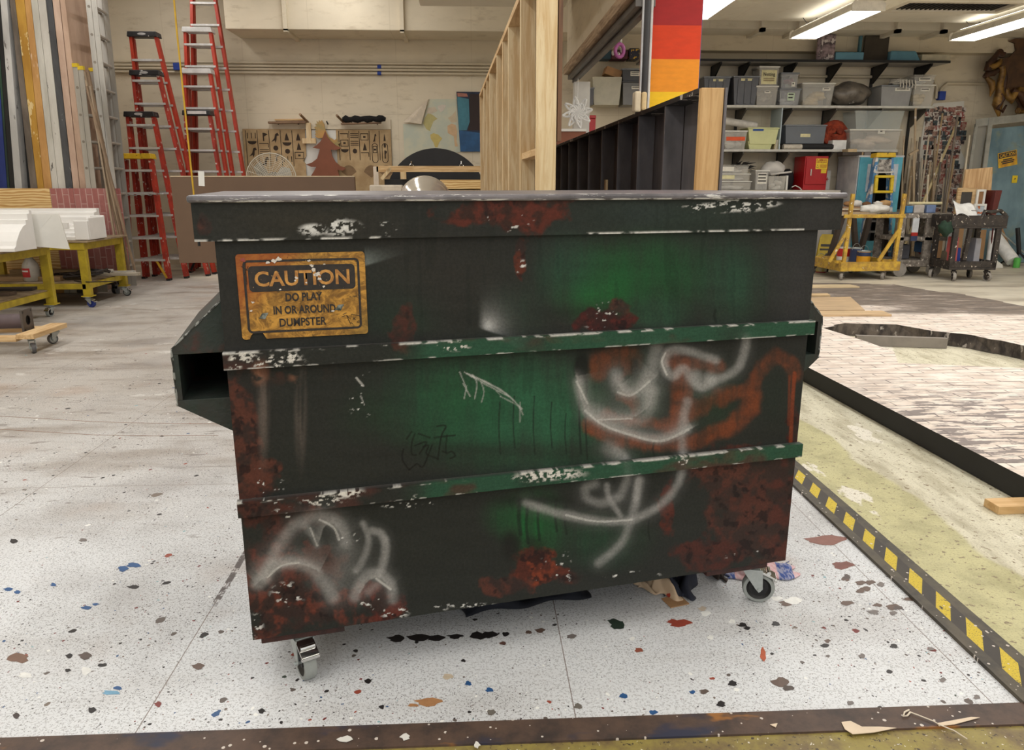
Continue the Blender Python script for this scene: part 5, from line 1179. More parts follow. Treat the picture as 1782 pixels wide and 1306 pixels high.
MB().bb(0, w * .55, -.02, .088, .0, h).build('body', M('cream_plastic', C(222, 206, 176), .45), al, bevel=.012)
MB().bb(w * .58, w, -.03, .088, .01, h * .96).build('cover', M('yellowed_plastic', C(226, 198, 146), .45), al, bevel=.012)
MB().bb(w * .2, w * .8, 0, .05, -.03, 0).build('bracket', m_blackp, al)
# snowflake, brown cupboard, red bin beyond the partition
sf = at(1005, 196, 10.4)
m = MB()
for k in range(8):
    a_ = 2 * pi * k / 8 + .2
    for w_, L in ((.03, .2), (.05, .12)):
        m.tube([(L * t / 6 * cos(a_) - w_ * sin(pi * t / 6) * s_ * sin(a_), .01 * s_, L * t / 6 * sin(a_) + w_ * sin(pi * t / 6) * s_ * cos(a_)) for s_ in (1,) for t in range(7)], .015, 6)
        m.tube([(L * t / 6 * cos(a_) + w_ * sin(pi * t / 6) * sin(a_), -.01, L * t / 6 * sin(a_) - w_ * sin(pi * t / 6) * cos(a_)) for t in range(7)], .015, 6)
m.tube([(0, 0, .18), (.0, 0, .62)], .004, 5)
tag(m.build('snowflake_ornament', M('paper_white', C(240, 240, 238), .6), loc=sf), 'white paper snowflake hanging in front of the far white post', 'ornament')
a = pb(969, 229, 1020, 300, 9.6)
cb = thing('brown_cupboard', 'brown cupboard with a pale top behind the black ribbed flat', 'cupboard', (a[0], 9.6, 0))
MB().bb(0, a[1] - a[0], 0, .5, 0, a[3]).build('body', M('brown_board', C(134, 78, 52), .6, 0, .12, 5), cb); MB().bb(-.02, a[1] - a[0], -.02, .52, a[3], a[3] + .03).build('top', m_white2, cb)
a = pb(1026, 200, 1038, 240, 11.6)
rb = thing('red_bin', 'small red bin with a lid right of the snowflake', 'bin', ((a[0] + a[1]) / 2, 11.7, 0)); w = a[1] - a[0]
MB().frustum((0, 0, 1.3), (w * .85, w * .85), (0, 0, a[3] - .05), (w, w)).build('body', M('red_bin_plastic', C(186, 48, 52), .45), rb, bevel=.006); MB().bb(-w * .55, w * .55, -w * .55, w * .55, a[3] - .048, a[3]).build('lid', M('red_bin_plastic', C(186, 48, 52), .45), rb, bevel=.01)
MB().bb(-w * .6, w * .6, -w * .6, w * .6, 0, 1.3).build('stand', M('dark_timber', C(66, 54, 44), .7), rb)
a = pb(985, 52, 1000, 66, BW - .05)
a = pb(972, 70, 979, 90, BW - .05); tag(MB().bb(a[0], a[1], BW - .1, BW - .02, a[2], a[3]).tube([((a[0] + a[1]) / 2, BW - .05, a[2]), ((a[0] + a[1]) / 2, BW - .05, a[2] - .3), ((a[0] + a[1]) / 2 + .25, BW - .05, a[2] - .36), ((a[0] + a[1]) / 2 + .3, BW - .05, 3.55)], .012, 8).build('switch_box', m_cond), 'grey switch box with a bent conduit on the wall right of the stud wall', 'switch box')
# ================================================================== WALL SHELVES AND WHAT STANDS ON THEM
SY = 12.66
m_black = M('black_metal', C(30, 30, 31), .5, .2, .3, 10)
m_shelf = M('grey_shelf_board', C(176, 172, 164), .6, 0, .12, 4)
ZS = [at(1400, 104, SY).z, at(1400, 184, SY).z, at(1400, 260.5, SY).z, at(1400, 331, SY).z]
xr = [at(1654, 105, SY).x, at(1626, 185, SY).x, at(1562, 261, SY).x]
x_l = 2.7
sh = []
for i, nm in enumerate(('top', 'middle', 'lowest')):
    o = MB().bb(0, xr[i] - x_l, 0, BW - .03 - SY, -.03, 0).build('wall_shelf_board', [m_shelf], loc=(x_l, SY, ZS[i]), bevel=.003)
    o.name = 'wall_shelf'
    tag(o, 'long grey wall shelf board, the %s of the three' % nm, 'shelf', 'wall shelves on the right')
    MB().bb(0, xr[i] - x_l, -.012, -.001, -.034, .003).build('front_edge', m_black if i == 0 else M('pale_shelf_edge', C(206, 204, 196), .5), o)
for i, px in enumerate((1240, 1288, 1367, 1442, 1520, 1595)):
    q = at(px, 115, BW - .05)
    t = thing('shelf_upright', 'black wall upright with brackets, %s' % ('hidden partly by the striped column', 'behind the grey totes', 'behind the Netting bin', 'above the big cream bin', 'right of the grey plastic bag', 'at the right end of the shelves')[i], 'upright', (q.x, BW - .05, 0), 0, 'shelf uprights')
    MB().bb(-.02, .02, 0, .03, .9 if i == 5 else 1.2, ZS[0] - .04).build('post', m_black, t)
    for k, z in enumerate(ZS[:3]):
        if q.x < xr[k] - .05:
            L = BW - .05 - SY - .03
            MB().prism([(0, z - .034), (-L, z - .034), (-L, z - .06), (-.04, z - .30), (0, z - .30)], -.012, .012, 'x').build('bracket', m_black if k == 0 else M('grey_bracket', C(92, 88, 82), .5, .2), t)
q = at(1360, 184, SY); a = pb(1357, 184, 1365, 260, SY)
tag(MB().bb(0, a[1] - a[0] - .03, 0, .46, ZS[2] + .002, ZS[1] - .036).build('shelf_divider', M('pale_blue_board', C(196, 212, 220), .55, 0, .08, 3), loc=(a[0], SY + .005, 0)), 'pale blue upright board between the middle and lowest shelf', 'divider')
# bins
def clear(nm, c, al): return M(nm, C(*c), .28, 0, .1, 7, alpha=al)
m_clear = clear('clear_plastic', (238, 234, 224), .28); m_clearw = clear('clear_plastic_pale', (244, 242, 236), .24); m_lidw = M('white_lid_plastic', C(226, 224, 216), .4, 0, .06, 7)
m_gtote = M('grey_tote_plastic', C(96, 98, 104), .45, 0, .12, 6); m_glid = M('grey_lid_plastic', C(132, 136, 142), .45)
m_paper = M('paper_label', C(236, 232, 220), .6); m_print = M('label_ink', C(60, 56, 54), .6)
def tote(px, Y, D, body, lid, label, taper=.06, lab=None, content=None, lidh=.025, zb=None, name='storage_bin', grp='storage bins on the wall shelves', rz=0.0, cat='bin', ribs=0):
    x0, y0, x1, y1 = px; a = pb(x0, y0, x1, y1, Y); w = a[1] - a[0]; zb = a[2] if zb is None else zb; h = a[3] - zb
    t = thing(name, label, cat, ((a[0] + a[1]) / 2, Y, zb + .001), rz, grp)
    wt, wb = w - .02, w - .02 - w * taper * 2; th = .006
    m = MB()
    # hollow tapered shell
    def ring(ww, d0, d1, z): return [(-ww / 2, d0, z), (ww / 2, d0, z), (ww / 2, d1, z), (-ww / 2, d1, z)]
    k = taper * .5 * D
    o0 = ring(wb, k, D - k, 0); o1 = ring(wt, .01, D - .01, h - lidh); i1 = ring(wt - 2 * th, .01 + th, D - .01 - th, h - lidh); i0 = ring(wb - 2 * th, k + th, D - k - th, th)
    m.add(o0 + o1 + i1 + i0, [(3, 2, 1, 0), (0, 1, 5, 4), (1, 2, 6, 5), (2, 3, 7, 6), (3, 0, 4, 7), (4, 5, 9, 8), (5, 6, 10, 9), (6, 7, 11, 10), (7, 4, 8, 11), (8, 9, 13, 12), (9, 10, 14, 13), (10, 11, 15, 14), (11, 8, 12, 15), (12, 13, 14, 15)])
    for r in range(ribs): xx = -wb / 2 + wb * (r + .5) / ribs; m.bb(xx - .02, xx + .02, .0, .03, 0.03, h - lidh - .02)
    m.build('body', body, t, bevel=.004)
    if lid: 
        MB().bb(-w / 2, w / 2, -.004, D, h - lidh + .001, h - .004).bb(-w / 2 + .02, w / 2 - .02, .015, D - .02, h - .004, h).build('lid', lid, t, bevel=.005)
    if content:
        rnd = random.Random(int(x0)); c = MB(); fz = content[1]
        for _ in range(content[2] if len(content) > 2 else 7):
            cx = rnd.uniform(-.3, .3) * wb; cz = rnd.uniform(.12, fz) * h
            ph = [rnd.uniform(0, 6) for _ in range(4)]
            c.blob((cx, D * .38 + rnd.uniform(-.1, .1) * D, cz), (wb * .2, D * .22, h * .13), 10, 7, lambda d: 1 + .25 * sin(5 * d.x + ph[0]) * sin(6 * d.z + ph[1]) + .1 * sin(9 * d.y + ph[2]))
        c.build('contents', content[0], t, smooth=True)
    if lab:
        lx0, lx1, lz0, lz1, lm, lines = lab
        tl = (wt - wb) * .0; yy = .004
        def yf(z): return k + (0.01 - k) * (z / (h - lidh)) - .003
        p = MB().add([(w * lx0, yf(h * lz0), h * lz0), (w * lx1, yf(h * lz0), h * lz0), (w * lx1, yf(h * lz1), h * lz1), (w * lx0, yf(h * lz1), h * lz1)], [(0, 1, 2, 3)]).build('label', lm, t)
        if lines and not isinstance(lines, str):
            for j in range(lines):
                z_ = h * (lz1 - (lz1 - lz0) * (j + .75) / (lines + .5)); hh_ = h * (lz1 - lz0) / (lines + .5) * .42
                MB().add([(w * (lx0 + .04), yf(z_) - .002, z_), (w * (lx1 - .05 - .03 * (j % 2)), yf(z_) - .002, z_), (w * (lx1 - .05 - .03 * (j % 2)), yf(z_) - .002, z_ + hh_), (w * (lx0 + .04), yf(z_) - .002, z_ + hh_)], [(0, 1, 2, 3)]).build('printed_line', m_print, t)
    return t, w, h
m_cream = M('cream_cloth', C(226, 214, 196), .8); m_creamy = M('cream_foam', C(222, 196, 142), .8, 0, .2, 14); m_greyst = M('grey_stuff', C(150, 146, 140), .8, 0, .3, 14, C(110, 106, 102)); m_whitest = M('white_stuff', C(232, 230, 224), .7); m_redst = M('pinkish_stuff', C(180, 84, 96), .7)
m_ylab = M('pale_yellow_label', C(232, 224, 176), .6)
z2 = ZS[1]; z3 = ZS[2]
Y2 = SY + .03
tote((1222, 133, 1273, 184), Y2 + .02, .42, m_gtote, m_glid, 'grey tote with yellow tape on its lid, right beside the black flat end', .09, (-.15, .3, .83, .91, m_ylab, 0), zb=z2, ribs=3)
tote((1273, 132, 1323, 184), Y2, .42, m_gtote, m_glid, 'grey tote with yellow tape on its lid, left of the Netting bin', .09, (-.2, .25, .83, .91, m_ylab, 0), zb=z2, ribs=3)
tote((1314, 149, 1356, 184), Y2 - .01, .36, m_clear, m_lidw, 'clear white lidded bin underneath the Netting bin', .05, (-.12, .14, .62, .74, m_paper, 1), (m_greyst, .7), zb=z2)
zN = at(1335, 149, Y2).z
t, w, h = tote((1319, 115, 1358, 149), Y2 - .008, .36, m_clear, m_lidw, 'clear bin with a big cream label reading Netting', .04, (-.36, .37, .06, .80, m_ylab, 0), (m_greyst, .6), zb=zN)
text('Netting', 'lettering', m_print, t, w * .56, h * .24, (.0, -.004, h * .55), RX, .01, .003)
for zz in (.22, .32): MB().add([(-w * .26, -.006, h * zz), (w * .26, -.006, h * zz), (w * .26, -.006, h * (zz + .05)), (-w * .26, -.006, h * (zz + .05))], [(0, 1, 2, 3)]).build('printed_line', M('faint_ink', C(170, 150, 110), .6), t)
tote((1354, 154, 1395, 184), Y2, .36, clear('clear_plastic_grey', (222, 224, 226), .28), m_glid, 'clear grey lidded bin with white packets, right of the Netting bin stack', .06, (-.1, .22, .3, .75, M('greenish_label', C(210, 226, 200), .6), 2), (m_whitest, .6), zb=z2)
tote((1357, 126, 1392, 154), Y2 + .01, .36, clear('clear_plastic_grey', (222, 224, 226), .28), m_glid, 'clear bin with something pink inside, on top of the grey lidded bin', .05, (.12, .3, .12, .4, m_paper, 1), (m_redst, .7, 3), zb=at(1370, 154, Y2).z)
tote((1393, 144, 1455, 184), Y2 - .02, .46, m_clearw, m_lidw, 'large clear bin of cream foam with a white lid on the middle shelf', .06, (.12, .36, .66, .78, m_paper, 1), (m_creamy, .62, 10), zb=z2)
tote((1530, 148, 1590, 184), Y2, .45, clear('clear_plastic_grey2', (196, 196, 196), .5), m_glid, 'grey translucent tote with white rope heaped on it', .05, (-.05, .42, .72, .86, m_paper, 1), (m_greyst, .5), zb=z2)
tote((1586, 147, 1629, 184), Y2 - .01, .40, m_clearw, m_lidw, 'clear bin of yellow and white bits at the right end of the middle shelf', .05, (-.16, .26, .68, .83, m_paper, 1), (m_creamy, .5, 6), zb=z2)
tote((1589, 130, 1630, 147), Y2, .40, m_clearw, m_clearw, 'shallow clear bin on top at the right end of the middle shelf', .05, (-.25, .3, .35, .68, m_paper, 1), (m_whitest, .3, 3), zb=at(1605, 147, Y2).z)
# white rope heap and grey bag
rc = at(1571, 147, Y2 + .1); random.seed(11); m = MB()
for i in range(16):
    a0, r = random.uniform(0, 6.28), random.uniform(.07, .15)
    m.tube([(rc.x + r * cos(a0 + t * .7) * 1.1, rc.y + .12 + r * .7 * sin(a0 + t * .7), at(1571, 148, Y2).z + .015 + .11 * (1 - r / .16) + .02 * sin(t * 2.1 + i) + .012 * (i % 5)) for t in range(10)], .012, 6)
for i in range(6): m.tube([(rc.x - .12 + .05 * i, Y2 - .02, rc.z + .05), (rc.x - .12 + .05 * i + .01, Y2 - .035, rc.z - .02), (rc.x - .11 + .05 * i, Y2 - .03, rc.z - .05 - .02 * (i % 3))], .01, 6)
tag(m.build('rope_heap', M('white_rope', C(226, 220, 208), .8, 0, .2, 30), smooth=60), 'heap of white rope on top of the grey translucent tote', 'rope')
bc = at(1484, 184, Y2); 
bag = MB().blob((0, .22, .215), (.36, .22, .19), 26, 16, lambda d: (1 + .07 * sin(7 * d.x + 3 * d.z) + .06 * sin(11 * d.y + 5 * d.x)) * (1 - .25 * max(0, d.z) * abs(d.x - .2)))
m2 = bag.build('plastic_bag', M('grey_plastic_bag', C(128, 120, 110), .3, 0, .3, 6, C(92, 86, 80), spots=C(196, 190, 180), spot_scale=7, spot_at=(.62, .68)), loc=(bc.x, Y2, z2), smooth=True); tag(m2, 'dark grey lumpy plastic bag on the middle shelf', 'bag')
# left of the striped column
tote((1029, 131, 1084, 181), Y2 + .02, .44, clear('clear_plastic_cream', (206, 200, 176), .8), None, 'big clear open tote of cream cloth seen under the header beam', .07, None, (M('cream_green_cloth', C(200, 198, 168), .8, 0, .15, 9), .8, 10), zb=z2)
a = pb(1048, 120, 1080, 134, Y2 + .2); tag(MB().bb(-.13, .13, -.15, .15, 0, .12).build('cardboard_box', M('cardboard', C(176, 136, 96), .8), loc=((a[0] + a[1]) / 2, Y2 + .24, a[2] + .0), rot=(0, .3, 0)), 'cardboard flap box sticking out of the big open tote', 'box')
m_dtote = M('black_grey_tote', C(66, 66, 70), .4, 0, .15, 6)
tote((1082, 141, 1116, 181), Y2, .42, clear('clear_plastic_dark', (120, 118, 114), .85), m_dtote, 'dark grey bin with white label, lower of the two by the striped column', .04, (.0, .45, .66, .78, m_paper, 1), (m_greyst, .5), zb=z2)
tote((1082, 119, 1116, 141), Y2 + .01, .42, m_dtote, m_glid, 'black bin with two white labels, upper of the two by the striped column', .04, (-.05, .45, .4, .75, m_paper, 2), zb=at(1100, 141, Y2).z)
tote((1022, 152, 1035, 181), Y2, .35, m_gtote, m_glid, 'narrow grey bin at the left end of the middle shelf', .05, None, zb=z2)
z1 = ZS[0]
def crate(x0, y0, x1, y1, Y, D, mat, label, name='box', cat='box', zb=None, bevel=.01, rz=0):
    a = pb(x0, y0, x1, y1, Y); zb = a[2] if zb is None else zb
    return tag(MB().bb(0, a[1] - a[0], 0, D, 0, a[3] - zb).build(name, mat, loc=(a[0], Y, zb + .001), bevel=bevel, rot=(0, 0, rz)), label, cat)
Y1 = SY + .06
crate(1040, 87, 1064, 105, Y1, .3, M('dark_teal', C(40, 70, 84), .6), 'dark teal box on the top shelf left of the dark red one', zb=z1)
crate(1064, 88, 1093, 105, Y1, .3, M('dark_red_beads', C(90, 30, 40), .6, 0, .3, 20, C(50, 20, 30)), 'dark red speckled box on the top shelf', zb=z1)
crate(1095, 84, 1113, 105, Y1, .3, M('ball_pattern', C(40, 40, 60), .5, 0, .3, 20, spots=C(220, 180, 60), spot_scale=20, spot_at=(.58, .6)), 'dark box with coloured balls pattern on the top shelf by the striped column', zb=z1)
g = at(1075, 68, 9.5); m = MB()
for i in range(9): m.blob((.05 * sin(i * 2.4), .04 * cos(i * 1.7), -.035 * i * .6), (.02, .02, .03), 8, 6)
m.tube([(0, 0, 0), (0, 0, 3.4 - g.z)], .004, 5)
tag(m.build('glass_ornament', clear('clear_glass_bits', (230, 230, 226), .6), loc=g, smooth=True), 'cluster of clear glass drops hanging under the header beam', 'ornament')
pk = at(1078, 88, 9.4); tag(MB().tube([(.05 * cos(t * pi / 8), 0, .07 * sin(t * pi / 8)) for t in range(17)], .022, 8, False).tube([(0, 0, .07), (0, 0, 3.4 - pk.z)], .003, 5).build('ribbon_loop', M('lilac_ribbon', C(176, 96, 160), .5), loc=pk, smooth=True), 'lilac ribbon loop hanging below the glass drops', 'ribbon')
# top shelf, right part
t = crate(1421, 60, 1456, 103, Y1, .05, M('collage_patch', C(170, 150, 156), .7, 0, .2, 10, C(70, 60, 66), spots=C(214, 206, 206), spot_scale=9, spot_at=(.56, .6)), 'grey mauve printed fabric panel standing on the top shelf', 'fabric_panel', 'fabric', zb=z1)
crate(1454, 91, 1504, 103, Y1 - .03, .4, M('light_blue_board', C(106, 158, 182), .6, 0, .12, 5), 'flat light blue box on the top shelf in front of the dark panel', zb=z1)
crate(1502, 62, 1549, 103, Y1 + .1, .04, M('dark_brown_panel', C(66, 58, 48), .7, 0, .25, 5, spots=C(70, 120, 116), spot_scale=3, spot_at=(.68, .7)), 'dark brown panel standing on the top shelf', 'panel', 'panel', zb=z1)
crate(1494, 62, 1502, 92, Y1 + .08, .06, M('teal_edge', C(70, 116, 130), .6), 'teal edged strip left of the dark brown panel', 'strip', 'strip', zb=z1)
a = pb(1549, 88, 1605, 104, Y1); tag(MB().frustum(((a[0] + a[1]) / 2, Y1 + .2, z1 + .001), (a[1] - a[0], .4, 0), ((a[0] + a[1]) / 2 - .03, Y1 + .2, a[3]), (a[1] - a[0] - .1, .34, 0)).build('foam_block', M('light_blue_board', C(106, 158, 182), .6, 0, .12, 5), bevel=.02), 'rounded light blue foam block on the top shelf, right', 'block')
crate(1604, 95, 1655, 105, Y1, .35, M('cream_box', C(208, 200, 176), .6), 'long cream box at the right end of the top shelf', zb=z1)
p0, p1 = at(1390, 133, BW - .05), at(1580, 136, BW - .05)
tag(MB().tube([(p0.x, BW - .05, p0.z), (p1.x + .2, BW - .05, p0.z), (p1.x + .45, BW - .05, p0.z - .02), (p1.x + .52, BW - .05, p0.z - .16), (p1.x + .53, BW - .05, p0.z - .34)], .024, 10).build('conduit', m_cond, smooth=40), 'conduit bending down behind the bins to the blue box', 'conduit')
q0, q1 = at(1637, 160, BW - .05), at(1730, 146, BW - .05)
tag(MB().tube([(q0.x, BW - .05, q0.z), (q0.x + .01, BW - .05, q1.z - .08), (q0.x + .09, BW - .05, q1.z), (q1.x, BW - .05, q1.z)], .024, 10).build('conduit', m_cond, smooth=40), 'conduit bending from the blue box towards the gold scroll', 'conduit')
a = pb(1633, 159, 1646, 174, BW - .1); tag(MB().bb(a[0], a[1], BW - .12, BW - .03, a[2], a[3]).build('junction_box', M('blue_box_paint', C(32, 66, 160), .5), bevel=.006), 'small blue junction box right of the middle shelf end', 'junction box')
# lowest shelf
Y3 = SY + .03
q0, q1 = at(1256, 210, Y3 + .05), at(1316, 219, Y3 + .05)
tag(MB().tube([q0, q1], .058, 16).build('cardboard_tube', M('grey_white_tube', C(206, 202, 194), .6), smooth=40), 'long pale tube lying over the bins on the lowest shelf', 'tube')
tote((1258, 227, 1302, 260), Y3, .4, m_clear, m_lidw, 'clear bin with a wide orange label on the lowest shelf', .06, (-.38, .40, .46, .66, M('orange_label', C(236, 92, 40), .6), 0), (m_whitest, .35, 6), zb=z3)
m_ylt = M('pale_yellow_green_plastic', C(216, 218, 160), .45, 0, .08, 5)
tote((1300, 243, 1347, 260), Y3 + .02, .42, m_ylt, None, 'pale yellow green tote underneath a similar one', .08, zb=z3)
tote((1300, 222, 1357, 252), Y3, .42, m_ylt, m_ylt, 'pale yellow green lidded tote with blue tape, stacked in another', .07, (-.34, .0, .78, .9, M('blue_tape', C(40, 84, 160), .5), 0), zb=at(1330, 251, Y3).z)
for i in range(4):
    a = pb(1348 + i * 2.2, 243, 1350 + i * 2.2, 260, Y3); tag(MB().bb(0, .018, 0, .3, 0, a[3] - z3).build('folder', M('folder_%d' % (i % 2), C(*((206, 190, 150), (226, 220, 206))[i % 2]), .7), loc=(a[0], Y3 + .03, z3 + .001), rot=(0, .10, 0)), 'thin paper folder leaning on the pale blue divider', 'folder', 'paper folders beside the divider')
tote((1364, 217, 1440, 252), Y3 + .03, .42, M('grey_blue_tote', C(104, 110, 118), .45, 0, .1, 5), m_glid, 'wide grey blue tote with a small yellow label on the lowest shelf', .03, (-.12, .12, .34, .52, m_ylab, 0), zb=at(1400, 250, Y3).z - .0)
for x0, x1, y, r, mt, lb in ((1363, 1395, 254, .042, M('printed_cloth', C(214, 206, 192), .8, 0, .25, 20), 'pale printed cloth roll on the lowest shelf'), (1395, 1449, 254, .045, M('black_cloth', C(36, 36, 38), .8), 'black cloth roll on the lowest shelf under the wide tote')):
    q0, q1 = at(x0, y, Y3 - .0), at(x1, y, Y3); q0.z = q1.z = z3 + r + .002; tag(MB().tube([q0, q1], r, 14).build('cloth_roll', mt, smooth=40), lb, 'roll')
o = crate(1448, 244, 1474, 260, Y3 - .03, .2, M('paper_white', C(240, 240, 238), .6), 'white printed paper packet tilted on the lowest shelf', 'paper_packet', 'packet', zb=z3)
cc = at(1456, 232, Y3 + .1); m = MB()
for i in range(5):
    r = .20 - i * .035; m.tube([(r * cos(t * pi / 9) * (1 + .08 * sin(3 * t + i)), -.03 * i * .4 + .03 * sin(t + i), r * .82 * sin(t * pi / 9)) for t in range(19)], .048 - i * .003, 8, False)
tag(m.build('cloth_bundle', M('rust_orange_cloth', C(160, 64, 36), .85, 0, .25, 12, C(120, 44, 26), bump=.3), loc=(cc.x, Y3 + .2, z3 + .27), smooth=True), 'rolled rust orange cloth bundle on the lowest shelf', 'cloth')
tote((1475, 225, 1570, 260), Y3 - .01, .45, m_clearw, m_lidw, 'wide clear tote of folded cream cloth at the right end of the lowest shelf', .05, (.05, .18, .78, .96, m_paper, 1), (M('cream_pink_cloth', C(226, 206, 184), .8), .6, 9), zb=z3)
tote((1484, 190, 1577, 226), Y3, .45, clear('clear_plastic_blue', (224, 232, 228), .25), None, 'wide empty clear tote stacked on the tote of cream cloth', .06, None, None, zb=at(1520, 225, Y3).z)
# counter below the shelves
cz_ = ZS[3]; a = pb(1180, 331, 1462, 331, SY - .1)
ct = thing('work_counter', 'long counter under the wall shelves with a pale top', 'counter', (3.0, SY - .12, 0)); L = a[1] - 3.0
MB().bb(0, L, 0, .62, cz_ - .04, cz_).build('counter_top', M('pale_counter_top', C(214, 206, 192), .55, 0, .1, 4), ct, bevel=.004)
MB().bb(.03, L - .05, .06, .6, 0, cz_ - .042).build('base', M('dull_white_board', C(196, 192, 186), .6, 0, .1, 4), ct)
Y4 = SY - .02
for i, (y0, y1, nm) in enumerate(((315, 331, 'lowest'), (302, 315, 'middle'), (287, 302, 'top'))):
    tote((1250, y0, 1309 - 2 * i, y1), Y4 + .01 * i, .4, m_clear, m_lidw if i < 2 else m_clear, 'shallow clear bin on the counter, %s of the stack beside the black flat end' % nm, .03, (-.4, -.0, .25, .75, m_paper if i == 2 else m_ylab, 0) if i else None, (m_whitest, .4, 5), zb=at(1280, y1, Y4).z + .001, lidh=.02)
hb_ = at(1300, 292, Y4 + .15); random.seed(4); m = MB()
for i in range(46):
    a0 = random.uniform(-.9, 1.1); L_ = random.uniform(.12, .32); d = Vector((sin(a0), random.uniform(-.4, .2), cos(a0) * .55))
    m.tube([hb_ + Vector((-.12, 0, -.02)), hb_ + Vector((-.12, 0, -.02)) + d * L_ * .6, hb_ + Vector((-.12, 0, -.02)) + d * L_ + Vector((.04, -.03, -.05))], [.02, .014, .003], 5)
tag(m.build('feather_duster', M('dark_feather', C(36, 34, 34), .8)), 'dark feather duster lying on the clear bins on the counter', 'duster')
tote((1312, 296, 1340, 331), Y4, .3, m_clearw, m_lidw, 'clear box with a black clip on its rim and handwriting', .06, (-.3, .34, .3, .85, m_paper, 3), None, zb=cz_)
tote((1335, 304, 1370, 331), Y4, .3, m_clear, None, 'clear open box with white bits right of the handwritten box', .05, None, (m_whitest, .5, 5), zb=cz_)
tote((1366, 303, 1374, 331), Y4 + .02, .3, m_lidw, None, 'narrow white plastic tub beside the clear open box', .02, None, None, zb=cz_)
hc_ = at(1345, 293, Y4 + .2)
tag(MB().blob((hc_.x, Y4 + .2, hc_.z), (.2, .16, .12), 18, 10, lambda d: 1 + .14 * sin(5 * d.x + 2) * sin(4 * d.z)).tube([(hc_.x - .1, Y4 + .02, hc_.z - .1), (hc_.x + .24, Y4, hc_.z - .06)], .015, 8).build('cloth_hat', M('white_black_cloth', C(222, 218, 212), .8, 0, .1, 7, spots=C(40, 38, 40), spot_scale=4, spot_at=(.56, .58)), smooth=True), 'white and black cloth hat on the clear boxes on the counter', 'hat')
hd = at(1371, 312, Y4 + .3); tag(MB().blob((hd.x, Y4 + .38, cz_ + .17), (.13, .12, .17), 16, 10, lambda d: 1 + .1 * sin(6 * d.x + 3 * d.y)).build('cloth_hat', M('black_cloth', C(36, 36, 38), .8), smooth=True), 'black cloth cap left of the red flammable cabinet', 'hat')
# red flammable cabinet
a = pb(1397, 272, 1443, 331, Y4 - .02)
rc_ = thing('flammable_cabinet', 'red metal safety cabinet with a yellow flammable notice on the counter', 'cabinet', (a[0], Y4 - .03, cz_ + .001), radians(0)); w, h = a[1] - a[0], a[3] - cz_
m_redm = M('red_cabinet_paint', C(178, 20, 28), .35, .0, .08, 4)
MB().bb(0, w, 0.02, .45, 0, h).build('body', m_redm, rc_, bevel=.006)
dr_ = MB().bb(.02, w - .02, 0, .018, .09, h - .02).build('door', m_redm, rc_, bevel=.004)
MB().bb(.09, .11, -.025, -.001, h * .42, h * .62).build('handle', m_chrome, dr_, bevel=.004)
nt = MB().add([(w * .45, -.001, h * .62), (w * .95, -.001, h * .62), (w * .95, -.001, h * .93), (w * .45, -.001, h * .93)], [(0, 1, 2, 3)]).build('notice', M('notice_yellow', C(244, 206, 44), .5), dr_)
MB().add([(w * .70, -.0011, h * .50), (w * .93, -.0011, h * .50), (w * .93, -.0011, h * .615), (w * .70, -.0011, h * .615)], [(0, 1, 2, 3)]).build('notice', M('notice_yellow', C(244, 206, 44), .5), dr_)
m_nred = M('notice_red', C(176, 40, 30), .5)
text('FLAMMABLE', 'lettering', m_nred, nt, w * .45, h * .06, (w * .70, -.001, h * .885), RX, .02, .001)
text('KEEP FIRE AWAY', 'lettering', m_nred, nt, w * .44, h * .045, (w * .70, -.001, h * .82), RX, .02, .001)
m = MB(); tri = [(w * .48, h * .66), (w * .58, h * .66), (w * .53, h * .76)]; ct_ = (w * .53, h * .693)
m.add([(x, -.002, z) for x, z in tri] + [(ct_[0] + (x - ct_[0]) * .7, -.002, ct_[1] + (z - ct_[1]) * .7) for x, z in tri], [(0, 1, 4, 3), (1, 2, 5, 4), (2, 0, 3, 5)]); m.build('warning_mark', m_print, nt)
for zz in (.67, .70, .73): MB().add([(w * .62, -.002, h * zz), (w * .92, -.002, h * zz), (w * .92, -.002, h * (zz + .012)), (w * .62, -.002, h * (zz + .012))], [(0, 1, 2, 3)]).build('printed_line', m_nred, nt)
a = pb(1437, 297, 1451, 329, Y4 + .35)
cd = MB().bb(0, a[1] - a[0], 0, .01, 0, a[3] - cz_).build('card', m_white2, loc=(a[0], Y4 + .45, cz_ + .001)); tag(cd, 'white card with a red star behind the red safety cabinet', 'card')
w_ = (a[1] - a[0]); MB().add([(w_ * (.45 + (.42 if i % 2 == 0 else .12) * cos(i * pi / 5)), -.001, (a[3] - cz_) * .55 + w_ * (.42 if i % 2 == 0 else .12) * sin(i * pi / 5)) for i in range(10)], [tuple(range(10))]).build('star', m_nred, cd)
m = MB().tube([at(1378, 326, Y4 - .1), at(1384, 323, Y4 - .12), at(1392, 327, Y4 - .12), at(1395, 331, Y4 - .1)], .008, 6); tag(m.build('white_cable', m_lidw), 'short white cord on the counter edge left of the red cabinet', 'cord')
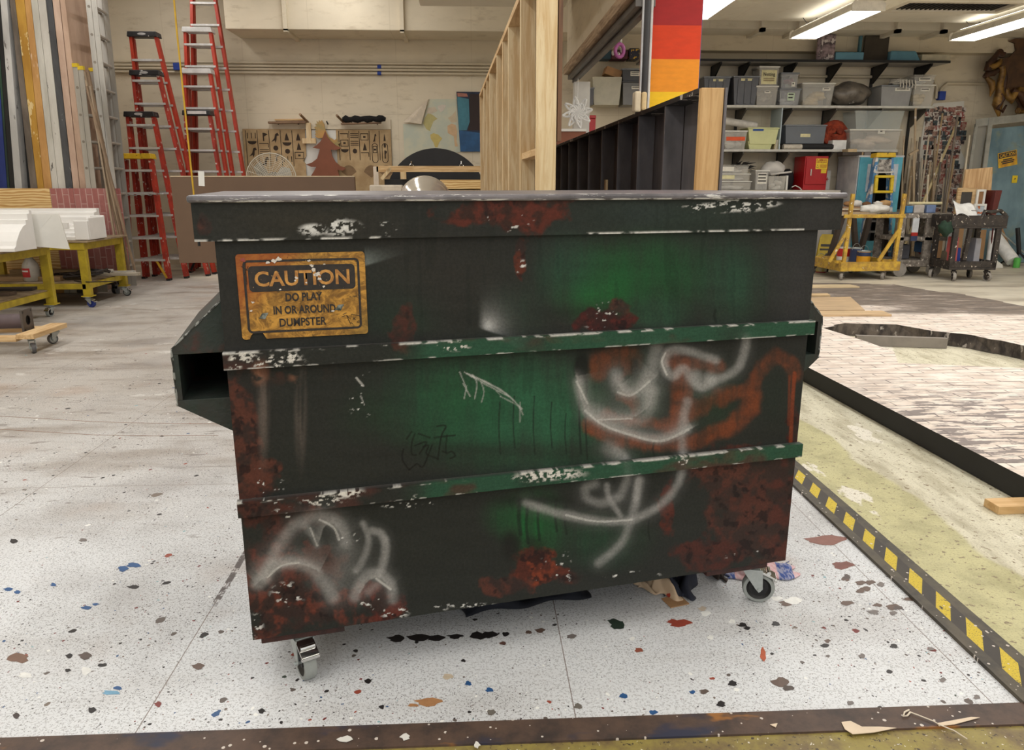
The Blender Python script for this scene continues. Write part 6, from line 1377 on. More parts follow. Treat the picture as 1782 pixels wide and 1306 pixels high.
# ================================================================== RIGHT CORNER
# blue arched cabinet, leaning a little
CYb = 12.28
a = pb(1478, 274, 1572, 455, CYb)
bc_ = thing('arched_cabinet', 'light blue cabinet with a pointed arch opening behind the blue stepladder', 'cabinet', (a[0], CYb, 0), radians(0))
w, h = a[1] - a[0], a[3]
m_cyan = M('light_blue_cabinet', C(104, 186, 206), .55, 0, .14, 5, C(84, 164, 188)); m_cside = M('grey_white_side', C(206, 206, 206), .6, 0, .1, 4, C(180, 182, 186)); m_carch = M('pale_blue_arch', C(206, 216, 228), .55)
MB().bb(-.02, 0, .02, .72, 0, h).bb(-.02, w, .70, .72, 0, h).bb(-.03, w + .02, 0, .72, h, h + .03).build('carcass', m_cside, bc_, bevel=.004)
MB().bb(w - .02, w, .02, .7, 0, h).bb(0, w - .02, .02, .7, 0, .05).build('inside', M('dark_inside', C(70, 66, 62), .7), bc_)
fx0, fx1, zs, zt = .16, .60, .98, 1.55
MB().bb(0, fx0, 0, .02, 0, h).bb(fx1, w, 0, .02, 0, h).bb(fx0, fx1, 0, .02, 1.60, h).bb(fx0, fx1, 0, .02, 0, .42).build('front_frame', m_cyan, bc_, bevel=.003)
m = MB(); cx = (fx0 + fx1) / 2; ap = [(cx + (fx1 - cx) * .62 * cos(t * pi / 12) * (1 - .12 * (t / 6)), 1.26 + .26 * sin(t * pi / 12)) for t in range(7)]; ap[-1] = (cx, 1.55)
le = [(2 * cx - x, z) for x, z in ap]
m.prism([(fx1 + .03, 1.20), (fx1 + .03, 1.64), (cx, 1.64)] + ap[::-1], -.012, .001).prism([(fx0 - .03, 1.20), (fx0 - .03, 1.64), (cx, 1.64)] + le[::-1], -.012, .001)
m.build('arch_trim', m_carch, bc_)
for zz in (.72, .98, 1.2): MB().bb(.01, w - .03, .06, .68, zz, zz + .025).build('shelf', M('grey_shelf_dark', C(120, 118, 116), .6), bc_)
# things lying on the cabinet
for i, (x0, y0, x1, y1, c) in enumerate(((1466, 266, 1500, 272, (66, 56, 48)), (1476, 262, 1492, 267, (206, 180, 140)), (1484, 266, 1504, 271, (196, 166, 122)), (1506, 264, 1518, 271, (130, 124, 118)), (1540, 264, 1566, 273, (110, 104, 98)))):
    a_ = pb(x0, y0, x1, y1, CYb + .06)
    tag(MB().bb(0, a_[1] - a_[0], 0, .2, 0, .05).build('timber_offcut', M('offcut_%d' % i, C(*c), .7), loc=(a_[0], CYb + .06 + .012 * i, h + .032 + (.05 if i == 1 else 0) )), ('dark flat offcut on the left end of the arched cabinet', 'pale block on top of the dark offcut on the arched cabinet', 'tan offcut in the middle of the arched cabinet top', 'grey piece beside the yellow ladder cap on the cabinet', 'dark cloth covered piece at the right end of the cabinet top')[i], 'offcut')
# blue stepladder
m_blu = M('blue_fibreglass_worn', C(78, 134, 184), .45, 0, .2, 6, spots=C(214, 210, 204), spot_scale=6, spot_at=(.50, .56))
lx = at(1541, 300, 11.8).x
bl = stepladder(lx, 11.78, 1.80, .26, .50, m_cap_y, 'paint splashed blue stepladder in front of the arched cabinet', m_blu, lean=.05, logo=None, name='stepladder', grp=None)
bl.pop('group', None) if 'group' in bl else None
MB().bb(-.10, .10, -.02, -.012, 1.52, 1.70).build('shelf_plate', M('splashed_plate', C(196, 190, 182), .5, 0, .3, 12, C(60, 56, 54)), bl)
yt = MB(); 
for x0, x1, z0, z1 in ((-.15, .15, 1.19, 1.23), (-.15, .15, 1.42, 1.46), (-.15, -.10, 1.23, 1.42), (.10, .15, 1.23, 1.42)): yt.bb(x0, x1, -.06, -.013, z0, z1)
yt.build('tool_tray', m_ycap, bl, bevel=.008)
# bundle of poles
random.seed(21)
cols = ((182, 160, 130), (150, 130, 106), (206, 192, 168), (124, 112, 100), (222, 210, 186), (176, 150, 112), (96, 88, 80))
for i in range(40):
    fx = 1563 + (i % 26) * 3.9 + random.uniform(-4, 4); Yf = random.uniform(12.15, 12.55); tx = fx + random.uniform(2, 34); ty = random.uniform(235, 320)
    if i in (7, 12, 17): ty = random.uniform(180, 215)
    Yt = min(BW - .06, Yf + .35); q1 = at(tx, ty, Yt); q0 = Vector((at(fx, 440, Yf).x, Yf, .012))
    r = random.uniform(.010, .019); c = cols[i % 7]
    m = MB().tube([q0, q0 + (q1 - q0) * .5 + Vector((0, .0, .0)), q1], r, 8)
    kind = i % 5; tag_ = 'wooden_pole'
    mt = M('pole_%d' % (i % 7), C(*c), .6, 0, .2, 5, spots=C(214, 206, 196), spot_scale=7, spot_at=(.64, .68))
    tag(m.build('wooden_pole', mt, smooth=40), 'thin stained pole in the bundle leaning on the wall right of the arched cabinet', 'pole', 'poles leaning in the right corner')
q0 = at(1625, 345, 12.2); q0.z = max(q0.z, .6); q1 = at(1667, 212, BW - .2); f = q1 + (q0 - q1) * ((q1.z - .02) / (q1.z - q0.z)); f = Vector((f.x, 11.95, .02))
o = MB().tube([f, q1], .022, 8).build('long_pole', M('pale_pole', C(214, 196, 150), .6), smooth=40); tag(o, 'long pale pole with a black tip crossing in front of the photo collage', 'pole')
MB().tube([q1, q1 + (q1 - f).normalized() * .08], .03, 8).build('tip', m_blackp, o)
q0 = at(1590, 335, 12.1); q1 = at(1590, 264, 12.3)
o = MB().tube([Vector((q0.x + .1, 12.0, .02)), q1], .014, 8).build('broom', M('pole_0', C(150, 128, 100)), smooth=40); a, b = at(1582, 270, 12.3), at(1597, 261, 12.3); MB().bar(a, b, .04, .035).build('broom_head', M('pole_0', C(150, 128, 100)), o); tag(o, 'upside down broom stick with a short crosspiece left in the pole bundle', 'broom')
# photo collage
cg = thing('photo_collage', 'tall white board covered with small snapshots behind the poles', 'collage', (at(1604, 330, WY).x, WY, 0))
x0 = cg.location.x
A_ = lambda x, y: (at(x, y, WY).x - x0, at(x, y, WY).z)
pts = [A_(1625, 180), A_(1678, 176), A_(1672, 262), A_(1690, 300), A_(1682, 340), A_(1660, 400), A_(1590, 400), A_(1602, 250), A_(1610, 200)]
MB().prism(pts, -.002, .008).build('backing', m_white2, cg)
random.seed(9); pal = [(96, 74, 68), (176, 142, 128), (56, 48, 50), (214, 204, 196), (134, 98, 86), (76, 92, 98), (150, 72, 66), (200, 174, 158)]
ms = [MB() for _ in pal]; nsn = 0
for r_ in range(24):
    for c_ in range(9):
        y = 186 + r_ * 8.4 + random.uniform(-1.5, 1.5); x = 1610 + c_ * 7.8 - r_ * .35 + random.uniform(-1.5, 1.5)
        if x > 1676 + (8 if 14 < r_ < 19 else 0) or (c_ == 8 and 7 < r_ < 13): continue
        k = random.randrange(len(pal)); p0, p1 = A_(x, y), A_(x + random.uniform(6.5, 9.5), y + random.uniform(7, 9.5)); d = -.003 - .0004 * random.randrange(8)
        nsn += 1
        mm = ms[k] if nsn > 90 else MB()
        mm.add([(p0[0], d, p1[1]), (p1[0], d, p1[1]), (p1[0], d, p0[1]), (p0[0], d, p0[1])], [(0, 1, 2, 3)])
        if nsn <= 90: mm.build('snapshot', M('snapshot_%d' % k, C(*pal[k]), .5, 0, .5, 18, C(*pal[(k + 3) % 8]), thr=(.45, .55)), cg)
rest = MB(); mats_ = []
for k, m in enumerate(ms):
    if m.v: rest.m = len(mats_); rest.add(m.v, m.f); mats_.append(M('snapshot_%d' % k, C(*pal[k]), .5, 0, .5, 18, C(*pal[(k + 3) % 8]), thr=(.45, .55)))
rest.build('snapshots', mats_, cg)['kind'] = 'stuff'
# gold scroll ornament on its shaped brown panel
GO = thing('gold_scroll_ornament', 'big gold and brown painted scrollwork cutout high in the right corner', 'ornament', (0, 12.9, 0))
Yg = 12.9
P_ = lambda x, y, d=0.0: Vector((at(x, y, Yg).x, d, at(x, y, Yg).z))
kk = lambda L: [(1480 + a / 4.503, 40 + b / 4.503) for a, b in L]
m_gold = M('gold_paint', C(160, 122, 58), .42, .25, .3, 8, C(96, 68, 32)); m_gbr = M('dark_bronze_paint', C(84, 52, 32), .5, .1, .3, 6, C(52, 32, 24))
outline = kk([(1240, 140), (1300, 120), (1600, 130), (1600, 700), (1380, 705), (1300, 690), (1320, 640), (1280, 560), (1200, 500), (1230, 440), (1160, 380), (1130, 340), (1060, 360), (1070, 300), (1150, 290), (1250, 265), (1300, 215), (1290, 160)])
MB().prism([(P_(*p).x, P_(*p).z) for p in outline], .0, .03).build('backing_panel', M('dark_brown_panelpaint', C(96, 66, 40), .55, 0, .3, 4, C(66, 44, 30)), GO)
def ribbon(L, r, name, mat, d=-.03, seg=8, flat=.5):
    pts = [P_(*p, d) for p in kk(L)]; m = MB().tube(pts, r, seg); return m.build(name, mat, GO, smooth=60)
sp = [(1165 + (38 - 30 * t / 16) * cos(-1.2 + t * .55), 235 + (38 - 30 * t / 16) * sin(-1.2 + t * .55)) for t in range(17)]
ribbon([(1060, 380), (1075, 320), (1110, 285), (1140, 240)] + sp[3:], [.06, .055, .05, .04] + [.036 - .0015 * i for i in range(14)], 'scroll', m_gbr, -.04)
ribbon([(1060, 345), (1110, 345), (1150, 320), (1165, 290)], [.05, .05, .045, .03], 'acanthus_leaf', m_gold, -.05)
ribbon([(1040, 430), (1060, 400), (1110, 395), (1150, 370)], [.05, .055, .05, .03], 'acanthus_leaf', m_gbr, -.05)
ribbon([(1045, 430), (1085, 470), (1095, 520), (1075, 580)], [.03, .055, .05, .008], 'acanthus_leaf', m_gold, -.06)
ribbon([(1165, 345), (1170, 400), (1150, 480), (1145, 560), (1130, 640), (1140, 735)], [.05, .05, .055, .075, .085, .02], 'hanging_drop', m_gold, -.07)
ribbon([(1180, 360), (1195, 430), (1180, 520), (1190, 560)], [.035, .04, .04, .012], 'acanthus_leaf', m_gbr, -.06)
ribbon([(1140, 560), (1160, 600), (1110, 680), (1150, 700), (1180, 650)], [.02, .03, .03, .03, .015], 'drop_band', m_gbr, -.13)
ribbon([(1205, 520), (1210, 570), (1245, 610), (1265, 560), (1310, 530), (1360, 540)], [.04, .06, .06, .06, .06, .05], 'acanthus_leaf', m_gold, -.05)
ribbon([(1250, 530), (1310, 560), (1350, 620), (1360, 660)], [.04, .06, .06, .05], 'acanthus_leaf', m_gbr, -.06)
ribbon([(1300, 690 - 8)] + [(1300 + (22 - 1.0 * t) * cos(t * .6 + 1.5), 690 + (22 - 1.0 * t) * sin(t * .6 + 1.5)) for t in range(16)], .018, 'scroll', m_gold, -.05)
ribbon([(1310, 700), (1370, 690), (1400, 700)], .03, 'acanthus_leaf', m_gold, -.05)
# steel sheets leaning in the right corner
ST = 12.72
def q_(x, y, Y=ST): return at(x, y, Y)
sd = thing('steel_sheet', 'large bluish galvanised steel sheet with a caution sign in the right corner', 'metal sheet', (0, 0, 0))
m_steel = N('blue_galvanised_steel'); f = m_steel.rng(m_steel.noise(m_steel.map(scale=(1, 1, .6)), 1.6, 5, .6), .3, .7); f2 = m_steel.rng(m_steel.noise(None, 2.6, 4, .6), .55, .75); kst = m_steel.mix(f2, m_steel.mix(f, C(132, 162, 176), C(84, 112, 126)), C(140, 148, 122)); m_steel.out(col=kst, rough=.45, metal=.25); m_steel = m_steel.m
m_galv = M('galvanised_edge', C(176, 178, 174), .4, .5, .2, 9)
tl, tr = q_(1728, 208), q_(1800, 200); lean_ = .25
def shx(x, y): p = q_(x, y); return (p.x, p.z)
m = MB(); ps = [shx(1725, 224), shx(1790, 218), (shx(1790, 218)[0] + 1.2, shx(1790, 218)[1] + .05), (shx(1790, 218)[0] + 1.2, .01), (shx(1712, 400)[0] - .12, .01)]
m.prism(ps, ST, ST + .02).build('sheet', m_steel, sd)
m = MB(); x0, z0 = shx(1725, 224); x1, z1 = ps[2]
k_ = 16; m.add([(x0 + (x1 - x0) * i / k_, ST - .006, z0 - .26 - .035 * (i % 2)) for i in range(k_ + 1)] + [(x0 + (x1 - x0) * i / k_, ST - .006, z0 + (z1 - z0) * i / k_) for i in range(k_ + 1)], [(i, i + 1, i + k_ + 2, i + k_ + 1) for i in range(k_)])
m.build('scalloped_edge', m_steel, sd, solid=.004)
a0, b0 = Vector((*shx(1724, 205)[:1], ST - .01, shx(1724, 205)[1])), Vector((ps[4][0], ST - .01, .02)); MB().bar(b0, a0, .07, .02, (0, 1, 0)).build('edge_angle', m_galv, sd)
a0, b0 = q_(1698, 214), q_(1800, 203); b0 = a0 + (b0 - a0) * 1.6; MB().bar(a0, b0, .012, .12).build('top_angle', m_galv, sd)
pc2 = thing('clear_panel', 'clear plastic panel in a metal edge left of the steel sheet', 'panel', (0, 0, 0))
ps2 = [shx(1702, 218), shx(1722, 214), (shx(1712, 400)[0] - .2, .3), (shx(1690, 330)[0] - .05, .3)]
MB().prism([(x, z) for x, z in ps2], ST + .05, ST + .056).build('pane', clear('clear_sheet', (190, 190, 184), .35), pc2)
MB().bar(Vector((ps2[3][0], ST + .045, .02)), Vector((ps2[0][0], ST + .045, ps2[0][1] + .02)), .05, .02, (0, 1, 0)).build('edge_angle', m_galv, pc2)
# caution sign on the steel sheet
cs_ = [q_(1735, 268, ST - .012), q_(1768, 261, ST - .012), q_(1772, 285, ST - .012), q_(1739, 293, ST - .012)]
dx = cs_[1] - cs_[0]; wS = dx.length; hS = (cs_[3] - cs_[0]).length; aS = atan2(dx.z, dx.x); cS = sum((Vector(c) for c in cs_), Vector()) / 4
cs2 = MB().bb(-wS / 2, wS / 2, 0, .004, -hS / 2, hS / 2).build('caution_plate', M('sign_yellow', C(232, 190, 50), .45, 0, .2, 9, C(196, 140, 50)), sd, loc=cS, rot=(0, -aS, 0)); cs2['label'] = 'yellow caution plate'
MB().add([(-wS * .46, -.0008, hS * .12), (wS * .46, -.0008, hS * .12), (wS * .46, -.0008, hS * .46), (-wS * .46, -.0008, hS * .46)], [(0, 1, 2, 3)]).build('title_bar', m_print, cs2)
text('CAUTION', 'lettering', M('sign_yellow', C(232, 190, 50)), cs2, wS * .82, hS * .24, (0, -.001, hS * .29), RX, .02, .0008)
for zz, ww in ((-.02, .5), (-.14, .7), (-.26, .6)): MB().add([(-wS * ww / 2, -.0008, hS * zz - .008), (wS * ww / 2, -.0008, hS * zz - .008), (wS * ww / 2, -.0008, hS * zz + .012), (-wS * ww / 2, -.0008, hS * zz + .012)], [(0, 1, 2, 3)]).build('printed_line', m_print, cs2)
e = q_(1766, 312, ST - .012); st_ = MB().bb(-.045, .045, 0, .003, -.06, .06).build('yellow_sticker', M('sticker_yellow', C(240, 210, 40), .5), sd, loc=e)
MB().add([(-.02, -.001, -.01), (.025, -.001, .005), (.0, -.001, .02)], [(0, 1, 2)]).build('sticker_print', m_print, st_)
# wooden panel, frames, dark red box
def tilt_board(poly, Y, th, mat, name, label, cat):
    ps = [at(x, y, Y) for x, y in poly]; c = ps[0]
    return tag(MB().prism([(p.x - c.x, p.z - c.z) for p in ps], 0, th).build(name, mat, loc=(c.x, Y, c.z), bevel=.004), label, cat)
ctz = .9
tilt_board([(1681, 295), (1728, 291), (1722, 383), (1668, 383)], 10.93, .03, wood('oak_veneer', C(206, 172, 128), C(176, 138, 94), 'z', knots=False), 'oak_panel', 'oak veneer panel with rounded corners leaning above the black cart', 'panel')
fr_ = MB()
a = pb(1664, 327, 1700, 352, 11.2)
for x0, x1, z0, z1 in ((0, .06, 0, a[3] - a[2]), (a[1] - a[0] - .06, a[1] - a[0], 0, a[3] - a[2]), (.06, a[1] - a[0] - .06, a[3] - a[2] - .05, a[3] - a[2]), (.06, a[1] - a[0] - .06, 0, .03)): fr_.bb(x0, x1, 0, .03, z0, z1)
# ---- carts
m_spl = M('paint_spattered_grey', C(142, 134, 124), .65, 0, .35, 14, C(98, 90, 82), spots=C(206, 198, 186), spot_scale=22, spot_at=(.60, .64))
m_spb = M('paint_spattered_black', C(40, 36, 34), .55, 0, .4, 12, C(62, 54, 48), spots=C(204, 194, 178), spot_scale=26, spot_at=(.62, .66))
m_yw = M('yellow_spattered_wood', C(204, 166, 58), .6, 0, .28, 10, C(158, 122, 54), spots=C(232, 222, 200), spot_scale=20, spot_at=(.64, .68))
m_tyre = M('dusty_tyre', C(150, 144, 136), .8, 0, .2, 12)
# yellow frame cart
a = G(1482, 489); b = G(1540, 489)
yc = thing('yellow_cart', 'yellow timber cart with tall side posts holding paint cans', 'cart', (a.x - .12, a.y + .02, 0), radians(4))
W_, D_ = 1.0, .95
MB().bb(-.05, W_ * .85, 0, .05, .13, .26).bb(-.05, W_ * .85, D_ - .05, D_, .13, .26).bb(-.05, 0, .05, D_ - .05, .13, .26).bb(W_ * .85 - .05, W_ * .85, .05, D_ - .05, .13, .26).build('deck_frame', m_yw, yc, bevel=.004)
MB().bb(0, W_ * .85 - .05, .05, D_ - .05, .15, .18).build('deck', m_spl, yc)
for x in (.02, W_ * .85 - .06):
    MB().bar((x, .06, .24), (x + .03, .06, 1.20), .05, .04, (0, 1, 0)).build('post', m_yw, yc, bevel=.003)
    MB().bar((x, .12, .26), (x, .6, .62) if False else (x - .12 if x < .3 else x - .2, .06, .26), .05, .04).bar((x - .22 if x < .3 else x - .25, .06, .26), (x + .02, .06, .72), .045, .03, (0, 1, 0)).build('brace', m_yw, yc, bevel=.003)
MB().bb(-.06, W_ * .85, .02, .05, .87, .92).build('cross_rail', m_yw, yc, bevel=.003)
for lx, ly, rz_ in ((.02, .08, 2.6), (.66, .08, 2.4), (.02, .85, 2), (.66, .85, 1)): caster(yc, (lx, ly, .13), rz_, .052, m_tyre, m_spl, m_spl, False, .04)
tp = thing('board_stack_table', 'dark legged table of flat paint stained boards behind the yellow cart', 'table', (at(1462, 370, 11.5).x, 11.5, 0))
wT = at(1557, 370, 11.5).x - tp.location.x; zT = at(1500, 372, 11.5).z
MB().bb(0, wT, 0, .24, zT - .03, zT).build('table_top', M('pale_edge', C(196, 176, 146), .6), tp)
for x0, x1 in ((.1, -.1), (wT * .3, wT * .5), (wT * .62, wT * .45), (wT * .9, wT * 1.0)): MB().bar((x1, .1, 0), (x0, .1, zT - .02), .06, .09, (0, 1, 0)).build('leg', M('dark_timber', C(40, 34, 30), .7), tp)
for i in range(4):
    z = zT + .001 + .026 * i; tag(MB().bb(.02 * i, wT - .05 - .04 * i, .01 * i, .22, 0, .024).build('stained_board', M('board_tone_%d' % i, C(*((196, 172, 140), (120, 92, 70), (214, 198, 172), (160, 126, 96))[i]), .65, 0, .3, 9), loc=(tp.location.x, 11.5, z)), 'flat stained board, %s from the bottom of the pile behind the yellow cart' % ('first', 'second', 'third', 'fourth')[i], 'board', 'stained boards in a pile')
random.seed(5)
for i, (px, s, c, lb) in enumerate(((1476, .05, (150, 110, 70), 'brown lump on the board pile, leftmost'), (1490, .06, (226, 222, 216), 'white crumpled rag on the board pile'), (1508, .045, (120, 84, 54), 'brown lump in front of the blue stepladder on the board pile'), (1528, .05, (230, 226, 220), 'white tape roll on the board pile'), (1540, .06, (200, 160, 110), 'tan block at the right of the board pile'))):
    q = at(px, 362, 11.6); ph = random.uniform(0, 6); tag(MB().blob((0, 0, s * .7), (s * 1.5, s, s * .8), 14, 8, lambda d: 1 + .2 * sin(5 * d.x + ph) * sin(6 * d.z + ph)).build('rag', M('rag_%d' % i, C(*c), .8), loc=(q.x, 11.61, zT + .107), smooth=True), lb, 'rag')
ph = 1.0; tag(MB().blob((0, 0, .0), (.2, .1, .06), 20, 12, lambda d: 1 + .2 * sin(6 * d.x) * sin(5 * d.y + 1) + .1 * sin(13 * d.x)).build('drop_cloth', M('white_stuff', C(232, 230, 224), .7), yc and None, loc=(at(1521, 378, 10.85).x, 10.84, .99), smooth=True), 'white rag bunched on the cross rail of the yellow cart', 'rag')
def can(x, y, Y, r, h, body, rim, label, z0, band=None, handle=True):
    t = thing('paint_can', label, 'can', (at(x, 400, Y).x, Y, z0), .4)
    MB().lathe([(.001, 0), (r, 0), (r, .006), (r * .98, .012), (r * .98, h - .012), (r, h - .006), (r, h), (r * .9, h), (r * .88, h - .008), (.001, h - .008)], (0, 0, 0), 26).build('body', rim, t, smooth=40)
    MB().sheet(lambda u, v: (r * .99 * cos(2 * pi * u), r * .99 * sin(2 * pi * u), .015 + (h - .03) * v), 26, 1).build('label', body, t, smooth=True)
    if band: MB().sheet(lambda u, v: (r * 1.0 * cos(2 * pi * u), r * 1.0 * sin(2 * pi * u), h * band[1] + h * (band[2] - band[1]) * v), 26, 1).build('label_band', band[0], t, smooth=True)
    if handle: MB().tube([(r * cos(t_ * pi / 8), 0, h - .03 + r * 1.1 * sin(t_ * pi / 8)) for t_ in range(9)], .003, 5).build('handle', m_zinc, t)
    return t
can(1433, 470, 11.55, .105, .20, M('can_yellow_white', C(222, 206, 120), .45, 0, .2, 9, C(232, 226, 206)), m_redm, 'yellow and white paint can standing on the floor by the wet floor sign', 0, (M('can_white', C(232, 228, 220), .45), .68, .92))
can(1473, 455, 11.3, .1, .22, M('can_red', C(206, 46, 40), .45), M('can_white', C(232, 228, 220), .45), 'red and white paint can at the back left of the yellow cart', .181, (M('can_white', C(232, 228, 220), .45), .05, .4), False)
can(1494, 455, 11.1, .085, .23, M('can_blue', C(54, 66, 100), .45), m_zinc, 'blue labelled paint can behind the orange yellow one', .181)
can(1508, 455, 10.95, .095, .2, M('can_orange', C(232, 164, 30), .45), m_zinc, 'orange yellow paint can with a dark blue band in the yellow cart', .181, (M('can_blue', C(54, 66, 100), .45), .62, .9))
# wet floor sign
ws = thing('wet_floor_sign', 'folded yellow wet floor sign standing by the wall', 'sign', (at(1437, 440, 12.0).x, 12.0, 0), radians(-20))
m_wy = M('wet_sign_yellow', C(196, 168, 34), .5, 0, .15, 7)
for s in (-1, 1):
    ps = [(-.15, 0), (.15, 0), (.11, .50), (.08, .56), (-.08, .56), (-.11, .50)]
    o = MB().prism(ps, -.006, .006).build('panel', m_wy, ws, loc=(0, s * .16, 0.01), rot=(s * .28, 0, 0), bevel=.003)
    MB().bb(-.09, .09, -.0075, .0075, .36, .40).bb(-.10, .10, -.0075, .0075, .30, .33).build('printed_bar', m_print, o)
    MB().prism([(-.03, .06), (.03, .06), (.05, .2), (0, .26), (-.04, .2)], -.0075, .0075).build('printed_mark', m_print, o)
# grey utility cart
g0, g1_ = G(1573, 482), G(1626, 482)
gc_ = thing('utility_cart', 'grey paint crusted utility cart with big wheels between the yellow and black carts', 'cart', (g0.x - .16, g0.y + .05, 0), 0)
W_, D_ = .78, .62; zg = at(1600, 372, g0.y).z
MB().bb(-.02, W_ + .05, -.02, D_, zg - .07, zg).build('top_tray', m_spl, gc_, bevel=.01)
MB().bb(0, W_, 0, D_, .52, .58).build('middle_shelf', m_spl, gc_, bevel=.008)
MB().bb(-.02, W_, -.01, D_, .14, .24).build('lower_tray', m_spl, gc_, bevel=.01)
for x in (.0, W_ * .55): MB().bb(x, x + .12, 0, .05, .2, zg - .06).build('leg', m_spl, gc_, bevel=.006)
MB().bb(0, .1, D_ - .05, D_, .2, zg - .06).build('leg', m_spl, gc_); MB().bb(W_ - .1, W_, D_ - .05, D_, .2, zg - .06).build('leg', m_spl, gc_)
for x in (.10, .62):
    for y in (.0, D_ - .1): MB().lathe([(.001, -.02), (.04, -.025), (.06, -.02), (.1, -.025), (.1, .025), (.06, .02), (.001, .02)], (x, y, .1), 24, 'y' if x < .3 else 'y').build('wheel', m_tyre, gc_, smooth=40)
bxs = [((1577, 359, 1590, 372), (66, 130, 180), 'pile of blue plastic film on the grey utility cart'), ((1590, 357, 1610, 371), (196, 188, 180), 'pale carton on the grey utility cart'), ((1612, 357, 1630, 371), (120, 140, 180), 'blue grey carton on the grey utility cart')]
for i, (r, c, lb) in enumerate(bxs): crate(*r, g0.y + .2 + .0 * i, .2, M('carton_%d' % i, C(*c), .6, 0, .25, 8), lb, 'carton', 'carton', zb=zg)
p0, p1 = at(1594, 352, g0.y + .1), at(1652, 351, g0.y + .1); tag(MB().tube([Vector((p0.x, g0.y + .3, at(1600, 357, g0.y + .2).z + .023)), Vector((p1.x, g0.y + .28, at(1600, 357, g0.y + .2).z + .023))], .022, 10).build('cardboard_tube', M('pale_yellow_tube', C(226, 214, 170), .6), smooth=40), 'pale yellow tube lying across the cartons of the grey cart', 'tube')
a = pb(1588, 380, 1602, 405, g0.y - .02); cl = tag(MB().bb(0, a[1] - a[0], 0, .02, 0, a[3] - a[2]).build('hanging_card', M('pale_grey_card', C(206, 210, 214), .5), loc=(a[0], g0.y + .0, a[2])), 'pale grey card with a red and blue foot hanging on the grey cart', 'card')
MB().bb(0, a[1] - a[0], -.001, .021, -.05, -.001).build('red_band', m_nred, cl); MB().bb(0, a[1] - a[0], -.001, .021, -.12, -.051).build('blue_band', M('can_blue', C(54, 66, 100), .45), cl)
crate(1567, 426, 1585, 462, g0.y + .2, .3, M('dark_bucket', C(74, 74, 80), .5), 'dark grey bucket box in the lower tray of the grey cart', 'bucket', 'bucket', zb=.242)
crate(1609, 423, 1625, 440, g0.y + .2, .3, M('blue_carton', C(84, 128, 180), .5), 'blue lidded tub above the printed carton in the grey cart', 'tub', 'tub', zb=at(1615, 441, g0.y + .2).z)
crate(1609, 441, 1625, 460, g0.y + .2, .3, M('printed_carton', C(190, 172, 150), .6, 0, .3, 12, spots=C(170, 60, 50), spot_scale=9, spot_at=(.6, .62)), 'printed carton in the lower tray of the grey cart', 'carton', 'carton', zb=.242)
# black spattered cart
k0 = G(1676, 490)
bk = thing('black_cart', 'black paint spattered cart with a curved handle by the steel sheet', 'cart', (k0.x - .22, k0.y + .02, 0), radians(-3))
zb_ = at(1690, 398, k0.y).z; zt_ = at(1690, 378, k0.y).z; W_, D_ = .66, .53
ex = at(1752, 390, k0.y).x - bk.location.x
MB().bb(-.05, ex, 0, D_, zb_, zb_ + .03).bb(-.05, ex, 0, .03, zb_ + .03, zt_ + .02).bb(-.05, ex, D_ - .03, D_, zb_ + .03, zt_ + .02).bb(-.05, -.02, .03, D_ - .03, zb_ + .03, zt_ + .02).bb(ex - .03, ex, .03, D_ - .03, zb_ + .03, zt_ + .02).build('top_tray', m_spb, bk, bevel=.006)
MB().bb(0, W_, 0, D_, .16, .19).bb(0, W_, 0, .03, .19, .28).bb(0, .03, .03, D_, .19, .28).bb(W_ - .03, W_, .03, D_, .19, .28).bb(.03, W_ - .03, D_ - .03, D_, .19, .28).build('lower_tray', m_spb, bk, bevel=.006)
for x, y in ((0, 0), (W_ - .07, 0), (0, D_ - .06), (W_ - .07, D_ - .06)): MB().bb(x, x + .07, y, y + .05, .19, zb_).build('leg', m_spb, bk, bevel=.004)
MB().bar((W_ * .26, -.03, .3), (W_ * .3, -.03, zb_), .05, .05).build('leg', m_spb, bk)
hx0 = at(1713, 370, k0.y).x - bk.location.x; hx1 = at(1751, 370, k0.y).x - bk.location.x; hz = at(1730, 367, k0.y).z
MB().tube([(hx0 - .02, .02, zt_ - .03), (hx0 + .02, .02, zt_ + .08), (hx0 + .1, .02, hz - .02), (hx0 + .2, .02, hz), (hx1 - .08, .02, hz), (hx1, .02, hz - .06), (hx1 + .01, .02, zt_ - .02)], .026, 10).build('handle', m_spb, bk, smooth=40)
for lx, ly, rz_ in ((.1, .05, 2.9), (.56, .05, 3.4), (.02, .46, 2.4), (.56, .46, 3)): caster(bk, (lx, ly, .16), rz_, .062, m_tyre, m_spb, m_spb, False, .04)
m = MB(); fx = MB()
a = pb(1664, 326, 1702, 352, 11.35); wF, hF = a[1] - a[0], a[3] - a[2]
def pframe(x0, y0, x1, y1, Y, mat, inner, label, t=.05, z0=None):
    a = pb(x0, y0, x1, y1, Y); w, h = a[1] - a[0], a[3] - (z0 if z0 is not None else a[2])
    o = thing('picture_frame', label, 'frame', (a[0], Y, z0 if z0 is not None else a[2])); 
    MB().bb(0, t, 0, .03, 0, h).bb(w - t, w, 0, .03, 0, h).bb(t, w - t, 0, .03, h - t, h).bb(t, w - t, 0, .03, 0, t).build('moulding', mat, o, bevel=.003)
    MB().bb(t, w - t, .012, .02, t, h - t).build('picture', inner, o)
    return o
zc = zb_ + .031
pframe(1663, 327, 1701, 362, 10.88, wood('frame_pine', C(206, 176, 132), C(170, 136, 92), 'x'), M('dark_inside', C(70, 66, 62), .7), 'pine picture frame with a dark inside above the black cart', .06, zc)
pframe(1697, 330, 1717, 362, 10.84, m_white2, M('brown_canvas', C(150, 110, 72), .7), 'white edged small frame right of the pine frame', .03, zc)
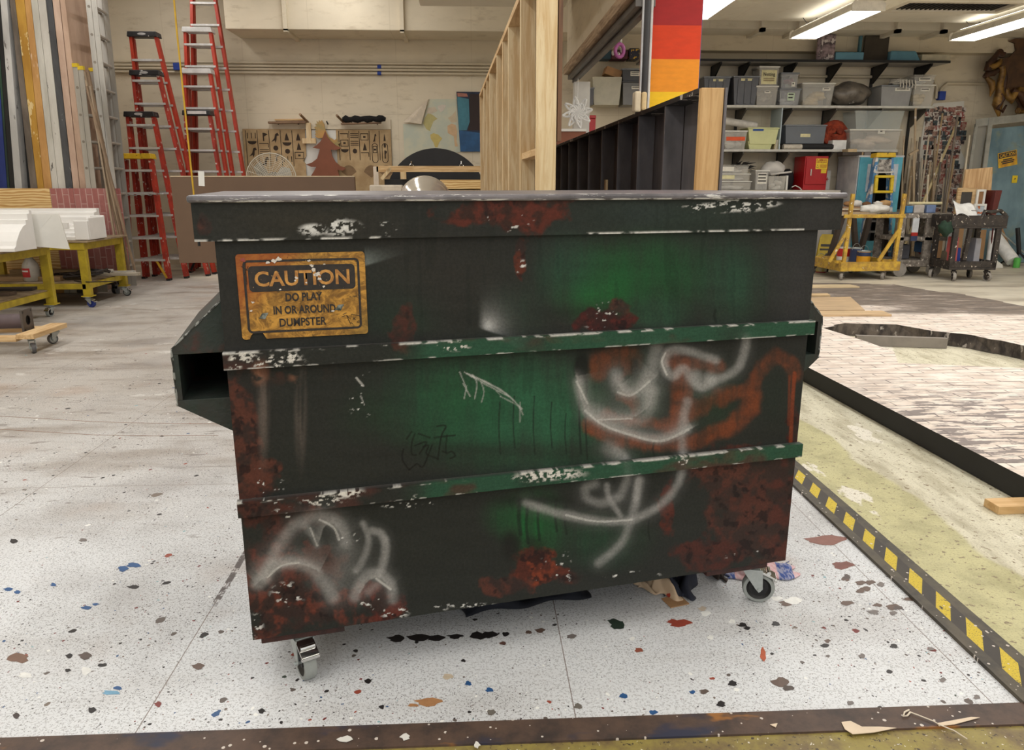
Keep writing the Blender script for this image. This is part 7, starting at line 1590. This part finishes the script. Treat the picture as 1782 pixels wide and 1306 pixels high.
pframe(1692, 355, 1718, 384, 10.70, m_white2, M('orange_blue_print', C(190, 200, 206), .6, 0, .1, 6, spots=C(200, 110, 60), spot_scale=4, spot_at=(.54, .56)), 'white frame with an orange and blue picture in the black cart', .03, zb_ + .035)
a = pb(1725, 335, 1744, 370, 10.72); tag(MB().prism([(0, 0), (a[1] - a[0] - .05, 0), (a[1] - a[0], a[3] - a[2] + .2), (.02, a[3] - a[2] + .2)], 0, .2).build('dark_red_box', M('dark_red_wood', C(92, 30, 28), .4), loc=(a[0], 10.72, zb_ + .031), bevel=.006), 'dark red tall box standing in the black cart by the handle', 'box')
ph = .6; q = at(1678, 366, k0.y + .15)
tag(MB().sheet(lambda u, v: (q.x + (u - .5) * .32 + .05 * (v - .5), k0.y + .02 + .2 * v + .01 * sin(9 * u), zt_ + .025 + .17 * v + .025 * sin(7 * u + 2 * v) - .12 * max(0, u - .5)), 14, 10).build('crumpled_paper', M('paper_white', C(240, 240, 238), .6), solid=.004, smooth=True), 'crumpled white paper drawing hanging over the black cart', 'paper')
crate(1689, 366, 1702, 376, k0.y + .12, .12, M('grey_box', C(160, 156, 152), .5), 'small grey box beside the crumpled paper on the black cart', 'small_box', 'box', zb=zb_ + .035)
tag(MB().blob((0, 0, 0), (.09, .09, .10), 14, 10, lambda d: 1 + .25 * sin(6 * d.x + 1) * sin(5 * d.z)).build('green_rag', M('dark_green_cloth', C(36, 62, 46), .85, 0, .3, 14), loc=(bk.location.x - .11, bk.location.y + .03, zb_ - .0), smooth=True), 'dark green rag hanging on the left corner of the black cart', 'rag')
for i, (r, c, lb, mt) in enumerate((((1660, 413, 1673, 428), (196, 96, 96), 'pink pack on the blue can in the black cart lower tray', None), ((1664, 432, 1676, 452), (40, 66, 160), 'blue tub in the black cart lower tray', None), ((1646, 438, 1664, 468), (110, 100, 84), 'brown sack in the black cart lower tray', None), ((1694, 415, 1712, 462), (180, 180, 186), 'pale grey bent sheet metal piece in the black cart', None))):
    a = pb(*r, k0.y + .15 + .05 * i); h_ = a[3] - .192
    tag(MB().frustum(((a[0] + a[1]) / 2, k0.y + .25 + .05 * i, .192), (a[1] - a[0], .16, 0), ((a[0] + a[1]) / 2, k0.y + .25 + .05 * i, max(.25, a[3])), ((a[1] - a[0]) * .85, .14, 0)).build('tub', M('tub_%d' % i, C(*c), .55, 0, .15, 8), bevel=.008), lb, 'tub')
# cardboard panels standing behind the carts
for i, (x0, y0, x1, y1, Y, c, lb) in enumerate(((1623, 398, 1640, 478, 11.9, (160, 124, 88), 'cardboard sheet behind the grey utility cart'), (1658, 395, 1675, 478, 12.0, (170, 134, 96), 'cardboard sheet left behind the black cart'), (1690, 400, 1714, 478, 12.05, (158, 122, 84), 'wide cardboard sheet behind the black cart'), (1640, 398, 1656, 478, 11.95, (150, 152, 156), 'grey sheet metal strip behind the black cart'), (1718, 396, 1727, 478, 12.1, (96, 36, 34), 'narrow dark red board behind the black cart'))):
    a = pb(x0, y0, x1, y1, Y); tag(MB().bb(0, a[1] - a[0] + .05, 0, .02, 0, a[3]).build('backing_sheet', M('sheet_tone_%d' % i, C(*c), .7, 0, .12, 4), loc=(a[0], Y, 0), rot=(-.05, 0, 0)), lb, 'sheet')
# rolls and odds at the far right
def roll(p, q, r, mat, label, name='paper_roll'): return tag(MB().tube([p, q], r, 18).build(name, mat, smooth=40), label, 'roll')
a, b = G(1763, 452, .1), at(1733, 412, 12.4); a.z = .10
roll(Vector((at(1760, 448, 12.1).x, 12.05, .105)), Vector((at(1731, 412, 12.45).x, 12.45, at(1731, 412, 12.45).z)), .10, M('paper_white', C(240, 240, 238), .6), 'fat white paper roll leaning to the left by the black cart')
roll(Vector((at(1762, 440, 12.5).x, 12.5, .07)), Vector((at(1736, 398, 12.62).x, 12.6, at(1736, 398, 12.6).z)), .06, M('cardboard', C(176, 136, 96), .8), 'brown cardboard tube behind the fat white roll', 'cardboard_tube')
roll(Vector((at(1722, 452, 12.1).x, 12.1, .06)), Vector((at(1728, 402, 12.2).x, 12.2, at(1728, 402, 12.2).z)), .05, M('paper_white', C(240, 240, 238), .6), 'thin white roll standing against the black cart')
q0 = [at(1730, 452, 11.95), at(1748, 450, 11.95), at(1744, 446, 12.0), at(1731, 438, 12.05)]
tag(MB().prism([(0, 0), (.17, 0), (.16, .05), (.02, .15)], 0, .02).build('white_sheet_scrap', m_white2, loc=(at(1730, 452, 11.95).x, 11.95, .002), rot=(-.1, 0, 0)), 'white angular sheet scrap on the floor under the fat white roll', 'scrap')
m = thing('floor_stand', 'black stand with tangled metal legs at the right edge by the steel sheet', 'stand', (at(1772, 450, 12.3).x, 12.3, 0))
for k in range(5): a0 = k * 1.26; MB().tube([(0, 0, .22), (.28 * cos(a0), .2 * sin(a0), .02)], .012, 6).build('leg', m_black, m)
MB().tube([(0, 0, .2), (-.06, .05, .62)], .035, 10).build('post', m_black, m); MB().tube([(-.3, .1, .55), (.1, .0, .2), (.3, -.05, .3)], .012, 6).build('rod', m_zinc, m)
tag(MB().lathe([(.001, 0), (.05, 0), (.05, .16), (.001, .16)], (0, 0, 0), 16).build('small_can', M('green_can', C(90, 180, 80), .5), loc=(at(1770, 455, 12.0).x, 12.0, 0)), 'small bright green can on the floor at the right edge', 'can')
# ================================================================== FLOOR PIECES
from mathutils.geometry import tessellate_polygon
PZ = .115
def jag(pts, step, amp, seed, close=False):
    rnd = random.Random(seed); out = []
    seq = list(pts) + ([pts[0]] if close else [])
    for (ax, ay), (bx, by) in zip(seq[:-1], seq[1:]):
        L = math.hypot(bx - ax, by - ay); n = max(1, int(L / step)); nx, ny = -(by - ay) / L, (bx - ax) / L
        for i in range(n):
            o = rnd.uniform(-amp, amp); o2 = 0 if i == 0 else o
            t0, t1 = i / n, (i + .85) / n
            out.append((ax + (bx - ax) * t0 + nx * o2, ay + (by - ay) * t0 + ny * o2)); out.append((ax + (bx - ax) * t1 + nx * o2, ay + (by - ay) * t1 + ny * o2))
    if not close: out.append(tuple(pts[-1]))
    return out
def g2(x, y): p = G(x, y, PZ); return (p.x, p.y)
sl = (2.364 - 2.291) / (2.942 - 4.998)
le = lambda y: 2.291 + (y - 4.998) * sl
far = jag([(3.6, 9.42), (4.75, 9.34), (5.25, 9.2), (5.29, 8.93), (5.55, 8.24), (5.66, 7.45), (6.1, 6.2), (6.6, 4.6), (6.7, 1.6)], .22, .05, 3)
outer = [(le(1.6), 1.6), (6.7, 1.6)] + far[::-1][1:] + [(2.3, 9.42), (le(9.42), 9.42)]
hole = jag([g2(1432, 571), g2(1480, 563), g2(1560, 565), g2(1622, 576), g2(1690, 583), g2(1782, 604), (4.9, 5.05)], .2, .04, 8)[:-1] + jag([(4.9, 5.05), (4.7, 4.75), g2(1782, 641), g2(1563, 632), g2(1556, 612), g2(1500, 592), g2(1432, 571)], .3, .012, 12)[:-1]
def mat_plat():
    n = N('whitewashed_brick_scenic_paint'); x, y, z = n.sep()[:3]; xy = n.map(scale=(1, 1, 0))
    b = n.node('TexBrick', offset=.5); n.set(b.inputs['Vector'], xy)
    for q, v in (('Scale', 1.0), ('Mortar Size', .006), ('Brick Width', .24), ('Row Height', .082), ('Mortar Smooth', .3)): b.inputs[q].default_value = v
    bn = n.noise(n.map(scale=(1, 3.2, 0)), 2.6, 5, .65)
    k = n.mix(n.rng(n.noise(n.map(scale=(1, 2.5, 0)), 5, 4, .6), .35, .65), C(234, 222, 210), C(208, 192, 178))
    k = n.mix(n.math('MULTIPLY', b.outputs['Fac'], n.rng(n.noise(n.map(scale=(1, 3, 0)), 3.4, 5, .7), .42, .56, .15, .9)), k, C(112, 102, 96))
    pat = n.rng(n.noise(n.map(scale=(1.5, 6.5, 0)), 3.2, 5, .62), .50, .535)
    k = n.mix(n.math('MULTIPLY', pat, n.rng(n.math('ADD', y, n.math('MULTIPLY', n.noise(xy, .9, 3), 2.4)), 5.9, 4.6, .15, .92)), k, C(126, 116, 112))
    farm = n.rng(n.math('ADD', n.math('ADD', y, n.math('MULTIPLY', x, .35)), n.math('MULTIPLY', n.noise(n.map(scale=(.7, 1.6, 0)), 1.6, 4), 2.2)), 9.5, 10.1)
    k = n.mix(n.math('MULTIPLY', farm, n.rng(bn, .30, .5, .55, .95)), k, n.mix(n.rng(n.noise(n.map(scale=(1, 5, 0)), 3, 5, .7), .35, .65), C(122, 108, 96), C(82, 74, 68)))
    n.bump(n.math('MULTIPLY', b.outputs['Fac'], -1.0), .3, .006)
    n.out(col=k, rough=.75); return n.m
m = MB(); V3 = [[Vector((x, y, PZ)) for x, y in outer], [Vector((x, y, PZ)) for x, y in hole]]
tri = tessellate_polygon(V3); flatv = V3[0] + V3[1]
m.add(flatv, [tuple(t) for t in tri])
m.m = 1
k = len(outer); m.add([(x, y, PZ) for x, y in outer] + [(x, y, 0.004) for x, y in outer], [(i, (i + 1) % k, (i + 1) % k + k, i + k) for i in range(k)])
m.m = 2
k = len(hole); m.add([(x, y, PZ) for x, y in hole] + [(x + random.uniform(-.02, .02), y + random.uniform(-.02, .02), 0.004) for x, y in hole], [(i, (i + 1) % k, (i + 1) % k + k, i + k) for i in range(k)])
pf = m.build('broken_brick_flat', [mat_plat(), M('black_side_paint', C(30, 29, 29), .6, 0, .3, 3), M('dark_broken_edge', C(104, 94, 84), .85, 0, .5, 9, C(44, 38, 34), stretch=(1, 1, .5), spots=C(160, 152, 142), spot_scale=12, spot_at=(.62, .66), bump=.6)], fixn=False)
tag(pf, 'large scenic flat painted as broken white brick lying on the floor with a ragged hole', 'flat')
a, b = G(1502, 595, .0), G(1615, 590, .0)
bw = MB().bar(Vector((3.25, 6.18, .045)), Vector((3.95, 6.02, .045)), .05, .085).build('cross_timber', M('grey_weathered_timber', C(140, 132, 122), .7, 0, .2, 5), pf)
# plywood boards lying on it
for i, (pts, lb, c) in enumerate((([(1418, 548), (1552, 548), (1535, 541), (1418, 541)], 'long tan board lying on the brick flat, nearest the dumpster', (206, 176, 136)), ([(1418, 540), (1505, 540), (1480, 517), (1418, 519)], 'tan plywood sheet lying on the brick flat', (196, 168, 132)), ([(1418, 514), (1445, 514), (1440, 511), (1418, 511)], 'short pale board lying on the brick flat behind the plywood sheet', (216, 186, 140)), ([(1418, 499), (1496, 499), (1478, 495.5), (1418, 495.5)], 'long pale board lying at the far edge of the brick flat', (222, 200, 160)))):
    ps = [G(x, y, PZ + .018) for x, y in pts]; lx_ = 2.9 if i < 2 else 3.6
    ps = [Vector((min(p.x, lx_) if j in (0, 3) else p.x, p.y, 0)) for j, p in enumerate(ps)]
    tag(MB().prism([(p.x, p.y) for p in ps], PZ + .001, PZ + .02, 'z').build('plywood_board', wood('lying_ply_%d' % i, C(*c), C(*[q * .84 for q in c]), 'x', knots=False)), lb, 'board')
# offcut on the floor
q = G(1731, 893); tag(MB().bb(0, .19, 0, .09, 0, .036).build('timber_offcut', [wood('offcut_pine', C(222, 186, 134), C(198, 156, 100), 'x', knots=False)], loc=(q.x, q.y - .02, 0), rot=(0, 0, .03), bevel=.002), 'short pine offcut on the floor beside the brick flat', 'offcut')
# cloths under the dumpster
def gl(*L): return [G(x, y) for x, y in L]
def rag_sheet(pts, nu, nv, mat, name, label, h, seed, cat='cloth', z0=.004):
    """pts: four floor corners (Vector) in order; wrinkled cloth of height h"""
    rnd = random.Random(seed); ph = [rnd.uniform(0, 6.3) for _ in range(8)]
    def fn(u, v):
        p = (pts[0] * (1 - u) + pts[1] * u) * (1 - v) + (pts[3] * (1 - u) + pts[2] * u) * v
        e = min(1, 6 * min(u, 1 - u)) * min(1, 6 * min(v, 1 - v))
        z = h * e * (.5 + .3 * sin(9 * u + ph[0] + 3 * v) + .25 * sin(12 * v + ph[1] + 5 * u) + .15 * sin(23 * u + ph[2]))
        return (p.x + .012 * sin(14 * v + ph[3]), p.y + .012 * sin(13 * u + ph[4]), z0 + max(0, z))
    o = MB().sheet(fn, nu, nv).build(name, mat, solid=.003, smooth=True); return tag(o, label, cat)
rag_sheet([dl(.62, .22, 0), dl(1.05, .22, 0), dl(1.02, .6, 0), dl(.55, .6, 0)], 40, 30, M('navy_cloth', C(26, 30, 40), .85, 0, .3, 12), 'tarpaulin', 'dark navy tarpaulin bunched on the floor under the dumpster', .09, 2)
rag_sheet(gl((1150, 1040), (1206, 1046), (1212, 990), (1150, 985)), 24, 20, M('navy_cloth_b', C(40, 44, 58), .85, 0, .3, 12), 'navy_rag', 'navy rag on the floor behind the beige rag under the dumpster', .09, 6)
rag_sheet(gl((1106, 1026), (1184, 1050), (1188, 1012), (1116, 1000)), 30, 24, M('beige_red_cloth', C(206, 180, 150), .85, 0, .12, 8, spots=C(176, 66, 44), spot_scale=9, spot_at=(.62, .64)), 'painted_rag', 'beige rag with red paint spots peeking out under the dumpster', .06, 4)
def plaid():
    n = N('plaid_rag'); x, y, z = n.sep()[:3]
    s_ = n.math('FRACT', n.math('DIVIDE', n.math('ADD', x, n.math('MULTIPLY', y, -.25)), .105)); k = n.mix(n.rng(s_, .45, .5), C(214, 170, 172), C(66, 88, 150))
    w_ = n.rng(n.noise(n.map(scale=(1, .2, 1)), 120, 2), .4, .6); k = n.mix(n.math('MULTIPLY', w_, .4), k, C(226, 220, 222)); n.out(col=k, rough=.9); return n.m
rag_sheet(gl((1262, 1012), (1392, 1008), (1372, 980), (1270, 984)), 30, 16, plaid(), 'striped_rag', 'pink and blue striped rag on the floor behind the right caster', .014, 9)
rag_sheet(gl((1232, 1006), (1262, 1014), (1262, 985), (1240, 985)), 16, 12, M('dark_brown_rag', C(70, 58, 52), .85), 'brown_rag', 'dark brown rag left of the striped rag under the dumpster', .03, 12)
q = G(1175, 1048); tag(MB().bb(-.035, .035, -.03, .03, .001, .004).build('cardboard_scrap', M('cardboard', C(176, 136, 96), .8), loc=(q.x, q.y, 0), rot=(0, 0, .3)), 'small cardboard scrap in front of the beige rag', 'scrap')
# scraps stuck to the border strip
def scrap(px, name, mat, label, cat, z=.008, th=.0015):
    ps = [G(x, y, z) for x, y in px]; return tag(MB().prism([(p.x, p.y) for p in ps], z, z + th, 'z').build(name, mat), label, cat)
m_masking = M('torn_paper_tape', C(226, 206, 180), .7, 0, .12, 14)
scrap([(1464, 1258), (1480, 1256), (1500, 1266), (1530, 1266), (1560, 1268), (1520, 1276), (1484, 1279), (1470, 1270)], 'paper_scrap', m_masking, 'torn leaf shaped paper scrap on the border strip', 'scrap')
scrap([(1340, 1262), (1353, 1260), (1350, 1267)], 'paper_scrap', m_masking, 'small triangular paper scrap on the border strip', 'scrap')
scrap([(1630, 1260), (1690, 1249), (1705, 1250), (1660, 1262), (1634, 1265)], 'tape_scrap', m_masking, 'curled tape scrap on the border strip at the right', 'scrap')
s = MB().tube([G(x, y, .011) for x, y in ((1584, 1240), (1600, 1246), (1625, 1256), (1635, 1262), (1660, 1272), (1683, 1287))], .0016, 6)
s = s.tube([G(x, y, .011) for x, y in ((1584, 1240), (1579, 1246), (1572, 1247), (1574, 1240), (1582, 1236))], .0022, 6); tag(s.build('string', M('off_white_string', C(222, 210, 190), .8)), 'loose off white string on the border strip', 'string')
for i, (pp, lb) in enumerate(((((-40, 722), (60, 728), (160, 734), (260, 737), (380, 738)), 'farther'), (((-40, 745), (60, 751), (160, 757), (260, 759), (380, 758)), 'nearer'))):
    tag(MB().tube([G(x, y, .0012) for x, y in pp], .0012, 5).build('string', M('rust_string', C(166, 132, 112), .8)), 'thin rust coloured string across the floor left of the dumpster, the %s of two' % lb, 'string')
for i, (x, y, lb) in enumerate(((600, 1288, 'bigger'), (705, 1284, 'smaller'), (830, 1298, 'rightmost'))):
    random.seed(i); scrap([(x + (14 - 4 * i) * cos(t * pi / 5) * random.uniform(.5, 1.1), y + 6 * sin(t * pi / 5) * random.uniform(.5, 1.2)) for t in range(10)], 'paint_crumb', m_white2, '%s white paint crumb on the near border strip' % lb, 'crumb')

# dried paint stains on the floor
K_, BR, GY, RD, BL, GN, WH, TN = (38, 34, 34), (104, 84, 74), (120, 112, 108), (150, 66, 50), (44, 88, 140), (44, 58, 48), (240, 240, 236), (176, 128, 86)
stains = [(570, 1095, 10, 6, K_), (545, 1102, 9, 5, K_), (690, 1112, 14, 6, K_), (728, 1110, 20, 6, K_), (757, 1111, 16, 5, K_), (792, 1108, 13, 4, K_), (832, 1107, 14, 6, K_), (852, 1105, 13, 6, K_), (880, 1104, 6, 4, K_), (520, 1092, 12, 5, BR),
 (1075, 1088, 12, 9, GN), (1066, 1082, 8, 5, GN), (1182, 1085, 20, 6, RD), (1170, 1082, 8, 4, RD), (1293, 1088, 8, 4, K_), (1300, 1094, 6, 3, K_), (1350, 1086, 7, 4, K_), (1435, 1124, 8, 3, K_), (1440, 1116, 5, 3, BR), (1358, 1188, 15, 8, BR), (1372, 1198, 10, 5, (80, 68, 62)), (1255, 1226, 8, 5, K_), (745, 1222, 22, 7, TN), (720, 1228, 10, 3, TN),
 (233, 984, 13, 4, BL), (214, 990, 8, 5, BL), (150, 1058, 9, 3, BL), (166, 1052, 6, 2, BL), (14, 1026, 8, 3, BL), (30, 1031, 6, 3, BL), (93, 1018, 5, 3, BL), (194, 1206, 16, 4, (120, 170, 200)), (205, 1198, 8, 3, BL), (345, 1160, 11, 5, BR), (148, 1142, 11, 6, (92, 78, 72)), (120, 1142, 6, 4, K_), (118, 1167, 5, 3, K_), (176, 1158, 6, 3, K_), (32, 1146, 20, 8, (126, 96, 80)), (232, 1022, 10, 3, K_), (24, 942, 7, 4, K_), (145, 940, 7, 3, GY),
 (160, 1236, 7, 5, K_), (28, 1246, 6, 5, (70, 60, 58)), (45, 1176, 12, 5, WH), (150, 1168, 8, 7, WH), (1328, 1140, 5, 12, (190, 96, 62)), (1436, 940, 34, 8, (140, 92, 80)), (1466, 984, 18, 7, (126, 76, 66)), (1370, 1050, 14, 5, BR), (1380, 1046, 16, 6, WH), (1352, 1042, 10, 4, WH), (1228, 1068, 8, 5, WH), (1222, 1060, 7, 4, (206, 190, 170)), (1274, 1082, 6, 4, WH), (1236, 1110, 6, 4, WH), (1100, 1112, 5, 3, WH),
 (1112, 1132, 7, 4, (150, 84, 66)), (940, 1098, 8, 4, BR), (920, 1101, 6, 3, BR), (875, 1120, 6, 3, (100, 70, 62)), (640, 1186, 6, 4, K_), (275, 1226, 6, 5, (130, 60, 56)), (455, 1238, 6, 4, K_), (705, 1290, 1, 1, WH), (1275, 1190, 8, 5, K_), (1225, 1204, 8, 4, (104, 90, 82)), (1480, 1224, 6, 4, GY), (1556, 1125, 7, 4, K_), (1620, 1130, 6, 3, GY), (1640, 1184, 6, 4, GY), (1700, 1214, 6, 4, GY), (1205, 1205, 5, 3, BL), (1137, 1240, 7, 4, BL), (1085, 1212, 8, 4, BL), (815, 1190, 6, 4, BL), (852, 1201, 7, 4, BL),
 (995, 1108, 8, 4, GY), (1006, 1230, 8, 5, (112, 106, 98)), (855, 1240, 8, 5, (112, 106, 98)), (780, 1178, 9, 5, (206, 190, 166)), (1500, 1142, 6, 4, GY)]
random.seed(31)
stains += [(1470 + random.uniform(0, 130), 1000 + random.uniform(0, 68), random.uniform(5, 12), random.uniform(2.5, 5), random.choice((BR, GY, (90, 78, 74)))) for _ in range(26)]
stains = [t for t in stains if t[2] > 2]
for i, (x, y, rx, ry, c) in enumerate(stains[:100]):
    k = 11; ph = random.uniform(0, 6.3)
    ps = [G(x + rx * cos(2 * pi * t / k) * (1 + .25 * sin(3 * t + ph) + random.uniform(-.12, .12)), y + ry * sin(2 * pi * t / k) * (1 + .25 * sin(2 * t + ph) + random.uniform(-.12, .12)), .0007 + .00002 * (i % 9)) for t in range(k)]
    MB().add([tuple(p) for p in ps], [tuple(range(k))]).build('paint_stain', M('stain_%d_%d_%d' % c, C(*c), .5, 0, .15, 40), floor_o)
